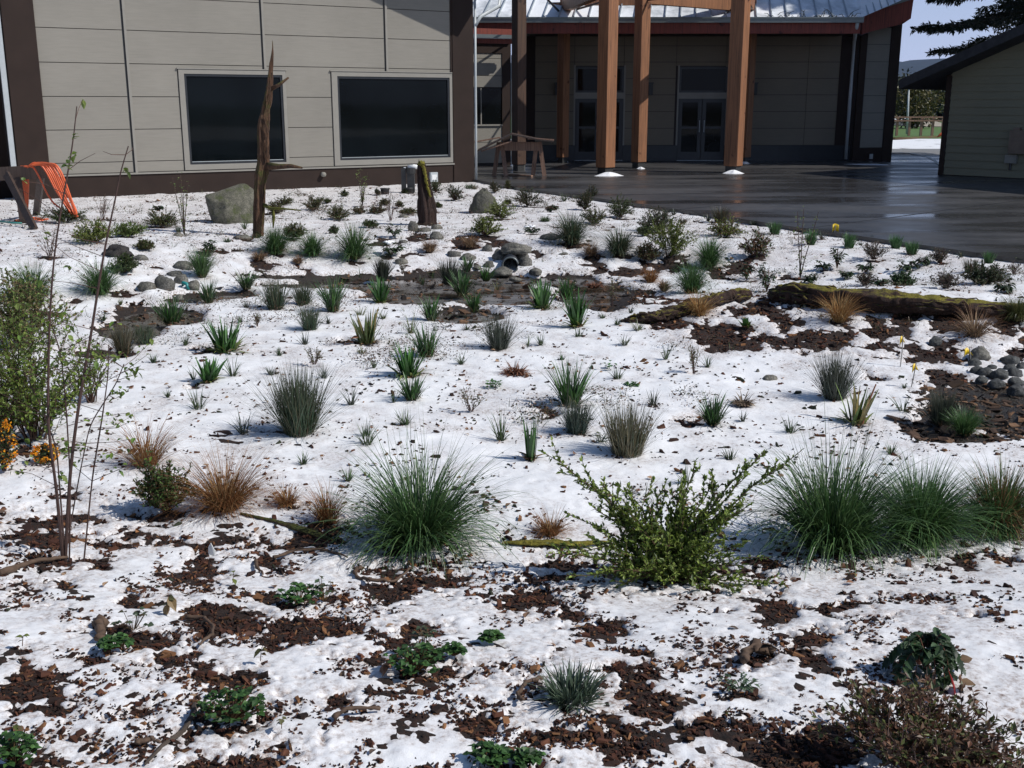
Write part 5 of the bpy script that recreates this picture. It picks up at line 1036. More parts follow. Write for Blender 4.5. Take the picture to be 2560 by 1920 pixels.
# ------------------------------------------------------------------ plants
# kind, crop, base x, base y (front foot), width, height, label
PL = '''
tussock E 1800 690 640 640|biggest near green tussock left of centre with tall upright stalks
tussock_big F 1440 705 700 700|largest green tussock of all, right of the leafy near shrub, with tall stalks
tussock F 1800 650 400 380|medium green tussock directly right of the largest one
tussock_red F 2140 600 330 310|reddish-tipped green tussock cut by the right edge
arching F 700 810 1150 600|big near shrub with long arching branches and small bright leaves
mahonia F 1830 1240 400 230|spiny dark-leaved evergreen with one red leaf on the near snow at right
spires F 260 1310 270 150|short grey-green grass clump on the near snow right of centre
herb F 990 1268 190 60|low grey-green herb sprig in front of the broken bark curl
redshrub F 1800 1680 1180 360|reddish-brown twiggy shrub at the bottom right corner
sedge F 165 595 210 130|thin copper sedge tuft growing from the yellow moss
iris F 85 268 120 190|small upright iris with dark pointed blades in the middle of the near snow
rush F 500 245 270 250|grey rush clump with dry stems, right one of the two near centre
herb F 385 192 80 50|small bright green leafy herb left of the grey dry rush clump
tuft F 945 268 120 80|small green tuft behind the long right arm of the near shrub
tuft F 755 372 95 100|slim green tuft behind the middle of the near shrub
tuft F 1640 245 90 65|small tuft behind the medium green tussock
tuft F 1205 150 110 80|small tuft on a dark clod left of the largest tussock stalks
straw E 60 1600 190 170|low green strawberry leaves in the bottom left corner
straw E 490 1092 150 60|small green strawberry plant beside a thick stubby root
straw_tall E 570 1010 170 130|dull grey-green leafy stems behind the stubby root at left
straw E 1290 890 210 90|leafy strawberry clump in bark below the big left tussock
straw_tall E 1400 880 110 110|thin leafy sprig right beside the strawberry clump in bark
straw E 1790 1192 270 130|bushy strawberry clump in the near middle with brown leaves
straw_tall E 1830 1120 130 150|upright leafy stems rising from the near middle strawberry clump
straw E 990 1412 330 160|brightest dense strawberry clump beside the long grey stick
straw E 2120 1060 100 50|little green leaves right of the near middle clump
straw E 1960 1120 90 60|small leaf pair just right of the near middle strawberry clump
straw E 2110 1585 190 70|green leaves at the bottom edge under the dark soil patch
straw F 60 1590 140 60|green leaves cut by the bottom edge just right of centre
sprig E 725 935 80 100|single seedling with large tan-green leaf left of centre
sprig E 1005 805 60 60|tiny seedling with two leaves below the bark pile
sprig E 1125 1145 60 80|seedling with folded pale leaf on bare near snow
sprig E 95 1080 70 60|yellow-green seedling leaf at the left edge
sprig E 1215 1440 70 60|small brown-green seedling right of the brightest strawberry clump
sprig F 920 1385 70 40|tiny leafy seedling below the grey-green herb sprig
sprig E 60 1470 110 60|yellowish leaf sprig above the bottom left strawberry leaves
sedge E 620 300 340 240|upper copper sedge clump beside the left leafy sapling
sedge E 965 490 350 310|copper sedge clump with straw-coloured foot left of centre
sedge E 1235 465 200 100|low thin copper sedge right of the straw-footed one
sedge E 1410 540 270 190|sparse reddish sedge touching the left of the biggest tussock
dkshrub E 690 525 340 230|dark small-leaved shrub between the two big copper sedges
tuft E 1310 285 90 60|small green tuft growing through a big dead leaf
tuft E 1585 205 130 120|green tuft behind the left stalks of the biggest tussock
tuft E 1505 360 80 70|tiny tuft left above the biggest tussock
tuft E 1050 152 110 120|slender tuft left below the big grey rush
tuft E 855 52 130 120|slender tuft above the upper copper sedge
tuft E 2165 182 110 140|upright tuft left of the small pointed iris
orange E 10 320 150 230|evergreen bush full of orange flowers at the left edge
orange E 195 285 130 80|low spray of orange flowers behind the left sapling
tussock A2 190 720 340 300|loose green grass mound near the left edge behind the leafy shrub
tussock A2 672 672 250 270|dark green tussock left of the stone pile
heather A2 830 528 180 105|low green shrub right behind the dark left tussock
heather A2 400 165 290 95|low green mat under the orange hose end
lshrub A2 620 315 270 150|sprawling green shrub below the orange hose
lshrub A2 860 262 220 80|light green trailing sprays right of the sprawling shrub
twig A2 700 140 240 190|leafless greyish twiggy shrub in front of the brown wall base
twig A2 330 400 280 200|sparse reddish twigs left of the dark lump
leafy A2 1270 248 160 400|thin sapling with fresh leaves left of the big boulder
heather A2 1095 190 200 105|small heather mound left of the thin leafy sapling
broad A2 1100 85 90 48|small dark broad-leaved plant near the wall base
tuft A2 1230 228 80 60|grey-green tuft at the foot of the thin leafy sapling
heather A2 985 355 130 55|low ferny mat right above the flat pale stone
tuft A2 1690 205 80 70|small tuft left of the tall dead trunk
broad A2 1430 380 115 92|broad-leaved plant behind the slim tussock above the stone pile
tussock_slim A2 1385 552 170 215|slim green tussock right above the left stone pile
tuft A2 1570 295 70 35|tiny dark plant on snow left of the dead trunk
strap A2 1180 862 270 230|wide strappy clump in front of the left stone pile
strap A2 1440 722 140 190|strappy clump right of the left stone pile
strap A2 1700 622 140 160|strappy clump at the far left end of the ice
rush A2 1900 762 200 245|round grey rush clump left of centre at the ice edge
rush A2 2090 728 170 160|second smaller rush clump at the ice edge
rush_br A2 850 1072 160 225|brownish rush clump at the left end of the pond
rush A2 990 1002 200 150|grey rush clump at the left end of the pond
iris A2 1550 1062 350 245|largest dark green iris with wide fanned blades
iris A2 1440 1268 190 180|upright iris clump below the largest fanned iris
tuft A2 1335 1250 60 110|few upright blades left of the upright iris clump
tuft A2 1610 1232 120 165|sparse tall tuft right of the upright iris clump
tuft A2 1060 1132 120 80|sparse tuft in snow below the left pond end
tuft A2 1280 1012 85 80|small tuft left of the largest fanned iris
weed A2 1775 885 90 105|dry seedy weed right of the largest fanned iris
tuft A2 1700 752 90 80|thin tuft left of the round grey rush clump
tuft A2 1660 852 80 70|small tuft behind the largest fanned iris
tuft A2 1160 1377 60 70|tiny tuft on snow left below the upright iris clump
tuft A2 710 840 110 70|sparse green tuft at the dark left mud edge
tuft A2 830 730 60 60|tiny yellow-green tuft by the left mud patch
rush B2 480 908 180 190|grey and brown rush clump below the ice edge
tuft B2 610 860 60 70|little tuft touching the grey and brown rush clump
tuft B2 445 1012 110 105|small tuft below the grey and brown rush clump
tuft B2 270 1088 90 85|small round tuft between largest iris and seedy weed
weed B2 510 1152 200 135|dry leafy weed above the big grey rush
rush_big B2 400 1635 420 520|biggest grey rush clump with wide spraying stems left of centre
tussock B2 230 392 270 210|wide green tussock at the foot of the tall dead trunk
heather B2 370 275 160 95|low olive mound behind the tussock by the dead trunk
tussock B2 497 402 140 180|small brownish-footed tussock second from the dead trunk
tussock B2 785 428 180 270|tall-tipped green tussock third from the dead trunk
sedge_dry B2 130 422 130 75|low pale dry sedge below the trunk tussock
sedge_dry B2 400 445 110 50|small faded sedge tuft near the far ice edge
broad B2 1060 262 115 95|dark bushy plant left of the oval stone under the stump
broad B2 1040 397 170 90|snow-dusted dark broad-leaved mound above the ice
heather B2 675 145 170 95|round olive heather mound between trunk and stump, nearer one
heather B2 500 77 165 95|olive heather mound between trunk and stump, farther one
heather B2 290 40 140 55|low heather mound close to the wall right of the trunk
heather B2 1000 42 80 40|tiny mound behind dry twigs left of the stump
heather B2 950 100 110 55|flat reddish-green mound left of the dry twigs
heather B2 1160 105 110 35|flat mound just left of the stump
heather B2 895 195 90 45|small green mound left below the dry twigs
heather B2 1100 55 60 40|little mound at the left side of the stump, farther back
heather B2 820 100 90 50|small reddish mound between heather mounds and dry twigs
heather B2 650 240 60 50|small dark plant above the third tussock
heather B2 240 100 110 80|brownish mound beside the mossy twig of the trunk
twig B2 1040 150 110 190|dry purple upright twigs left of the stump
leafy B1 845 1430 110 250|budding yellow-green sapling in front of the wall between trunk and stump
heather B1 1350 1335 120 90|dark green mound at the right of the stump by the wall
heather B1 1485 1392 170 115|larger dark mound between stump and round boulder
heather B1 1760 1335 120 75|dark mound behind the round boulder
heather B1 1850 1310 60 60|little mound at the tip of the patio corner
tuft B1 1600 1310 110 45|flat green grass at the building corner post
heather B1 1150 1340 90 30|low green strip between the black pots
heather B1 720 1360 90 40|low dark greens by the wall left of the black pots
heather B1 950 1350 60 40|small dark mound left of the black pots
heather B1 1370 1440 70 35|tiny mound right of the stump
heather B1 1850 1420 70 40|tiny brown mound right of the round boulder
heather B1 600 1408 70 30|small green mat right behind the olive heather mounds
lshrub B2 1810 140 220 115|yellow-green shrub at the right foot of the round boulder
lshrub B2 1700 260 210 120|yellow-green shrub above the culvert
broad B2 2010 238 120 52|dark rosette with snow right above the culvert
heather B2 1995 52 190 125|big round dark mound right of the round boulder
broad B2 2150 88 90 42|brown leafy rosette near the patio, left
tuft B2 2110 152 80 38|small green tuft above the dark rosette
sedge_dry B2 1310 365 160 90|pale dry sedge below the stump on the far bank
sedge_dry B2 1590 335 150 95|brown dead sedge between the stump and the culvert
rush B2 985 560 120 180|dark rush standing in the ice behind the blue-green iris
iris B2 970 718 150 185|blue-green iris at the near edge of the ice, centre
weed B2 1120 522 100 90|small dry plant standing in the ice
tuft B2 830 540 110 90|sparse green blades in the ice left of centre
strap B2 640 775 230 285|tall bright strappy clump at the ice edge, left of centre
rush B2 1450 590 160 210|dark rush in the pond left of the culvert
strap B2 1570 500 100 115|small clump right behind the dark pond rush
strap B2 1700 565 125 130|green straps standing in water below the culvert
strap B2 1530 665 190 190|thick green clump in the middle of the pond
strap B2 1620 782 120 155|green clump at the near edge of the brown pond
tuft B2 1330 545 80 90|few green blades in the ice right of centre
tuft B2 1780 625 100 90|yellowish blades in the water below the culvert
tuft B2 1260 590 70 70|faint tuft in the ice left of the dark pond rush
iris B2 2090 758 240 215|wide iris at the right shore of the pond
strap C2 710 692 160 165|strappy clump behind the wide right shore iris
iris C2 780 885 200 260|tall bright green iris on snow right of the pond
strap B2 1320 842 180 190|strappy clump at the near centre shore of the brown pond
tuft B2 1180 932 130 170|yellow-footed tuft left of the centre shore clump
strap B2 1290 1092 280 240|bigger dark strappy clump in the middle of the snow
iris B2 1160 1232 310 250|broad iris with drooping outer blades in the very middle
strap B2 1190 1395 230 200|strappy clump just below the broad middle iris
tuft B2 1060 1410 50 130|two or three tall blades left of the clump below the middle iris
iris_y B2 870 1002 290 260|sparse yellowing iris with a brown dead leaf, left of centre
tuft B2 830 815 130 85|thin tuft behind the yellowing iris
tuft B2 990 835 60 95|thin tuft right behind the yellowing iris
tuft B2 840 1072 90 65|small tuft below the yellowing iris
tuft B2 925 1168 65 60|small round tuft left of the broad middle iris
tuft B2 770 1425 115 165|upright tuft right of the biggest grey rush
tuft B2 580 1242 115 130|upright tuft at the right top of the biggest grey rush
tuft B2 215 1222 90 75|small tuft left above the biggest grey rush
rush B2 1790 1040 240 270|dense dark rush clump on snow in front of the brown pond
tuft B2 2080 1012 95 100|tuft right of the dense dark rush clump, farther right one
tuft B2 1990 1016 55 95|few wispy blades right of the dense dark rush clump
tuft B2 1530 1148 75 105|slim tuft left below the dense dark rush clump
tuft B2 1565 908 80 65|small tuft left above the dense dark rush clump
dead B2 1905 1222 230 110|flat heap of reddish dead blades on the middle snow
herb B2 1755 1308 100 55|small bright leafy weed below the dead heap
weed B2 1600 1480 300 190|dry branching weed with tiny leaves in the middle foreground
tuft B2 1140 1572 150 140|tuft below the clumps of the middle, above the biggest tussock
tuft B2 870 1655 170 110|tuft left above the biggest tussock stalks
tussock C2 745 322 240 245|large bluish tussock near the patio edge right of the culvert
tussock C2 1075 402 170 225|upright green tussock right of the large bluish one
sedge_dry C2 880 392 100 110|little yellowish tuft between the two tussocks right of the culvert
heather C2 840 75 110 115|dark mound at the patio edge, left of the wide one
heather C2 885 0 90 90|small dark mound touching the patio edge
heather C2 895 175 170 115|brown-green mound behind the large bluish tussock
heather C2 1085 135 220 135|wide dark green mound beside the patio edge
heather C2 1345 228 220 150|wide brown-green mound right of the wide dark one
heather C2 1260 255 120 60|low yellow-green sprays left of the arching bank shrub
tuft C2 1375 120 85 85|dark green tuft at the patio edge behind the brown-green mound
tuft C2 1450 105 70 50|grey tuft at the patio edge right of the dark one
tuft C1 690 1395 80 70|dark green tuft at the patio edge below the bright front post
tuft C1 770 1378 60 35|tiny grey tuft beside the patio edge left
grass C2 1775 158 115 115|dark reddish-green grass at the patio edge
lshrub C2 1830 265 220 120|low yellow-green shrub in front of the dark reddish grass
grass C2 2150 242 90 95|bright green grass tuft at the patio edge, first of the right row
tuft C2 1515 162 75 40|small green mat right of the brown-green mound
tuft C2 1690 150 75 50|small grey-green tuft near the patio edge, middle
tuft C2 560 152 85 40|small green mat left of the large bluish tussock
broad C2 600 88 95 48|curled brown rosette right of the big round dark mound
lshrub C2 1440 440 330 240|large yellow-green bank shrub with arching twigs
tussock C2 1700 485 150 240|taller farther tussock of the pair above the slanting log
tussock C2 1580 655 210 240|nearer tussock of the pair above the slanting log
leafshrub C2 2030 415 300 175|round leafy shrub with reddish tips near the patio
sedge C2 1290 575 150 115|orange sedge on the bank above the slanting log
sedge_dry C2 1385 635 100 90|pale sedge right below the orange one on the bank
heather C2 1270 440 160 110|brownish shrublet left of the large bank shrub
dead C2 900 612 170 75|brown dead stubs at the right shore of the pond
weed C2 1025 745 110 220|tall thin leafy stem at the right shore of the pond
sedge C2 1630 805 220 190|tawny sedge spilling over the slanting mossy log
tuft C2 960 825 75 55|small tuft right of the tall bright iris
tuft C2 1060 872 85 60|small tuft at the pale tip of the slanting log
tuft C2 1200 912 130 95|leaning yellow-green tuft below the slanting log
tuft C2 1110 1012 140 85|flat spidery tuft on snow right of the tall bright iris
tuft C2 1150 792 60 60|small grey tuft above the pale tip of the slanting log
tuft C2 790 962 110 85|small tuft directly below the tall bright iris
tuft C2 1395 1108 95 120|slim upright tuft alone on the right snow
weed C2 1590 1212 130 200|leafy weed with brown foot on the right snow
tuft C2 1685 1165 90 110|tuft touching the leafy weed on the right snow
iris C2 1950 888 95 75|short stubby iris in snow below the log gap
tuft C2 1060 1252 160 110|tuft with a broad green leaf beside it, right of centre
herb C2 1010 1185 110 75|broad green dock-like leaf on the snow right of centre
herb C2 1160 1300 80 35|small flat green rosette right of centre
strap C2 740 1440 330 370|tall arching strappy clump right of centre
rush C2 780 1622 250 240|dense bluish rush in front of the tall arching clump
strap C2 1725 1565 230 240|green strappy clump on a dark clod at right
dead C2 1930 1435 180 120|grey curled dead clump behind the green strappy clump
tuft C2 1930 1540 100 85|thin tuft below the grey curled dead clump
tuft C2 1310 1432 140 120|spiky tuft above the grey dry rush
tuft C2 680 1115 80 50|faint tuft behind the tall arching clump
leafy3 D2 670 550 210 440|three-stemmed young sapling with sparse leaves behind the long log
grass D2 740 312 85 105|green grass tuft hidden behind the young sapling
grass D2 1005 335 95 105|green grass tuft at the patio edge, right of the square flag
grass D2 1325 338 95 95|bluish-green grass tuft at the patio edge, third of the right row
grass D2 1440 378 105 95|dense green grass tuft at the patio edge, fourth of the right row
grass D2 1970 442 90 85|last green grass tuft of the patio edge row, at right
tuft D2 820 275 90 60|grey tuft between young sapling and square flag
tuft D2 340 175 80 45|grey tuft at the patio edge before the right grass row
tuft D2 1160 290 80 50|grey tuft between the second and third edge grasses
tuft D2 1540 345 80 45|faint grey tuft right of the dense edge grass
tuft D2 1085 320 60 45|tiny grey tuft right of the second edge grass
broad D2 925 485 140 140|dark glossy broad-leaved plant right of the young sapling
broad D2 1125 512 130 75|dark leafy plant beneath the twiggy heather
twigheath D2 1180 425 170 120|twiggy purple-green heather right of the glossy plant
broad D2 835 495 110 60|low leafy plant at the right foot of the young sapling
broad D2 1410 498 180 68|low dark sprawling evergreen with drooping leaves
broad D2 1530 465 130 65|dark leafy plant joined to the right of the drooping one
twigheath D2 1115 602 180 90|purple-green heather right behind the log top
broad D2 1225 605 100 65|few dark leaves right of the heather behind the log
heather D2 1385 605 160 90|bright green heather mound behind the middle of the log
twigheath D2 1680 625 210 105|grey-brown heather mound behind the right half of the log
heather D2 2005 595 280 130|wide dark shrub mound near the right edge above the log
grass D2 1850 505 120 100|brown-green grass left of the wide dark mound
broad D2 2080 645 130 62|thin leafy sprays below the wide dark mound
twigheath D2 1640 445 150 90|pale twiggy heather near the patio edge at right
tuft D2 1780 400 90 55|grey-green tuft near the patio edge at right
broad D2 990 555 100 58|leaf cluster behind the mossy top of the log
broad D2 750 585 110 62|small leafy plant left behind the mossy log hump
broad D2 300 565 190 150|reddish broad-leaved plant between the two logs
broad D2 440 638 150 185|upright dark broad-leaved plant at the mossy log end
twig D2 2150 520 160 90|brown dry twigs at the right edge above the dark mound
sedge D2 940 855 300 240|golden-brown sedge in front of the middle of the long log
sedge_dry D2 1880 960 270 250|brown sedge in front of the right part of the long log
tussock D2 2190 860 230 190|olive tussock cut by the right edge in front of the log
rush D2 910 1392 270 360|tall dark rush below the long log
iris_y D2 1060 1562 290 280|fanned iris with one reddish blade beside the dark wet soil
tussock_slim D2 1830 1650 270 200|green grass clump in the dark wet soil at right
rush_br D2 1650 1560 240 260|dark faint rush standing in the wet soil
tuft D2 1380 1485 120 150|thin green tuft at the left edge of the wet soil
tuft D2 1385 1315 70 55|small tuft between the nearest flag and the wet soil
'''
GROUPS = {'tussock': ('grass_tussock', 'grass', 'grass tussocks in the garden'), 'rush': ('rush_clump', 'rush', 'rush clumps in the snow'), 'iris': ('iris_clump', 'iris', 'iris clumps'),
          'strap': ('strap_leaved_clump', 'grass-like plant', 'strap-leaved clumps'), 'tuft': ('grass_tuft', 'grass tuft', 'small grass tufts'), 'sedge': ('sedge_clump', 'sedge', 'brown sedges'),
          'heather': ('low_shrub', 'shrub', 'low shrubs on the bank'), 'broad': ('broad_leaved_plant', 'plant', 'broad-leaved evergreens'), 'lshrub': ('leafy_shrub', 'shrub', 'leafy shrubs'),
          'twig': ('twiggy_shrub', 'shrub', 'bare twiggy shrubs'), 'leafy': ('young_sapling', 'sapling', 'young saplings'), 'straw': ('strawberry_plant', 'plant', 'strawberry plants'),
          'sprig': ('seedling', 'seedling', 'seedlings in the near snow'), 'weed': ('dry_weed', 'weed', 'dry weeds'), 'dead': ('dead_clump', 'dead plant', 'dead plant clumps'), 'herb': ('herb_plant', 'herb', 'small herbs'),
          'grass': ('edge_grass', 'grass', 'grass row along the patio edge'), 'orange': ('flowering_bush', 'bush', 'orange flowering bushes'), 'arching': ('leafy_shrub', 'shrub', 'leafy shrubs'),
          'mahonia': ('spiny_evergreen', 'shrub', None), 'spires': ('grass_tuft', 'grass tuft', 'small grass tufts'), 'redshrub': ('reddish_shrub', 'shrub', None), 'dkshrub': ('leafy_shrub', 'shrub', 'leafy shrubs'),
          'leafshrub': ('leafy_shrub', 'shrub', 'leafy shrubs'), 'twigheath': ('low_shrub', 'shrub', 'low shrubs on the bank')}
GRN = [(0.06, 0.135, 0.040), (0.040, 0.095, 0.030), (0.09, 0.18, 0.055), (0.12, 0.20, 0.07)]
RUSH = [(0.045, 0.085, 0.045), (0.032, 0.06, 0.034), (0.065, 0.105, 0.055), (0.10, 0.095, 0.05)]
IRIS = [(0.055, 0.155, 0.035), (0.085, 0.21, 0.045), (0.04, 0.11, 0.028)]
YG = [(0.17, 0.21, 0.04), (0.12, 0.165, 0.03), (0.08, 0.11, 0.025), (0.2, 0.23, 0.06)]
HEA = [(0.05, 0.08, 0.025), (0.085, 0.11, 0.035), (0.11, 0.125, 0.045), (0.10, 0.065, 0.04)]
SEDGE = [(0.22, 0.095, 0.035), (0.28, 0.13, 0.05), (0.15, 0.06, 0.025), (0.34, 0.22, 0.10)]
STRAWC = [(0.42, 0.33, 0.17), (0.34, 0.25, 0.12)]
TWG = [(0.055, 0.032, 0.022), (0.09, 0.05, 0.035)]
PLANTS = []
def broad_leaves(g, rng, P, D, size, asp, pal, droop=.35):
    """bigger leaves with a midrib fold and a curl: 2 x 3 quads each"""
    n = len(P); D = D / np.maximum(np.linalg.norm(D, axis=1), 1e-6)[:, None]; up = rng.normal(0, .3, (n, 3)) + [0, 0, 1.0]; S = np.cross(D, up); S /= np.maximum(np.linalg.norm(S, axis=1), 1e-6)[:, None]; N = np.cross(S, D)
    L = size * rng.uniform(.6, 1.2, n); prof = [.12, .8, 1.0, .62, .04]; V = np.zeros((n, 5, 3, 3)); cols = mixcols(rng, n, pal)
    for i in range(5):
        t = i / 4; c = P + D * (L * t)[:, None] - N * 0 + np.array([0, 0, -1.0]) * (L * droop * t * t)[:, None]; wv = L * asp * .5 * prof[i]
        V[:, i, 1] = c; V[:, i, 0] = c - S * wv[:, None] + N * (wv * .3)[:, None]; V[:, i, 2] = c + S * wv[:, None] + N * (wv * .3)[:, None]
    b = (np.arange(n) * 15)[:, None, None] + (np.arange(4) * 3)[None, :, None] + np.array([0, 1])[None, None, :]; b = b.ravel()
    g.add(V.reshape(-1, 3), np.stack([b, b + 1, b + 4, b + 3], 1).tolist(), np.repeat(cols, 15, axis=0))
def make_plant(idx, line):
    spec, lab = line.split('|'); kind, c, x, y, w_, h = spec.split(); x, y, w_, h = map(float, (x, y, w_, h)); base = kind.split('_')[0].replace('leafy3', 'leafy')
    gname, cat, grp = GROUPS[base]; rng = np.random.default_rng(1000 + idx)
    p = at(*px(c, x, y)); dd = depth(p); s = dd / FPX * CROP[c][2]; W = w_ * s; H = h * s * 1.03
    if base in ('heather', 'lshrub', 'broad', 'twigheath') and c != 'B1': W *= 1.45; H *= 1.12
    shift = .30 * W if base in ('tussock', 'arching', 'heather', 'lshrub', 'dkshrub', 'redshrub', 'mahonia', 'leafshrub') else .12 * W
    if kind == 'arching': shift = .12 * W
    if kind == 'redshrub': shift = 0.05
    q = p + np.array([0, shift, 0]); q[2] = ground(q[0], q[1]) + .012; px1 = dd / 1100.0
    PLANTS.append((q[0], q[1] - shift * .3, W, base)); bw = lambda v: max(v, .5 * px1)
    t = thing(gname, tuple(q), lab, cat, grp); near = dd < 6
    if base == 'tussock':
        g = G(); n = int((950 if near else 420) * (1.0 if kind != 'tussock_slim' else .7)); R = W * .13; pal = list(GRN); 
        if kind == 'tussock_red': pal += [(0.22, 0.10, 0.05), (0.2, 0.12, 0.06)]
        if 'blu' in lab: pal = [(0.05, 0.09, 0.05), (0.08, 0.12, 0.065), (0.14, 0.14, 0.08)]
        if 'olive' in lab: pal = [(0.08, 0.10, 0.03), (0.12, 0.12, 0.04)]
        slim = kind == 'tussock_slim'
        if h >= 600:
            pal = [tuple(v * k_ for v in c3) for c3, k_ in zip(GRN, (.85, .7, .8, .8))]
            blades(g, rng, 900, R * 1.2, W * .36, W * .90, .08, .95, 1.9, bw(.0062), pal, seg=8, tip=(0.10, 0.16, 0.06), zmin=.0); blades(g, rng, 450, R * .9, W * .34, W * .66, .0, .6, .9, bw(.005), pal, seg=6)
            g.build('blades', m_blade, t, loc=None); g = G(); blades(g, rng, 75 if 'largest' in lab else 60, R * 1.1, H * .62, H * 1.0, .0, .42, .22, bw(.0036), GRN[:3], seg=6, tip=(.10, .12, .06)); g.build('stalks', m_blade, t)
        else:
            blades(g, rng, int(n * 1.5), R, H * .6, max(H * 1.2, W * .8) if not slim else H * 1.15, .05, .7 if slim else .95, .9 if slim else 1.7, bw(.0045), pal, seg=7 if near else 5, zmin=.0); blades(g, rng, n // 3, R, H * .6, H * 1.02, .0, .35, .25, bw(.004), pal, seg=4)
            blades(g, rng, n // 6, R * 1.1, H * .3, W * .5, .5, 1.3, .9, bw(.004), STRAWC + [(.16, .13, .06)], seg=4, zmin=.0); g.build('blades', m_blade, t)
    elif base == 'rush':
        g = G(); R = W * .24; n = 700 if kind == 'rush_big' else (430 if near or dd < 9 else 300); pal = list(RUSH) if kind != 'rush_br' else [(0.09, 0.085, 0.05), (0.06, 0.07, 0.045), (0.14, 0.10, 0.06)]
        if 'dry stems' in lab: pal = [(0.13, 0.115, 0.065), (0.06, 0.08, 0.045), (0.2, 0.17, 0.10)]
        if 'bluish' in lab: pal = [(0.05, 0.085, 0.065), (0.035, 0.06, 0.05)]
        if 'faint' in lab or 'dark' in lab: pal = [(0.03, 0.045, 0.032), (0.055, 0.065, 0.05)]
        blades(g, rng, n, R, H * .5, H * 1.0, .0, .34, .12, bw(.0046), pal, seg=4, tip=(.09, .09, .055)); blades(g, rng, n // 3, R, H * .7, H * 1.15, .3, .85, .35, bw(.0026), pal, seg=4, tip=(.12, .11, .07)); blades(g, rng, n // 8, R * 1.2, H * .12, H * .3, .3, 1.2, .5, bw(.004), [(.2, .13, .08), (.1, .07, .05)], seg=3)
        g.build('stems', m_blade, t)
    elif base == 'iris':
        g = G(); n = int(34 + W * 40); pal = IRIS if kind == 'iris' else [(0.13, 0.19, 0.05), (0.09, 0.15, 0.04), (0.3, 0.24, 0.09)]
        if kind == 'iris_y': n = 26
        small = 'small upright' in lab
        if small: n = 15
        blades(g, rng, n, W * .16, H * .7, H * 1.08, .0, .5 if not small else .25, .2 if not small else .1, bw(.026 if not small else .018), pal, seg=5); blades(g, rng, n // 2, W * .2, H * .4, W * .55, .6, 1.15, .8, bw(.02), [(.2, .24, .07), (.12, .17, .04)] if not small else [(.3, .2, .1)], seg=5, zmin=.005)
        g.build('blades', m_blade, t); g = G(); blades(g, rng, 14, W * .22, W * .15, W * .35, .9, 1.5, .6, bw(.018), [(.12, .07, .04), (.3, .2, .11)], seg=4, zmin=.004); g.build('dead_blades', m_dry, t)
        if 'reddish blade' in lab: g = G(); g.tube([(0.03, -.02, 0), (.06, -.02, H * .5), (.1, -.02, H * .98)], .012, .004, 5, (.32, .12, .07)); g.build('reddish_blade', m_dry, t)
        if 'dead leaf' in lab: g = G(); broad_leaves(g, rng, np.array([[-W * .15, -.08, .06], [-W * .28, -.1, .02]]), np.array([[-1., -.3, .3], [-1, .3, .1]]), W * .3, .6, [(.24, .10, .05)]); g.build('dead_leaf', m_dry, t)
    elif base == 'strap':
        g = G(); n = int(90 + W * 110); tall = 'tall arching' in lab
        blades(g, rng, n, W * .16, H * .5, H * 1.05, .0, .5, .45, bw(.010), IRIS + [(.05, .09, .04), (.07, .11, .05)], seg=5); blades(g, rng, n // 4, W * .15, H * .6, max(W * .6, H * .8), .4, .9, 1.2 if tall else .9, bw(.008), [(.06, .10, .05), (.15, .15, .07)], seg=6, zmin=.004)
        g.build('blades', m_blade, t); g = G(); blades(g, rng, n // 5, W * .2, H * .12, H * .35, .7, 1.4, .6, bw(.008), [(.16, .10, .06), (.3, .22, .12)], seg=3, zmin=.004); g.build('dead_blades', m_dry, t)
    elif base in ('tuft', 'grass', 'spires'):
        g = G(); gy = 'grey' in lab; pal = [(.06, .105, .04), (.09, .14, .05), (.045, .08, .03)] if not gy else [(.09, .11, .08), (.06, .08, .055)]
        if 'yellow' in lab: pal = [(.17, .19, .05), (.1, .14, .04)]
        if 'reddish' in lab or 'brown-green' in lab: pal = [(.06, .065, .03), (.11, .07, .04), (.045, .06, .03)]
        n = {'tuft': int(18 + 26 * min(W, 1) * 3), 'grass': 260, 'spires': 110}[base]
        if base == 'spires': pal = [(.09, .135, .085), (.12, .165, .11)]
        if 'blades' in lab and base == 'tuft': n = 9
        if 'bright green' in lab or base == 'grass': pal = pal if 'reddish' in lab or 'brown' in lab else [(.05, .14, .035), (.07, .18, .045), (.035, .10, .03)]
        mat_low = H < W * .6
        blades(g, rng, n * (3 if mat_low else 1), W * (.3 if mat_low or base != 'tuft' else .14), H * .5, H * 1.1, .0, .9 if mat_low else (.35 if base == 'grass' else .6), .5, bw(.006 if base != 'grass' else .005), pal, seg=4)
        if base == 'tuft' and not mat_low: blades(g, rng, n // 2, W * .1, H * .4, W * .55, .6, 1.1, .7, bw(.004), pal + [(.2, .17, .1)], seg=4, zmin=.004)
        g.build('blades', m_blade, t)
    elif base == 'sedge':
        g = G(); dry = kind == 'sedge_dry'; pal = SEDGE if not dry else [(.24, .16, .10), (.34, .25, .16), (.14, .09, .06)]; n = int(1100 if near else 420)
        if 'golden' in lab or 'tawny' in lab: pal = [(.36, .2, .07), (.28, .14, .05), (.42, .3, .14)]
        if 'sparse' in lab or 'thin' in lab: n = 380
        blades(g, rng, n, W * .13, H * .5, max(H * 1.15, W * .66), .05, .95, 1.25, bw(.0026), pal, seg=6, zmin=.0, tip=(.26, .11, .045)); g.build('blades', m_dry, t)
        g = G(); blades(g, rng, n // 5, W * .11, H * .2, H * .5, .05, .6, .4, bw(.003), STRAWC, seg=3); g.build('straw_base', m_dry, t)
    elif base in ('heather', 'lshrub', 'dkshrub', 'leafshrub', 'twig', 'twigheath', 'arching', 'redshrub', 'weed'):
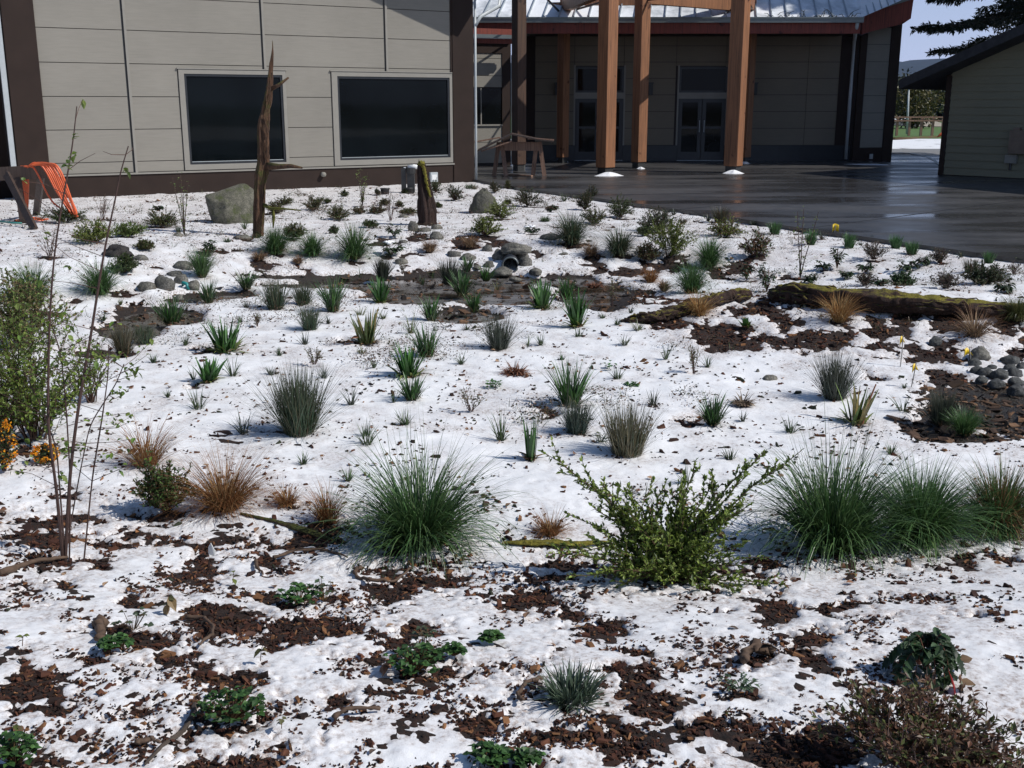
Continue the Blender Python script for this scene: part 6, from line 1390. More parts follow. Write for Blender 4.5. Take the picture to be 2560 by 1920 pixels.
        pal, lf, asp, nst, ld, arch, sub, upr = {'heather': (HEA, .024, .5, 46, 150, .2, 4, .05), 'lshrub': (YG, .028, .5, 40, 130, .3, 4, .05), 'dkshrub': ([(.055, .10, .025), (.085, .14, .035), (.10, .06, .03)], .017, .6, 54, 150, .35, 5, .25),
                                       'leafshrub': ([(.07, .10, .035), (.10, .13, .045), (.13, .08, .04)], .045, .55, 36, 60, .3, 4, .05), 'twig': ([(.10, .07, .05), (.09, .11, .05)], .02, .5, 16, 8, .1, 3, .5), 'twigheath': ([(.07, .07, .05), (.11, .10, .07), (.09, .055, .05)], .022, .45, 34, 90, .1, 3, .3),
                                       'arching': ([(.20, .27, .05), (.13, .19, .034), (.27, .34, .085), (.07, .105, .025)], .024, .5, 38, 75, .5, 5, 0.05), 'redshrub': ([(.13, .075, .045), (.11, .13, .04), (.18, .09, .05), (.08, .09, .03)], .022, .5, 60, 105, .2, 6, .25), 'weed': ([(.12, .13, .05), (.2, .16, .09), (.08, .10, .04)], .016, .6, 9, 30, .1, 4, .55)}[base]
        if 'dark' in lab and base == 'heather': pal = [(.035, .06, .025), (.055, .075, .035), (.08, .065, .04)]
        if ('green' in lab and 'brown' not in lab) and base == 'heather': pal = [(.05, .085, .028), (.08, .11, .035), (.04, .06, .02)]
        if 'bright' in lab and base == 'heather': pal = [(.07, .12, .05), (.05, .09, .035)]
        if 'reddish' in lab or 'brownish' in lab: pal = list(pal) + [(.14, .065, .04), (.1, .06, .035)]
        if 'light green' in lab: pal = [(.14, .19, .05), (.1, .15, .04)]
        lf = max(lf, 1.25 * px1); ld = ld * min(1, 9.0 / dd) if dd > 9 else ld
        if kind == 'arching':
            gs, gl = G(), G(); LP, LD = [], []
            tg = [(-1.0, .30, .98), (-.86, .2, .90), (-.72, .35, .74), (-.55, -.2, .80), (-.42, .3, .70), (-.28, .2, .60), (-.62, .1, .58), (-.8, .0, .52), (-.48, .3, .52), (-.12, .3, .66), (.22, .1, .60), (.5, .1, .5), (.58, .2, .8), (.32, .3, .72), (-.9, -.2, .3), (-.3, -.4, .35), (.15, -.5, .28), (.35, -.6, .22), (-.72, -.5, .36), (-.95, -.7, .32), (-.82, -.8, .16), (-.55, -.75, .2), (-.25, -.8, .22), (0, .2, .5), (.1, .3, .62), (.16, .0, .95), (.12, .5, .8), (.3, .2, .55), (.4, .3, .72), (.72, .3, .98), (.98, .2, 1.0), (.86, .1, .9), (.6, -.1, .62), (.5, -.5, .35), (.7, -.5, .25), (.85, -.8, .08), (.45, -.9, .1), (.0, -.9, .2), (.2, -.6, .4), (-.1, -.5, .45), (-.4, .1, .45), (.25, .4, .4), (-.6, .1, .3), (.3, -.2, .3), (-.15, .6, .35)]
            for (tx, ty, tz) in tg + [(a * .55, b * .8, c_ * .55) for a, b, c_ in tg]:
                tgt = np.array([tx * W * .5, ty * W * .22, tz * H * .92]); b = rng.normal(0, .025, 3); b[2] = 0; ctl = np.array([tgt[0] * .28, tgt[1] * .3, tgt[2] * .52]); ts = np.linspace(0, 1, 10)[:, None]; P = (1 - ts) ** 2 * b + 2 * ts * (1 - ts) * ctl + ts ** 2 * tgt; P[1:-1] += rng.normal(0, .006, (8, 3)); P[:, 2] = np.maximum(P[:, 2], 0.004)
                gs.tube(P, .0045, .0016, 5, (.09, .055, .035), False); paths = [P]
                for s2 in range(6):
                    k = rng.integers(2, 9); q0 = P[k]; d = P[k] - P[k - 1]; d /= np.linalg.norm(d); d = d * .8 + rng.normal(0, .45, 3); d[2] += .25; d /= np.linalg.norm(d); ln = W * rng.uniform(.04, .11); Q = np.stack([q0, q0 + d * ln * .5, q0 + d * ln + [0, 0, ln * .15]]); gs.tube(Q, .002, .001, 3, (.1, .07, .035), False); paths.append(Q)
                for Q in paths:
                    ln = np.linalg.norm(np.diff(Q, axis=0), axis=1).sum(); m = max(3, int(ln * 185)); tt = rng.uniform(.18 if Q is P else .1, 1, m) * (len(Q) - 1); i0 = np.minimum(tt.astype(int), len(Q) - 2); fr = (tt - i0)[:, None]; LP.append(Q[i0] * (1 - fr) + Q[i0 + 1] * fr); tn = Q[i0 + 1] - Q[i0]; tn /= np.linalg.norm(tn, axis=1)[:, None]; LD.append(tn + rng.normal(0, .55, (m, 3)) + [0, 0, .1])
            LP = np.concatenate(LP); LD = np.concatenate(LD); leaf_quads(gl, LP, LD, .023, .5, mixcols(rng, len(LP), pal), rng)
        else:
            gs, gl = shrub_parts(rng, W, H, nst if dd < 16 else int(nst * .8), lf, asp, ld / max(lf / .02, .6) * 1.0 * (1.6 if dd > 8 else 1.0), pal, TWG if base not in ('twig', 'weed', 'redshrub') else [(.11, .07, .06), (.15, .10, .08)], arch, 1.0, upr, sub, r0=max(.003, .25 * px1), leafstart=.25)
        gs.build('twigs', m_twig, t); gl.build('leaves', m_leaf, t)
    elif base == 'broad':
        gs, gl = G(), G(); ns = 9; LP, LD = [], []; red = 'reddish' in lab or 'brown' in lab
        for i in range(ns):
            ph = rng.uniform(0, 6.28); r_ = W * .42 * rng.uniform(.2, 1); e = np.array([math.cos(ph) * r_, math.sin(ph) * r_ * .8, H * rng.uniform(.35, .9)]); gs.tube([(0, 0, 0), e * [.4, .4, .6], e], .005, .003, 4, (.09, .05, .03), False)
            for k in range(11): a = rng.uniform(0, 6.28); f = rng.uniform(.45, 1.05); LP.append(e * f); LD.append([math.cos(a), math.sin(a), rng.uniform(-.3, .4)])
        pal = [(.03, .055, .025), (.045, .07, .03), (.06, .075, .045)] + ([(.14, .06, .04), (.12, .07, .045)] if red else []); broad_leaves(gl, rng, np.array(LP), np.array(LD), max(.062, W * .17), .42, pal); gs.build('twigs', m_twig, t); gl.build('leaves', m_leaf, t)
        if 'snow' in lab:
            V = JV.copy(); V *= (1 + .3 * fbm(V[:, 0] + 5, V[:, 1] + 7, .5, 3, 3))[:, None]; g = G()
            for k in range(7): a = rng.uniform(0, 6.28); r_ = W * .3 * rng.uniform(.1, 1); g.add(V * [W * .07, W * .06, H * .10] + [math.cos(a) * r_, math.sin(a) * r_ * .7, H * (.92 - .5 * r_ / W)], JF, (1, 1, 1))
            tag(g.build('snow_cap', MSNOW, t, True))
    elif base == 'mahonia':
        gs, gl = G(), G(); LP, LD, LC = [], [], []
        for i in range(17):
            ph = i * 2.4 + .4; r_ = W * .46 * (.55 + .45 * ((i * 7) % 10) / 10); top = H * rng.uniform(.65, 1.0) * (1.1 - .5 * r_ / (W * .5)); ts = np.linspace(0, 1, 9)[:, None]; e = np.array([math.cos(ph) * r_, math.sin(ph) * r_ * .8, max(.01, top * .25)]); ctl = np.array([math.cos(ph) * r_ * .45, math.sin(ph) * r_ * .4, top * 1.7]); P = 2 * ts * (1 - ts) * ctl + ts ** 2 * e
            gs.tube(P, .003, .0015, 4, (.10, .04, .025), False)
            for k in (2.5, 3.3, 4.1, 4.9, 5.7, 6.5, 7.3, 8.0):
                k0 = min(int(k), 7); P_k = P[k0] + (P[k0 + 1] - P[k0]) * (k - k0); d = P[k0 + 1] - P[k0]; d /= np.linalg.norm(d); sd = np.cross(d, (0, 0, 1)); sd /= np.linalg.norm(sd) + 1e-6
                for sg in (-1, 1): LP.append(P_k); LD.append(sd * sg + d * .5 + rng.normal(0, .14, 3))
            LP.append(P[-1]); LD.append(P[-1] - P[-2])
        LP = np.array(LP); LD = np.array(LD)
        # spiny leaves: fans with toothed outline
        n = len(LP); cols = mixcols(rng, n, [(.03, .065, .025), (.045, .085, .035), (.04, .065, .035)]); red = {9, 10, 25}
        for i in range(n):
            D = LD[i] / np.linalg.norm(LD[i]); S = np.cross(D, rng.normal(0, .25, 3) + [0, 0, 1]); S /= np.linalg.norm(S); N = np.cross(S, D); L = .036 * rng.uniform(.8, 1.2); out = []
            for (a, b) in ((0, 0), (.12, .22), (.22, .18), (.34, .34), (.45, .24), (.58, .34), (.68, .2), (.8, .22), (1.05, 0)): out.append((a, b))
            V = [LP[i] + D * L * a + S * L * b + N * L * (b * .35 - .25 * a * a) for a, b in out] + [LP[i] + D * L * a - S * L * b + N * L * (b * .35 - .25 * a * a) for a, b in out[1:-1][::-1]]; mid = [LP[i] + D * L * a - N * L * .25 * a * a for a in (.3, .65)]
            m = len(V); gl.add(V + mid, [(k, (k + 1) % m, m if (k < 4 or k > 11) else m + 1) for k in range(m)] + [(4, m + 1, m), (12, m, m + 1)], cols[i])
        gs.build('twigs', m_twig, t); gl.build('leaves', m_leaf, t); g = G(); broad_leaves(g, rng, np.array([[W * .12, -W * .3, .05]]), np.array([[.1, -.5, -.5]]), .07, .4, [(.35, .03, .03)]); g.build('red_leaf', m_leaf, t)
        g = G(); broad_leaves(g, rng, np.array([[-W * .1, -W * .34, .015], [-W * .38, -W * .2, .015], [W * .4, W * .1, .02], [W * .22, -W * .36, .02]]), np.array([[-1., .2, .2], [-1, .4, .3], [1, .1, .3], [1, -.3, .1]]), .042, .8, [(.2, .13, .08), (.26, .17, .1)], .1); g.build('dead_leaves', m_dry, t)
    elif base == 'straw':
        gs, gl = G(), G(); tall = kind == 'straw_tall'; n = 14 if tall else int(40 + 190 * W); pal = [(.045, .11, .03), (.07, .15, .04), (.03, .07, .022)] if not tall else [(.07, .10, .06), (.05, .08, .04), (.09, .07, .04)]; LP, LD = [], []
        for i in range(n):
            ph = rng.uniform(0, 6.28); r_ = W * .46 * math.sqrt(rng.uniform(.02, 1)); e = np.array([math.cos(ph) * r_, math.sin(ph) * r_ * .75, H * rng.uniform(.3, 1.0) * (1.05 - .55 * r_ / (W * .5))]); e[2] = max(e[2], .012); gs.tube([e * [.2, .2, 0], e * [.7, .7, .6], e], .0016, .001, 3, (.12, .07, .03), False); a0 = rng.uniform(0, 6.28)
            for k in (-1, 0, 1): a = a0 + k * 1.25; LP.append(e); LD.append([math.cos(a), math.sin(a), rng.uniform(-.1, .35)])
        broad_leaves(gl, rng, np.array(LP), np.array(LD), .019 if not tall else .018, .95, pal, .2); gs.build('stalks', m_twig, t); gl.build('leaves', m_leaf, t)
        if 'brown leaves' in lab: g = G(); m = 9; a = rng.uniform(2, 4.5, m); P = np.stack([np.cos(a) * W * .45, np.sin(a) * W * .25, np.full(m, .02)], 1); broad_leaves(g, rng, P, rng.normal(0, 1, (m, 3)) * [1, 1, .4], .045, .7, [(.2, .09, .05), (.28, .15, .09)]); g.build('dead_leaves', m_dry, t)
    elif base == 'sprig':
        gs, gl = G(), G(); e = np.array([.006, 0, H * .8]); gs.tube([(0, 0, 0), e * [.5, 0, .6], e], .0016, .001, 4, (.15, .08, .05)); tn = 'tan' in lab or 'pale' in lab or 'brown' in lab
        m = 5; P = np.array([e * rng.uniform(.4, 1.0) for _ in range(m)]); D = rng.normal(0, 1, (m, 3)) * [1, .6, .4] + [0, -.3, .1]; broad_leaves(gl, rng, P, D, H * .5, .7, [(.19, .13, .06), (.12, .12, .05)] if tn else [(.14, .17, .04), (.1, .08, .04)]); gs.build('stalk', m_twig, t); gl.build('leaves', m_leaf, t)
    elif base == 'herb':
        gl = G(); gs = G(); grey = 'grey' in lab; m = 70 if not 'dock' in lab else 7; a = rng.uniform(0, 6.28, m); r_ = W * .45 * np.sqrt(rng.uniform(0, 1, m)); P = np.stack([np.cos(a) * r_, np.sin(a) * r_ * .6, rng.uniform(.1, .9, m) * H * (1 - .5 * r_ / W)], 1); D = np.stack([np.cos(a), np.sin(a), rng.uniform(-.1, 1, m)], 1)
        for q_ in P[::3]: gs.tube([q_ * [.3, .3, 0], q_], .0018, .001, 3, (.07, .10, .04), False)
        broad_leaves(gl, rng, P, D, (.018 if grey else .03) if 'dock' not in lab else W * .4, .5 if 'dock' not in lab else .75, [(.09, .13, .08), (.06, .10, .055)] if grey else [(.05, .14, .035), (.08, .19, .05)]); gs.build('stalks', m_twig, t); gl.build('leaves', m_leaf, t)
    elif base == 'dead':
        g = G(); gr = 'grey' in lab; pal = [(.22, .16, .11), (.32, .25, .18), (.12, .08, .06)] if gr else [(.18, .07, .04), (.26, .12, .07), (.10, .05, .035)]; blades(g, rng, 110, W * .22, W * .2, W * .5, .9, 1.5, .9, bw(.013), pal, seg=5, zmin=.008); blades(g, rng, 30, W * .15, H * .5, H * 1.3, .2, 1.0, 1.2, bw(.010), pal, seg=5, zmin=.008); g.build('dead_blades', m_dry, t)
    elif base == 'orange':
        gs, gl = shrub_parts(rng, W, H, 26, .02, .6, 70, [(.03, .055, .02), (.05, .08, .025)], TWG, .3, 1, .2, 3, r0=.003); gs.build('twigs', m_twig, t); gl.build('leaves', m_leaf, t); g = G(); m = int(700 * (1 if W > .15 else .35)); a = rng.normal(0, 1, (m, 3)); a /= np.linalg.norm(a, axis=1)[:, None]; cl = rng.normal(0, 1, (60, 3)); cl /= np.linalg.norm(cl, axis=1)[:, None]; a = cl[rng.integers(0, 60, m)] * .9 + a * .13; P = a * [W * .45, W * .4, H * .5] + [0, 0, H * .52]; P = P[P[:, 2] > .005]; leaf_quads(g, P, rng.normal(0, 1, P.shape), .011, .9, mixcols(rng, len(P), [(.85, .36, .01), (.9, .45, .02), (.7, .22, .01)]), rng); g.build('flowers', M_ORANGE, t)
    elif base == 'leafy':
        gs, gl = G(), G(); three = kind == 'leafy3'; LP, LD = [], []
        tips = [(-.22, 1.0), (.03, 1.04), (.55, 1.0)] if three else [(-.4, .95), (-.1, 1.0), (.25, .8), (.5, .9), (.02, .6)]
        for (tx, tz) in tips:
            e = np.array([tx * W * .8, rng.uniform(-.1, .1), H * tz]); P = np.array([(0, 0, 0), e * [.25, .3, .3], e * [.7, .8, .7], e]); gs.tube(P, max(.007, .4 * px1), max(.003, .25 * px1), 5, (.07, .045, .035)); m = 26
            for k in range(m): f = rng.uniform(.18 if not three else .05, 1.0); ii = min(int(f * 3), 2); q_ = P[ii] + (P[ii + 1] - P[ii]) * (f * 3 - ii); LP.append(q_ + rng.normal(0, .02, 3)); LD.append(rng.normal(0, 1, 3) + [0, 0, .4])
        if three:
            for k in range(60): a = rng.uniform(0, 6.28); r_ = W * .5 * math.sqrt(rng.uniform(0, 1)); LP.append(np.array([math.cos(a) * r_ + .05, math.sin(a) * r_, H * rng.uniform(.1, .42)])); LD.append([math.cos(a), math.sin(a), .2])
        broad_leaves(gl, rng, np.array(LP), np.array(LD), max(.028, 2.0 * px1), .75, [(.13, .18, .045), (.09, .14, .035), (.16, .19, .06)]); gs.build('stems', m_twig, t); gl.build('leaves', m_leaf, t)
for i_, ln_ in enumerate([l for l in PL.strip().split('\n') if l.strip()]): make_plant(i_, ln_)
print('plants', len(PLANTS))

# the tall sapling in the left foreground
def left_sapling():
    b = at(156, 1399); d0 = depth(b); Y = b[1]; t = thing('young_sapling', tuple(b), 'tall many-stemmed sapling rising through the left foreground with fresh green leaves', 'sapling', 'young saplings'); rng = np.random.default_rng(77); gl = G(); LP, LD = [], []
    stems = [[(156, 1399), (142, 1220), (119, 1075), (121, 930), (123, 820), (132, 670), (145, 565), (182, 365), (192, 266)], [(160, 1390), (174, 1174), (203, 970), (224, 862), (250, 688), (268, 590), (288, 500), (300, 434), (321, 365)], [(170, 1385), (176, 1200), (168, 1060), (163, 990), (152, 880), (110, 760)], [(204, 1372), (231, 1190), (257, 1035), (270, 940), (272, 862)], [(162, 1390), (150, 1230), (142, 1120), (100, 1010), (60, 930)], [(156, 1395), (200, 1180), (225, 1060), (290, 960), (310, 910)]]
    for si, st_ in enumerate(stems):
        P = np.array([on_y(x, y, Y + (.0 if k == 0 else (si - 2) * .03 + .02 * k)) - b for k, (x, y) in enumerate(st_)]); P[0, 2] = -.03; r0 = [.0075, .0075, .004, .004, .004, .003][si]; g = G(); s = np.linspace(0, len(P) - 1, 26); Q = np.stack([np.interp(s, range(len(P)), P[:, j]) for j in range(3)], 1)
        for _ in range(2): Q[1:-1] = (Q[:-2] + Q[2:] + 2 * Q[1:-1]) / 4
        g.tube(Q, r0, .0022, 6, (.065, .038, .032)); 
        for k in range(16 if si < 2 else 12):
            i0 = rng.integers(6, 25); q = Q[i0]; 
            top = i0 > 17 and si < 2
            if top and rng.uniform() < .55: continue
            a = rng.uniform(0, 6.28); ln = rng.uniform(.06, .2) if top else rng.uniform(.08, .30); e = q + np.array([math.cos(a) * ln, math.sin(a) * ln * .6, rng.uniform(.1, .6) * ln]); mid = (q + e) / 2 + rng.normal(0, .01, 3); g.tube([q, mid, e], .0018, .0009, 3, (.09, .05, .04), False)
            if Q[i0][2] < 1.05:
                for m in range(8): f = rng.uniform(.3, 1.05); LP.append(q + (e - q) * f + rng.normal(0, .008, 3)); LD.append(rng.normal(0, 1, 3) + [0, 0, .3])
            elif rng.uniform() < .4:
                for m in range(3): LP.append(e.copy()); LD.append(rng.normal(0, 1, 3) + [0, 0, .3])
        g.build('stem', m_twig, t)
    for (x, y) in ((190, 340), (165, 412), (318, 425), (182, 390)):
        q = on_y(x, y, Y) - b
        for m in range(5): LP.append(q + rng.normal(0, .006, 3)); LD.append(rng.normal(0, 1, 3) + [0, 0, .4])
    broad_leaves(gl, rng, np.array(LP), np.array(LD), .025, .75, [(.13, .19, .03), (.09, .15, .028), (.17, .22, .05)]); gl.build('leaves', m_leaf, t); PLANTS.append((b[0], b[1], .25, 'x'))
left_sapling()
# loose green shrubs behind it, at the left edge
def left_shrub(px_, py_, w_, h, lab, pal, leaf, dens, nst=30, seed=1):
    b = at(px_, py_); s = depth(b) / FPX; W, H = w_ * s, h * s; b[2] = ground(b[0], b[1]) + .01; rng = np.random.default_rng(seed); t = thing('leafy_shrub', tuple(b), lab, 'shrub', 'leafy shrubs'); gs, gl = shrub_parts(rng, W, H, nst, leaf, .6, dens, pal, TWG, .25, 1, .35, 5, r0=.004, leafstart=.15); gs.build('twigs', m_twig, t); gl.build('leaves', m_leaf, t); PLANTS.append((b[0], b[1], W, 'x'))
left_shrub(90, 1100, 470, 330, 'loose bright green shrub behind the sapling at the left edge', [(.16, .23, .035), (.11, .17, .028), (.07, .10, .022), (.21, .27, .055)], .023, 84, 50, 5)
left_shrub(10, 1090, 260, 190, 'dense dark green shrub behind the orange flowers', [(.03, .06, .018), (.05, .085, .022)], .022, 90, 40, 6)
left_shrub(60, 870, 320, 190, 'olive shrub mass at the left edge above the bright green one', [(.16, .22, .06), (.11, .16, .045), (.20, .15, .07)], .028, 80, 50, 7)
left_shrub(230, 1010, 190, 170, 'thin twiggy green shrub right behind the sapling stems', [(.10, .15, .035), (.07, .10, .03)], .02, 34, 18, 8)

# ------------------------------------------------------------------ garden ground: soil with a real sheet of melting snow over it
MULCH = [('D2', *r) for r in [(120, 930, 180, 60), (200, 985, 180, 45), (560, 960, 250, 50), (800, 950, 220, 75), (1200, 1020, 150, 50), (1600, 1045, 200, 55), (570, 840, 110, 40), (1195, 910, 90, 42), (1350, 900, 50, 38), (240, 745, 120, 42), (400, 720, 130, 55), (480, 775, 100, 42), (1420, 790, 90, 50), (2050, 860, 120, 55), (1700, 850, 100, 45), (2190, 960, 50, 90), (1150, 830, 50, 26), (1600, 985, 60, 35), (600, 545, 90, 14), (110, 525, 60, 25), (1000, 720, 500, 26), (2120, 1090, 60, 40), (1150, 1245, 80, 25), (1680, 1240, 150, 50), (1900, 790, 300, 30)]] + \
        [('C2', *r) for r in [(1450, 870, 150, 50), (1700, 930, 160, 70), (1130, 490, 110, 26), (1420, 470, 120, 24), (920, 445, 55, 40), (850, 430, 60, 16), (1230, 640, 130, 36), (1200, 700, 100, 32), (1400, 690, 120, 30), (1780, 540, 60, 26), (1900, 470, 80, 40), (1800, 1040, 100, 26), (240, 300, 70, 25), (480, 370, 60, 14), (330, 340, 60, 30), (900, 400, 70, 12), (1560, 1550, 90, 45), (560, 1450, 80, 24)]] + \
        [('A2', *r) for r in [(870, 640, 110, 40), (1620, 350, 80, 16), (1080, 455, 50, 18), (1060, 505, 70, 16), (520, 700, 60, 20), (380, 800, 120, 40), (1700, 255, 60, 14), (1450, 1050, 110, 22), (1330, 1280, 60, 25), (850, 410, 60, 12)]] + \
        [('B2', *r) for r in [(1200, 260, 80, 26), (1230, 365, 60, 14), (940, 290, 80, 24), (150, 455, 80, 28), (450, 475, 40, 18), (1560, 300, 90, 30), (1060, 1000, 30, 10), (760, 1000, 90, 16), (1250, 690, 160, 22), (230, 1600, 130, 30)]] + \
        [('E', *r) for r in [(180, 590, 190, 55), (500, 612, 230, 26), (830, 625, 250, 34), (1250, 610, 150, 42), (880, 730, 120, 50), (130, 830, 110, 45), (330, 810, 50, 24), (600, 860, 85, 28), (430, 700, 90, 22), (1000, 940, 190, 42), (1300, 985, 180, 34), (1170, 1035, 60, 36), (560, 1005, 130, 34), (1130, 850, 90, 34), (170, 1230, 140, 50), (1680, 850, 85, 45), (1850, 1010, 140, 24), (1950, 780, 150, 22), (1100, 1545, 190, 40), (2090, 1420, 95, 65), (1000, 1190, 180, 42), (450, 1150, 75, 32), (1350, 865, 140, 34), (260, 410, 110, 30), (1720, 720, 80, 10), (1180, 690, 60, 30), (300, 520, 150, 20), (460, 560, 200, 14), (230, 1320, 80, 26), (620, 1320, 70, 28), (740, 1070, 80, 24), (1480, 1290, 60, 20), (1900, 1180, 50, 20), (100, 1320, 60, 22)]] + \
        [('F', *r) for r in [(160, 700, 100, 26), (150, 780, 110, 22), (130, 860, 120, 26), (1150, 915, 90, 42), (1290, 1030, 80, 34), (1300, 1095, 45, 34), (350, 1000, 120, 26), (490, 1110, 75, 26), (560, 1225, 110, 50), (660, 1270, 90, 26), (280, 1440, 140, 40), (490, 1450, 90, 85), (620, 1340, 150, 30), (780, 1400, 95, 65), (1050, 1115, 65, 32), (1030, 1405, 95, 42), (1280, 1440, 170, 42), (1100, 1530, 140, 45), (1430, 885, 60, 28), (2000, 690, 60, 40), (2180, 690, 80, 38), (1040, 1300, 70, 16), (1340, 1520, 100, 40), (1510, 1230, 60, 16), (900, 930, 50, 12), (250, 920, 90, 14), (450, 1000, 50, 40), (420, 1180, 70, 20), (900, 1230, 60, 12), (760, 735, 260, 22), (1990, 920, 60, 12), (1250, 1510, 100, 60)]]
WET = [('B2', *r) for r in [(1250, 650, 330, 50), (1500, 560, 480, 62), (1750, 650, 300, 66), (1560, 790, 220, 50), (760, 525, 560, 22), (640, 580, 420, 26), (1000, 590, 260, 30), (2150, 545, 200, 34)]] + [('C2', *r) for r in [(900, 640, 220, 75), (980, 700, 130, 60), (760, 540, 130, 24)]] + [('A2', *r) for r in [(900, 890, 190, 62), (1100, 790, 260, 60), (1330, 670, 150, 34), (1580, 650, 150, 30), (720, 1060, 150, 32), (2100, 530, 340, 16)]]
MUD = [('D2', *r) for r in [(1930, 1400, 430, 120), (2130, 1530, 280, 120), (1700, 1460, 260, 70), (1560, 1560, 200, 60), (2000, 1300, 200, 50), (1820, 1640, 330, 40)]]
def blobs(U, Vv, L, pw=2.0, grow=1.0):
    out = np.zeros_like(U)
    for (c, x, y, rx, ry) in L:
        cx, cy = px(c, x, y); k = CROP[c][2]; rx_, ry_ = rx * k * grow, ry * k * grow; m = (abs(U - cx) < rx_ * 2.2) & (abs(Vv - cy) < ry_ * 2.2)
        if m.any(): d = ((U[m] - cx) / rx_) ** 2 + ((Vv[m] - cy) / ry_) ** 2; out[m] = np.maximum(out[m], np.exp(-d ** (pw / 2) * .9))
    return out
def fields(X, Y):
    Z = ground(X, Y); U, Vv = proj(X, Y, Z); vis = Y > .8
    D = Y; bias = np.interp(np.where(vis, Vv, 2400), [400, 520, 620, 700, 1200, 1290, 1400, 1600, 1920, 2600], [.30, .30, .40, .74, .84, .74, .58, .50, .46, .44])
    left = np.clip((900 - U) / 900, 0, 1) * np.clip((Vv - 1350) / 300, 0, 1); bias = bias - .18 * left
    lf2 = np.clip((700 - U) / 500, 0, 1) * np.clip((Vv - 1050) / 150, 0, 1) * np.clip((1450 - Vv) / 150, 0, 1); bias = bias - .2 * lf2
    wx = 34 * fbm(X, Y, .22, 91, 4, .6) * np.clip(Vv / 1200, .3, 1.2); wy = 20 * fbm(X, Y, .22, 95, 4, .6) * np.clip(Vv / 1200, .25, 1.2); mu = blobs(U + wx, Vv + wy, [(c_, x_, y_, rx_ * (1.25 if c_ in ('D2', 'C2') else 1), ry_ * (1.3 if c_ in ('D2', 'C2') else 1)) for c_, x_, y_, rx_, ry_ in MULCH], 2.0, 1.0) * (1 - .22 * np.clip((Vv - 1250) / 300, 0, 1) * np.clip(U / 1600, .2, 1)); we = blobs(U, Vv, WET, 3.0, 1.2); md = blobs(U, Vv, MUD, 2.6)
    pl = np.zeros_like(X)
    for (x, y, w_, b) in PLANTS:
        if b in ('sprig', 'straw', 'herb', 'spires', 'arching', 'redshrub', 'mahonia'): k = .25
        elif b == 'tuft': k = .3
        else: k = .62
        r = w_ * (.30 if b not in ('tussock', 'arching') else .36) + .02; m = (abs(X - x) < 2.2 * r) & (abs(Y - y) < 2.2 * r)
        if m.any(): pl[m] = np.maximum(pl[m], k * np.exp(-(((X[m] - x) / r) ** 2 + ((Y[m] - y) / r) ** 2)))
    n = .50 * fbm(X, Y, .34, 3, 5, .55) + .50 * fbm(X, Y, .085, 11, 4, .6) * np.clip(.55 + Y * .03, 0, 1) + .50 * fbm(X, Y, .026, 15, 3, .65) * np.clip(4 / np.maximum(D, 1), 0, 1)
    edge_n = 1 + .35 * fbm(X, Y, .12, 31, 4)
    m = bias + n * .85 - mu * 1.35 * edge_n - np.clip(we - .12, 0, 1) * 3.6 - np.clip(md - .15, 0, 1) * 2.8 - pl * 1.05 * edge_n
    return Z, m, we, md, U, Vv
ZW = -0.353
def grid(r0, r1, nr, na, a0, a1):
    r = np.exp(np.linspace(math.log(r0), math.log(r1), nr)); a = np.linspace(a0, a1, na); Rr, A = np.meshgrid(r, a, indexing='ij'); return Rr * np.sin(A), Rr * np.cos(A)
def in_garden(X, Y):
    """cells under the patio or under the halls are not part of the planted bed"""
    ins = np.zeros(X.shape, bool); P = PATIO; j = len(P) - 1
    for i in range(len(P)):
        xi, yi = P[i]; xj, yj = P[j]; c = ((yi > Y) != (yj > Y)) & (X < (xj - xi) * (Y - yi) / (yj - yi + 1e-12) + xi); ins ^= c; j = i
    o = (X - WL.P0[0]) * WL.n[0] + (Y - WL.P0[1]) * WL.n[1]; return (~ins), o
def grid_mesh(name, X, Y, Z, C, m, keep):
    nr, na = X.shape; idx = np.arange(nr * na).reshape(nr, na); f = np.stack([idx[:-1, :-1], idx[:-1, 1:], idx[1:, 1:], idx[1:, :-1]], -1)[keep]; used = np.zeros(nr * na, bool); used[f.ravel()] = True; re = np.cumsum(used) - 1
    V = np.stack([X.ravel(), Y.ravel(), Z.ravel()], 1)[used]; fl = re[f.ravel()]; me = bpy.data.meshes.new(name); mesh_np(me, V, fl[::1].reshape(-1, 4)[:, ::-1].ravel(), np.full(len(f), 4), C.reshape(-1, C.shape[-1])[used], True); me.materials.append(m); o = bpy.data.objects.new(name, me); COL.objects.link(o); return o
def soil_height(X, Y, Z, we, md): return Z + .012 * fbm(X, Y, .25, 41, 4) + .010 * fbm(X, Y, .05, 43, 3, .6) - .085 * np.clip(we - .2, 0, 1) - .012
def snow_height(X, Y, Z, m):
    t = np.where(m > 0, np.clip(.003 + .0030 * Y, .008, .024) * (1 - np.exp(-np.maximum(m, 0) * 6.5)), np.maximum(m, -1) * .06)
    return Z + t + .014 * fbm(X, Y, .5, 21, 3) * np.clip(m, 0, 1) + .0045 * fbm(X, Y, .13, 23, 3) * np.clip(m * 2, 0, 1) - .012 + .0022 * fbm(X, Y, .03, 25, 3)
X, Y = grid(1.15, 33, 1050, 620, -math.radians(58), math.radians(50))
Zg, mm, we, md, U, Vv = fields(X, Y)
ng, o_ = in_garden(X, Y)
cell = lambda a: (a[:-1, :-1] & a[1:, :-1] & a[:-1, 1:] & a[1:, 1:])
anyc = lambda a: (a[:-1, :-1] | a[1:, :-1] | a[:-1, 1:] | a[1:, 1:])
zs_ = snow_height(X, Y, Zg, mm); zso = soil_height(X, Y, Zg, we, md)
ok = (o_ > -.5)
Cs = np.stack([np.clip(mm * 1.1 - .12 + .3 * fbm(X, Y, .2, 61, 4), 0, 1), md, we], -1)
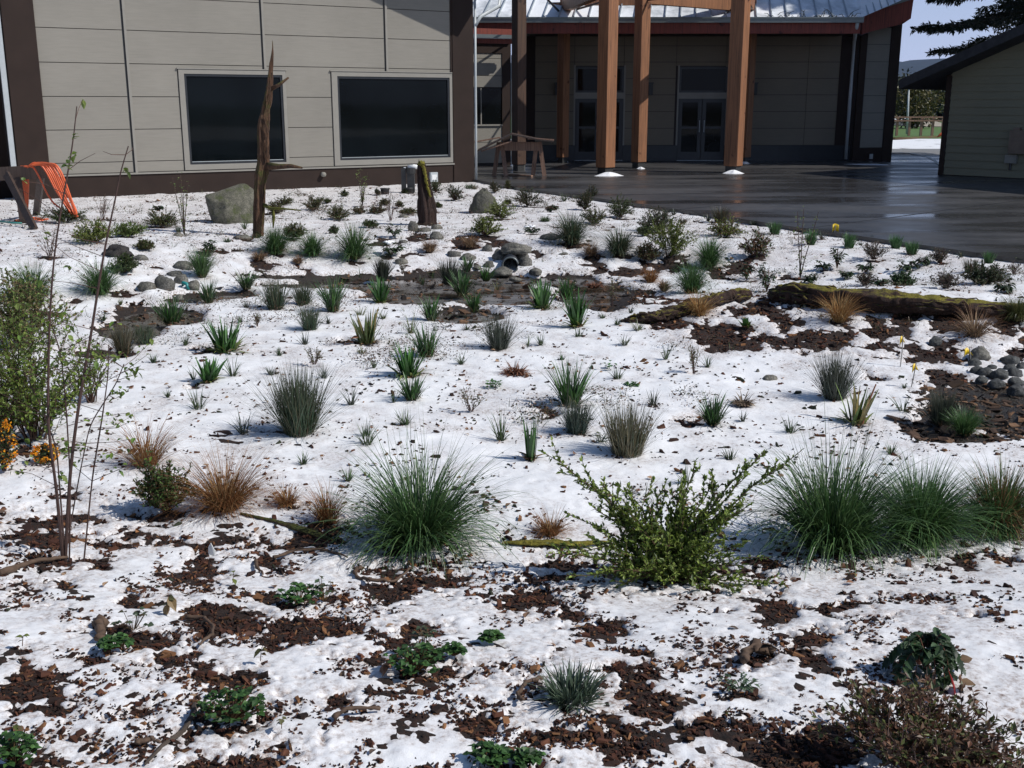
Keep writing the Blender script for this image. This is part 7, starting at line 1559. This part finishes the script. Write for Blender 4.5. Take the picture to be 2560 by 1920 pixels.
tag(grid_mesh('snow', X, Y, zs_, Cs, MSNOW, anyc(mm > -.12) & cell(ok) & anyc(ng) & cell(zs_ > -.5)), kind='structure')
st = 2; Xs, Ys = X[::st, ::st], Y[::st, ::st]; so_c = np.stack([0 * Xs, np.clip(md[::st, ::st] * 1.2 + we[::st, ::st], 0, 1), we[::st, ::st]], -1)
tag(grid_mesh('soil', Xs, Ys, zso[::st, ::st], so_c, MSOIL, cell(ok[::st, ::st]) & anyc(ng[::st, ::st])), kind='structure')
# coarse ground outside the fan, so the bed goes on all around
g = G(); V = [(-45, -12), (45, -12), (45, 6), (-45, 6)]; 
tag(sheet('snowy_ground', [(-45, -25), (45, -25), (45, 1.0), (-45, 1.0)], -.085, m_fs.m), kind='structure')
sheet('snowy_bank', [(-45, 1.0), (-1.6, 1.0), (-24, 15), (-24, 40), (-45, 40)], -.10, m_fs.m)
# pond water
m = M('pond_water'); nz = noise(m, 1.6, 6, .62, dist=.6, stretch=(.7, 1.0, 1)); n2 = noise(m, 14, 4); sn = ramp(m, nz.outputs[0], [(.46, (0, 0, 0)), (.66, (1, 1, 1))])
m.l(mixc(m, sn.outputs[0], (0.030, 0.022, 0.016), (0.20, 0.19, 0.185)), m.b.inputs['Base Color']); rr = ramp(m, sn.outputs[0], [(0, (.06,) * 3), (1, (.5,) * 3)]); m.l(rr.outputs[0], m.b.inputs['Roughness']); bump(m, n2.outputs[0], .12, .01)
MWATER = m.m; tag(sheet('pond_water', [(-5.2, 6.8), (3.2, 6.8), (3.2, 13.0), (-5.2, 13.0)], ZW - .0, MWATER), kind='structure')

# ------------------------------------------------------------------ bark mulch, leaves on the snow
def chips(name, pts, sz, pal, rng, lab, cat, mat, thick=.25, elong=2.6, tilt=.35):
    n = len(pts); a = rng.uniform(0, 6.28, n); L = sz * np.clip(rng.lognormal(-.15, .55, n), .3, 3.6); W_ = L / (elong * np.exp(rng.normal(0, .45, n))); H_ = L * thick * rng.uniform(.5, 1.3, n); tx = rng.normal(0, tilt, n)
    base = np.array([(-1, -.7, -1), (1, -.5, -1), (.9, .8, -1), (-.8, .6, -1), (-.8, -.5, 1), (.75, -.6, 1), (1.0, .45, 1), (-.6, .7, 1)]) * .5; V = np.repeat(base[None], n, 0) * rng.uniform(.65, 1.35, (n, 8, 3)); V = V * np.stack([L, W_, H_], 1)[:, None, :]
    c, s = np.cos(tx), np.sin(tx); V = np.stack([V[..., 0] * c[:, None] - V[..., 2] * s[:, None], V[..., 1], V[..., 0] * s[:, None] + V[..., 2] * c[:, None]], -1); c, s = np.cos(a), np.sin(a); V = np.stack([V[..., 0] * c[:, None] - V[..., 1] * s[:, None], V[..., 0] * s[:, None] + V[..., 1] * c[:, None], V[..., 2]], -1) + pts[:, None, :]
    f = np.array([(3, 2, 1, 0), (4, 5, 6, 7), (0, 1, 5, 4), (1, 2, 6, 5), (2, 3, 7, 6), (3, 0, 4, 7)]); F = (np.arange(n) * 8)[:, None, None] + f[None]; C = np.repeat(mixcols(rng, n, pal, jit=.3), 8, 0)
    me = bpy.data.meshes.new(name); mesh_np(me, V.reshape(-1, 3), F.ravel(), np.full(n * 6, 4), C); me.materials.append(mat); o = bpy.data.objects.new(name, me); COL.objects.link(o); return tag(o, lab, cat, kind='stuff')
rng = np.random.default_rng(99)
def sample(n, y0, y1, pw=1.0):
    """points over the fan, denser near the camera"""
    r = np.exp(rng.uniform(math.log(y0), math.log(y1), n)) if pw == 1 else y0 + (y1 - y0) * rng.uniform(0, 1, n) ** pw; a = rng.uniform(-.52, .52, n); return r * np.sin(a), r * np.cos(a)
cx_, cy_ = sample(230000, 2.1, 26); Zc, mc, wc, mdc, _, _ = fields(cx_, cy_); ngc, oc = in_garden(cx_, cy_); zc_ = np.maximum(snow_height(cx_, cy_, Zc, mc), soil_height(cx_, cy_, Zc, wc, mdc))
okc = ngc & (oc > .1)
sel = okc & (mc < -.02) & (wc < .35) & (mdc < .25) & (rng.uniform(0, 1, len(mc)) < .95); rr_ = np.hypot(cx_, cy_); BK = [(.040, .016, .010), (.070, .026, .014), (.018, .010, .008), (.055, .020, .012), (.085, .033, .018), (.03, .014, .010), (.022, .012, .009), (.17, .08, .035)]
for nm, lo_, hi_, sz in (('bark_mulch', 0, 4.6, .0145), ('bark_mulch', 4.6, 9, .020), ('bark_mulch', 9, 30, .028)):
    q = sel & (rr_ >= lo_) & (rr_ < hi_); P = np.stack([cx_, cy_, zc_ + .004], 1)[q]; print('mulch', nm, len(P))
    chips(nm, P, sz, BK, rng, {0: 'brown bark mulch showing through the melting snow in the foreground', 4.6: 'brown bark mulch in melted patches across the middle of the garden', 9: 'dark bark mulch in bare patches on the far bank'}[lo_], 'mulch', m_chip)
cl_ = fbm(cx_, cy_, .16, 71, 4); sel = okc & (mc > -.1) & (mc < .6) & (cl_ > .05) & (rng.uniform(0, 1, len(mc)) < np.where(rr_ < 5, .9, .3)) & (wc < .3); P = np.stack([cx_, cy_, zc_ + .002], 1)[sel]; print('crumbs', len(P)); chips('bark_crumbs', P, .0095, BK, rng, 'small bark crumbs sprinkled over the thin snow', 'bark', m_chip, .4, 1.9)
sel = okc & (mc > .1) & (rr_ > 4) & (rng.uniform(0, 1, len(mc)) < .12) & (cl_ > 0) & (wc < .3); P = np.stack([cx_, cy_, zc_ + .003], 1)[sel]; print('far crumbs', len(P)); chips('bark_crumbs', P, .019, BK + [(.03, .035, .02)], rng, 'dark bits of bark and litter dotted over the farther snow', 'bark', m_chip, .35, 2.4)
sel = okc & ((mdc > .2) | ((wc > .2) & (rng.uniform(0, 1, len(mc)) < .5))) & (rng.uniform(0, 1, len(mc)) < .35); P = np.stack([cx_, cy_, np.maximum(zc_, ZW) + .004], 1)[sel]; chips('wet_litter', P, .045, [(.05, .03, .02), (.10, .06, .04), (.02, .015, .012), (.16, .09, .05)], rng, 'wet dark leaf litter in the pond and on the muddy soil', 'litter', m_chip, .12, 1.7)
# fallen leaves: curled, some standing up
lx, ly = sample(3600, 2.4, 16); Zl, ml, wl, mdl, Ul, Vl = fields(lx, ly); ngl, ol = in_garden(lx, ly); k = ngl & (ol > .2) & (wl < .3) & (ml > -.3) & ((rng.uniform(0, 1, len(lx)) < np.where(np.hypot(lx, ly) < 4.2, .08, .26)) & (fbm(lx, ly, .5, 81, 3) > -.15)); P = np.stack([lx, ly, snow_height(lx, ly, Zl, ml) + .006], 1)[k]; a = rng.uniform(0, 6.28, len(P)); g = G()
broad_leaves(g, rng, P, np.stack([np.cos(a), np.sin(a), rng.uniform(-.1, .55, len(P))], 1), .042, .62, [(.17, .085, .05), (.24, .14, .09), (.10, .05, .035), (.30, .2, .13), (.13, .09, .07)], .25); print('leaves', len(P))
tag(g.build('fallen_leaves', m_dry), 'curled brown dead leaves scattered over the snow', 'leaves', kind='stuff')

# low sprigs, wisps and dry stalks all over the bed, too many and too small to count
sx, sy = sample(8500, 4.3, 24); Zs, ms, ws, mds, _, _ = fields(sx, sy); ngs, os2 = in_garden(sx, sy)
kk_ = ngs & (os2 > .25) & (ws < .5) & (fbm(sx, sy, .9, 111, 3) > np.interp(np.hypot(sx, sy), [4, 8, 11, 24], [1.1, .75, .0, -.2])); sx, sy = sx[kk_], sy[kk_]; sz_ = ground(sx, sy); g1, g2 = G(), G(); r9 = np.random.default_rng(4)
for i in range(len(sx)):
    d_ = math.hypot(sx[i], sy[i]); p1 = d_ / 1100; c_ = (sx[i], sy[i], sz_[i]); u_ = r9.uniform()
    if u_ < .45:
        blades(g1, r9, int(r9.integers(4, 11)), .03, .04, r9.uniform(.07, .16), .1, 1.1, .7, max(.004, .45 * p1), [(.07, .11, .04), (.12, .12, .06), (.18, .12, .07)], seg=3, cen=c_)
    else:
        m_ = int(r9.integers(14, 46)); R9 = r9.uniform(.03, .12); P = np.stack([sx[i] + r9.normal(0, R9, m_), sy[i] + r9.normal(0, R9 * .8, m_), sz_[i] + .01 + r9.uniform(.0, .09, m_) ** 1.2], 1); D = r9.normal(0, 1, (m_, 3)); D[:, 2] = abs(D[:, 2]) * .5; leaf_quads(g2, P, D, max(.020, 1.6 * p1), .5, mixcols(r9, m_, [(.055, .075, .03), (.09, .06, .04), (.05, .05, .03), (.13, .08, .05)] if u_ < .8 else [(.09, .045, .03), (.14, .08, .05)]), r9)
tag(g1.build('grass_wisps', m_blade), 'tiny grass wisps and dry stalks poking through the snow', 'grass', kind='stuff'); tag(g2.build('low_sprigs', m_leaf), 'low leafy sprigs and litter scattered between the shrubs', 'ground cover', kind='stuff'); print('sprigs', len(sx))
# the air between here and the hills
hm = bpy.data.materials.new('haze'); hm.use_nodes = True; ht = hm.node_tree
for n_ in list(ht.nodes):
    if n_.type != 'OUTPUT_MATERIAL': ht.nodes.remove(n_)
pv = ht.nodes.new('ShaderNodeVolumePrincipled'); pv.inputs['Color'].default_value = (0.42, 0.60, 1.0, 1); pv.inputs['Density'].default_value = 0.00005; pv.inputs['Anisotropy'].default_value = 0.2
ht.links.new(pv.outputs[0], [n_ for n_ in ht.nodes if n_.type == 'OUTPUT_MATERIAL'][0].inputs['Volume'])
g = G(); g.box(-1200, 3400, -60, 3600, -2.0, 420); tag(g.build('haze', hm), kind='stuff')
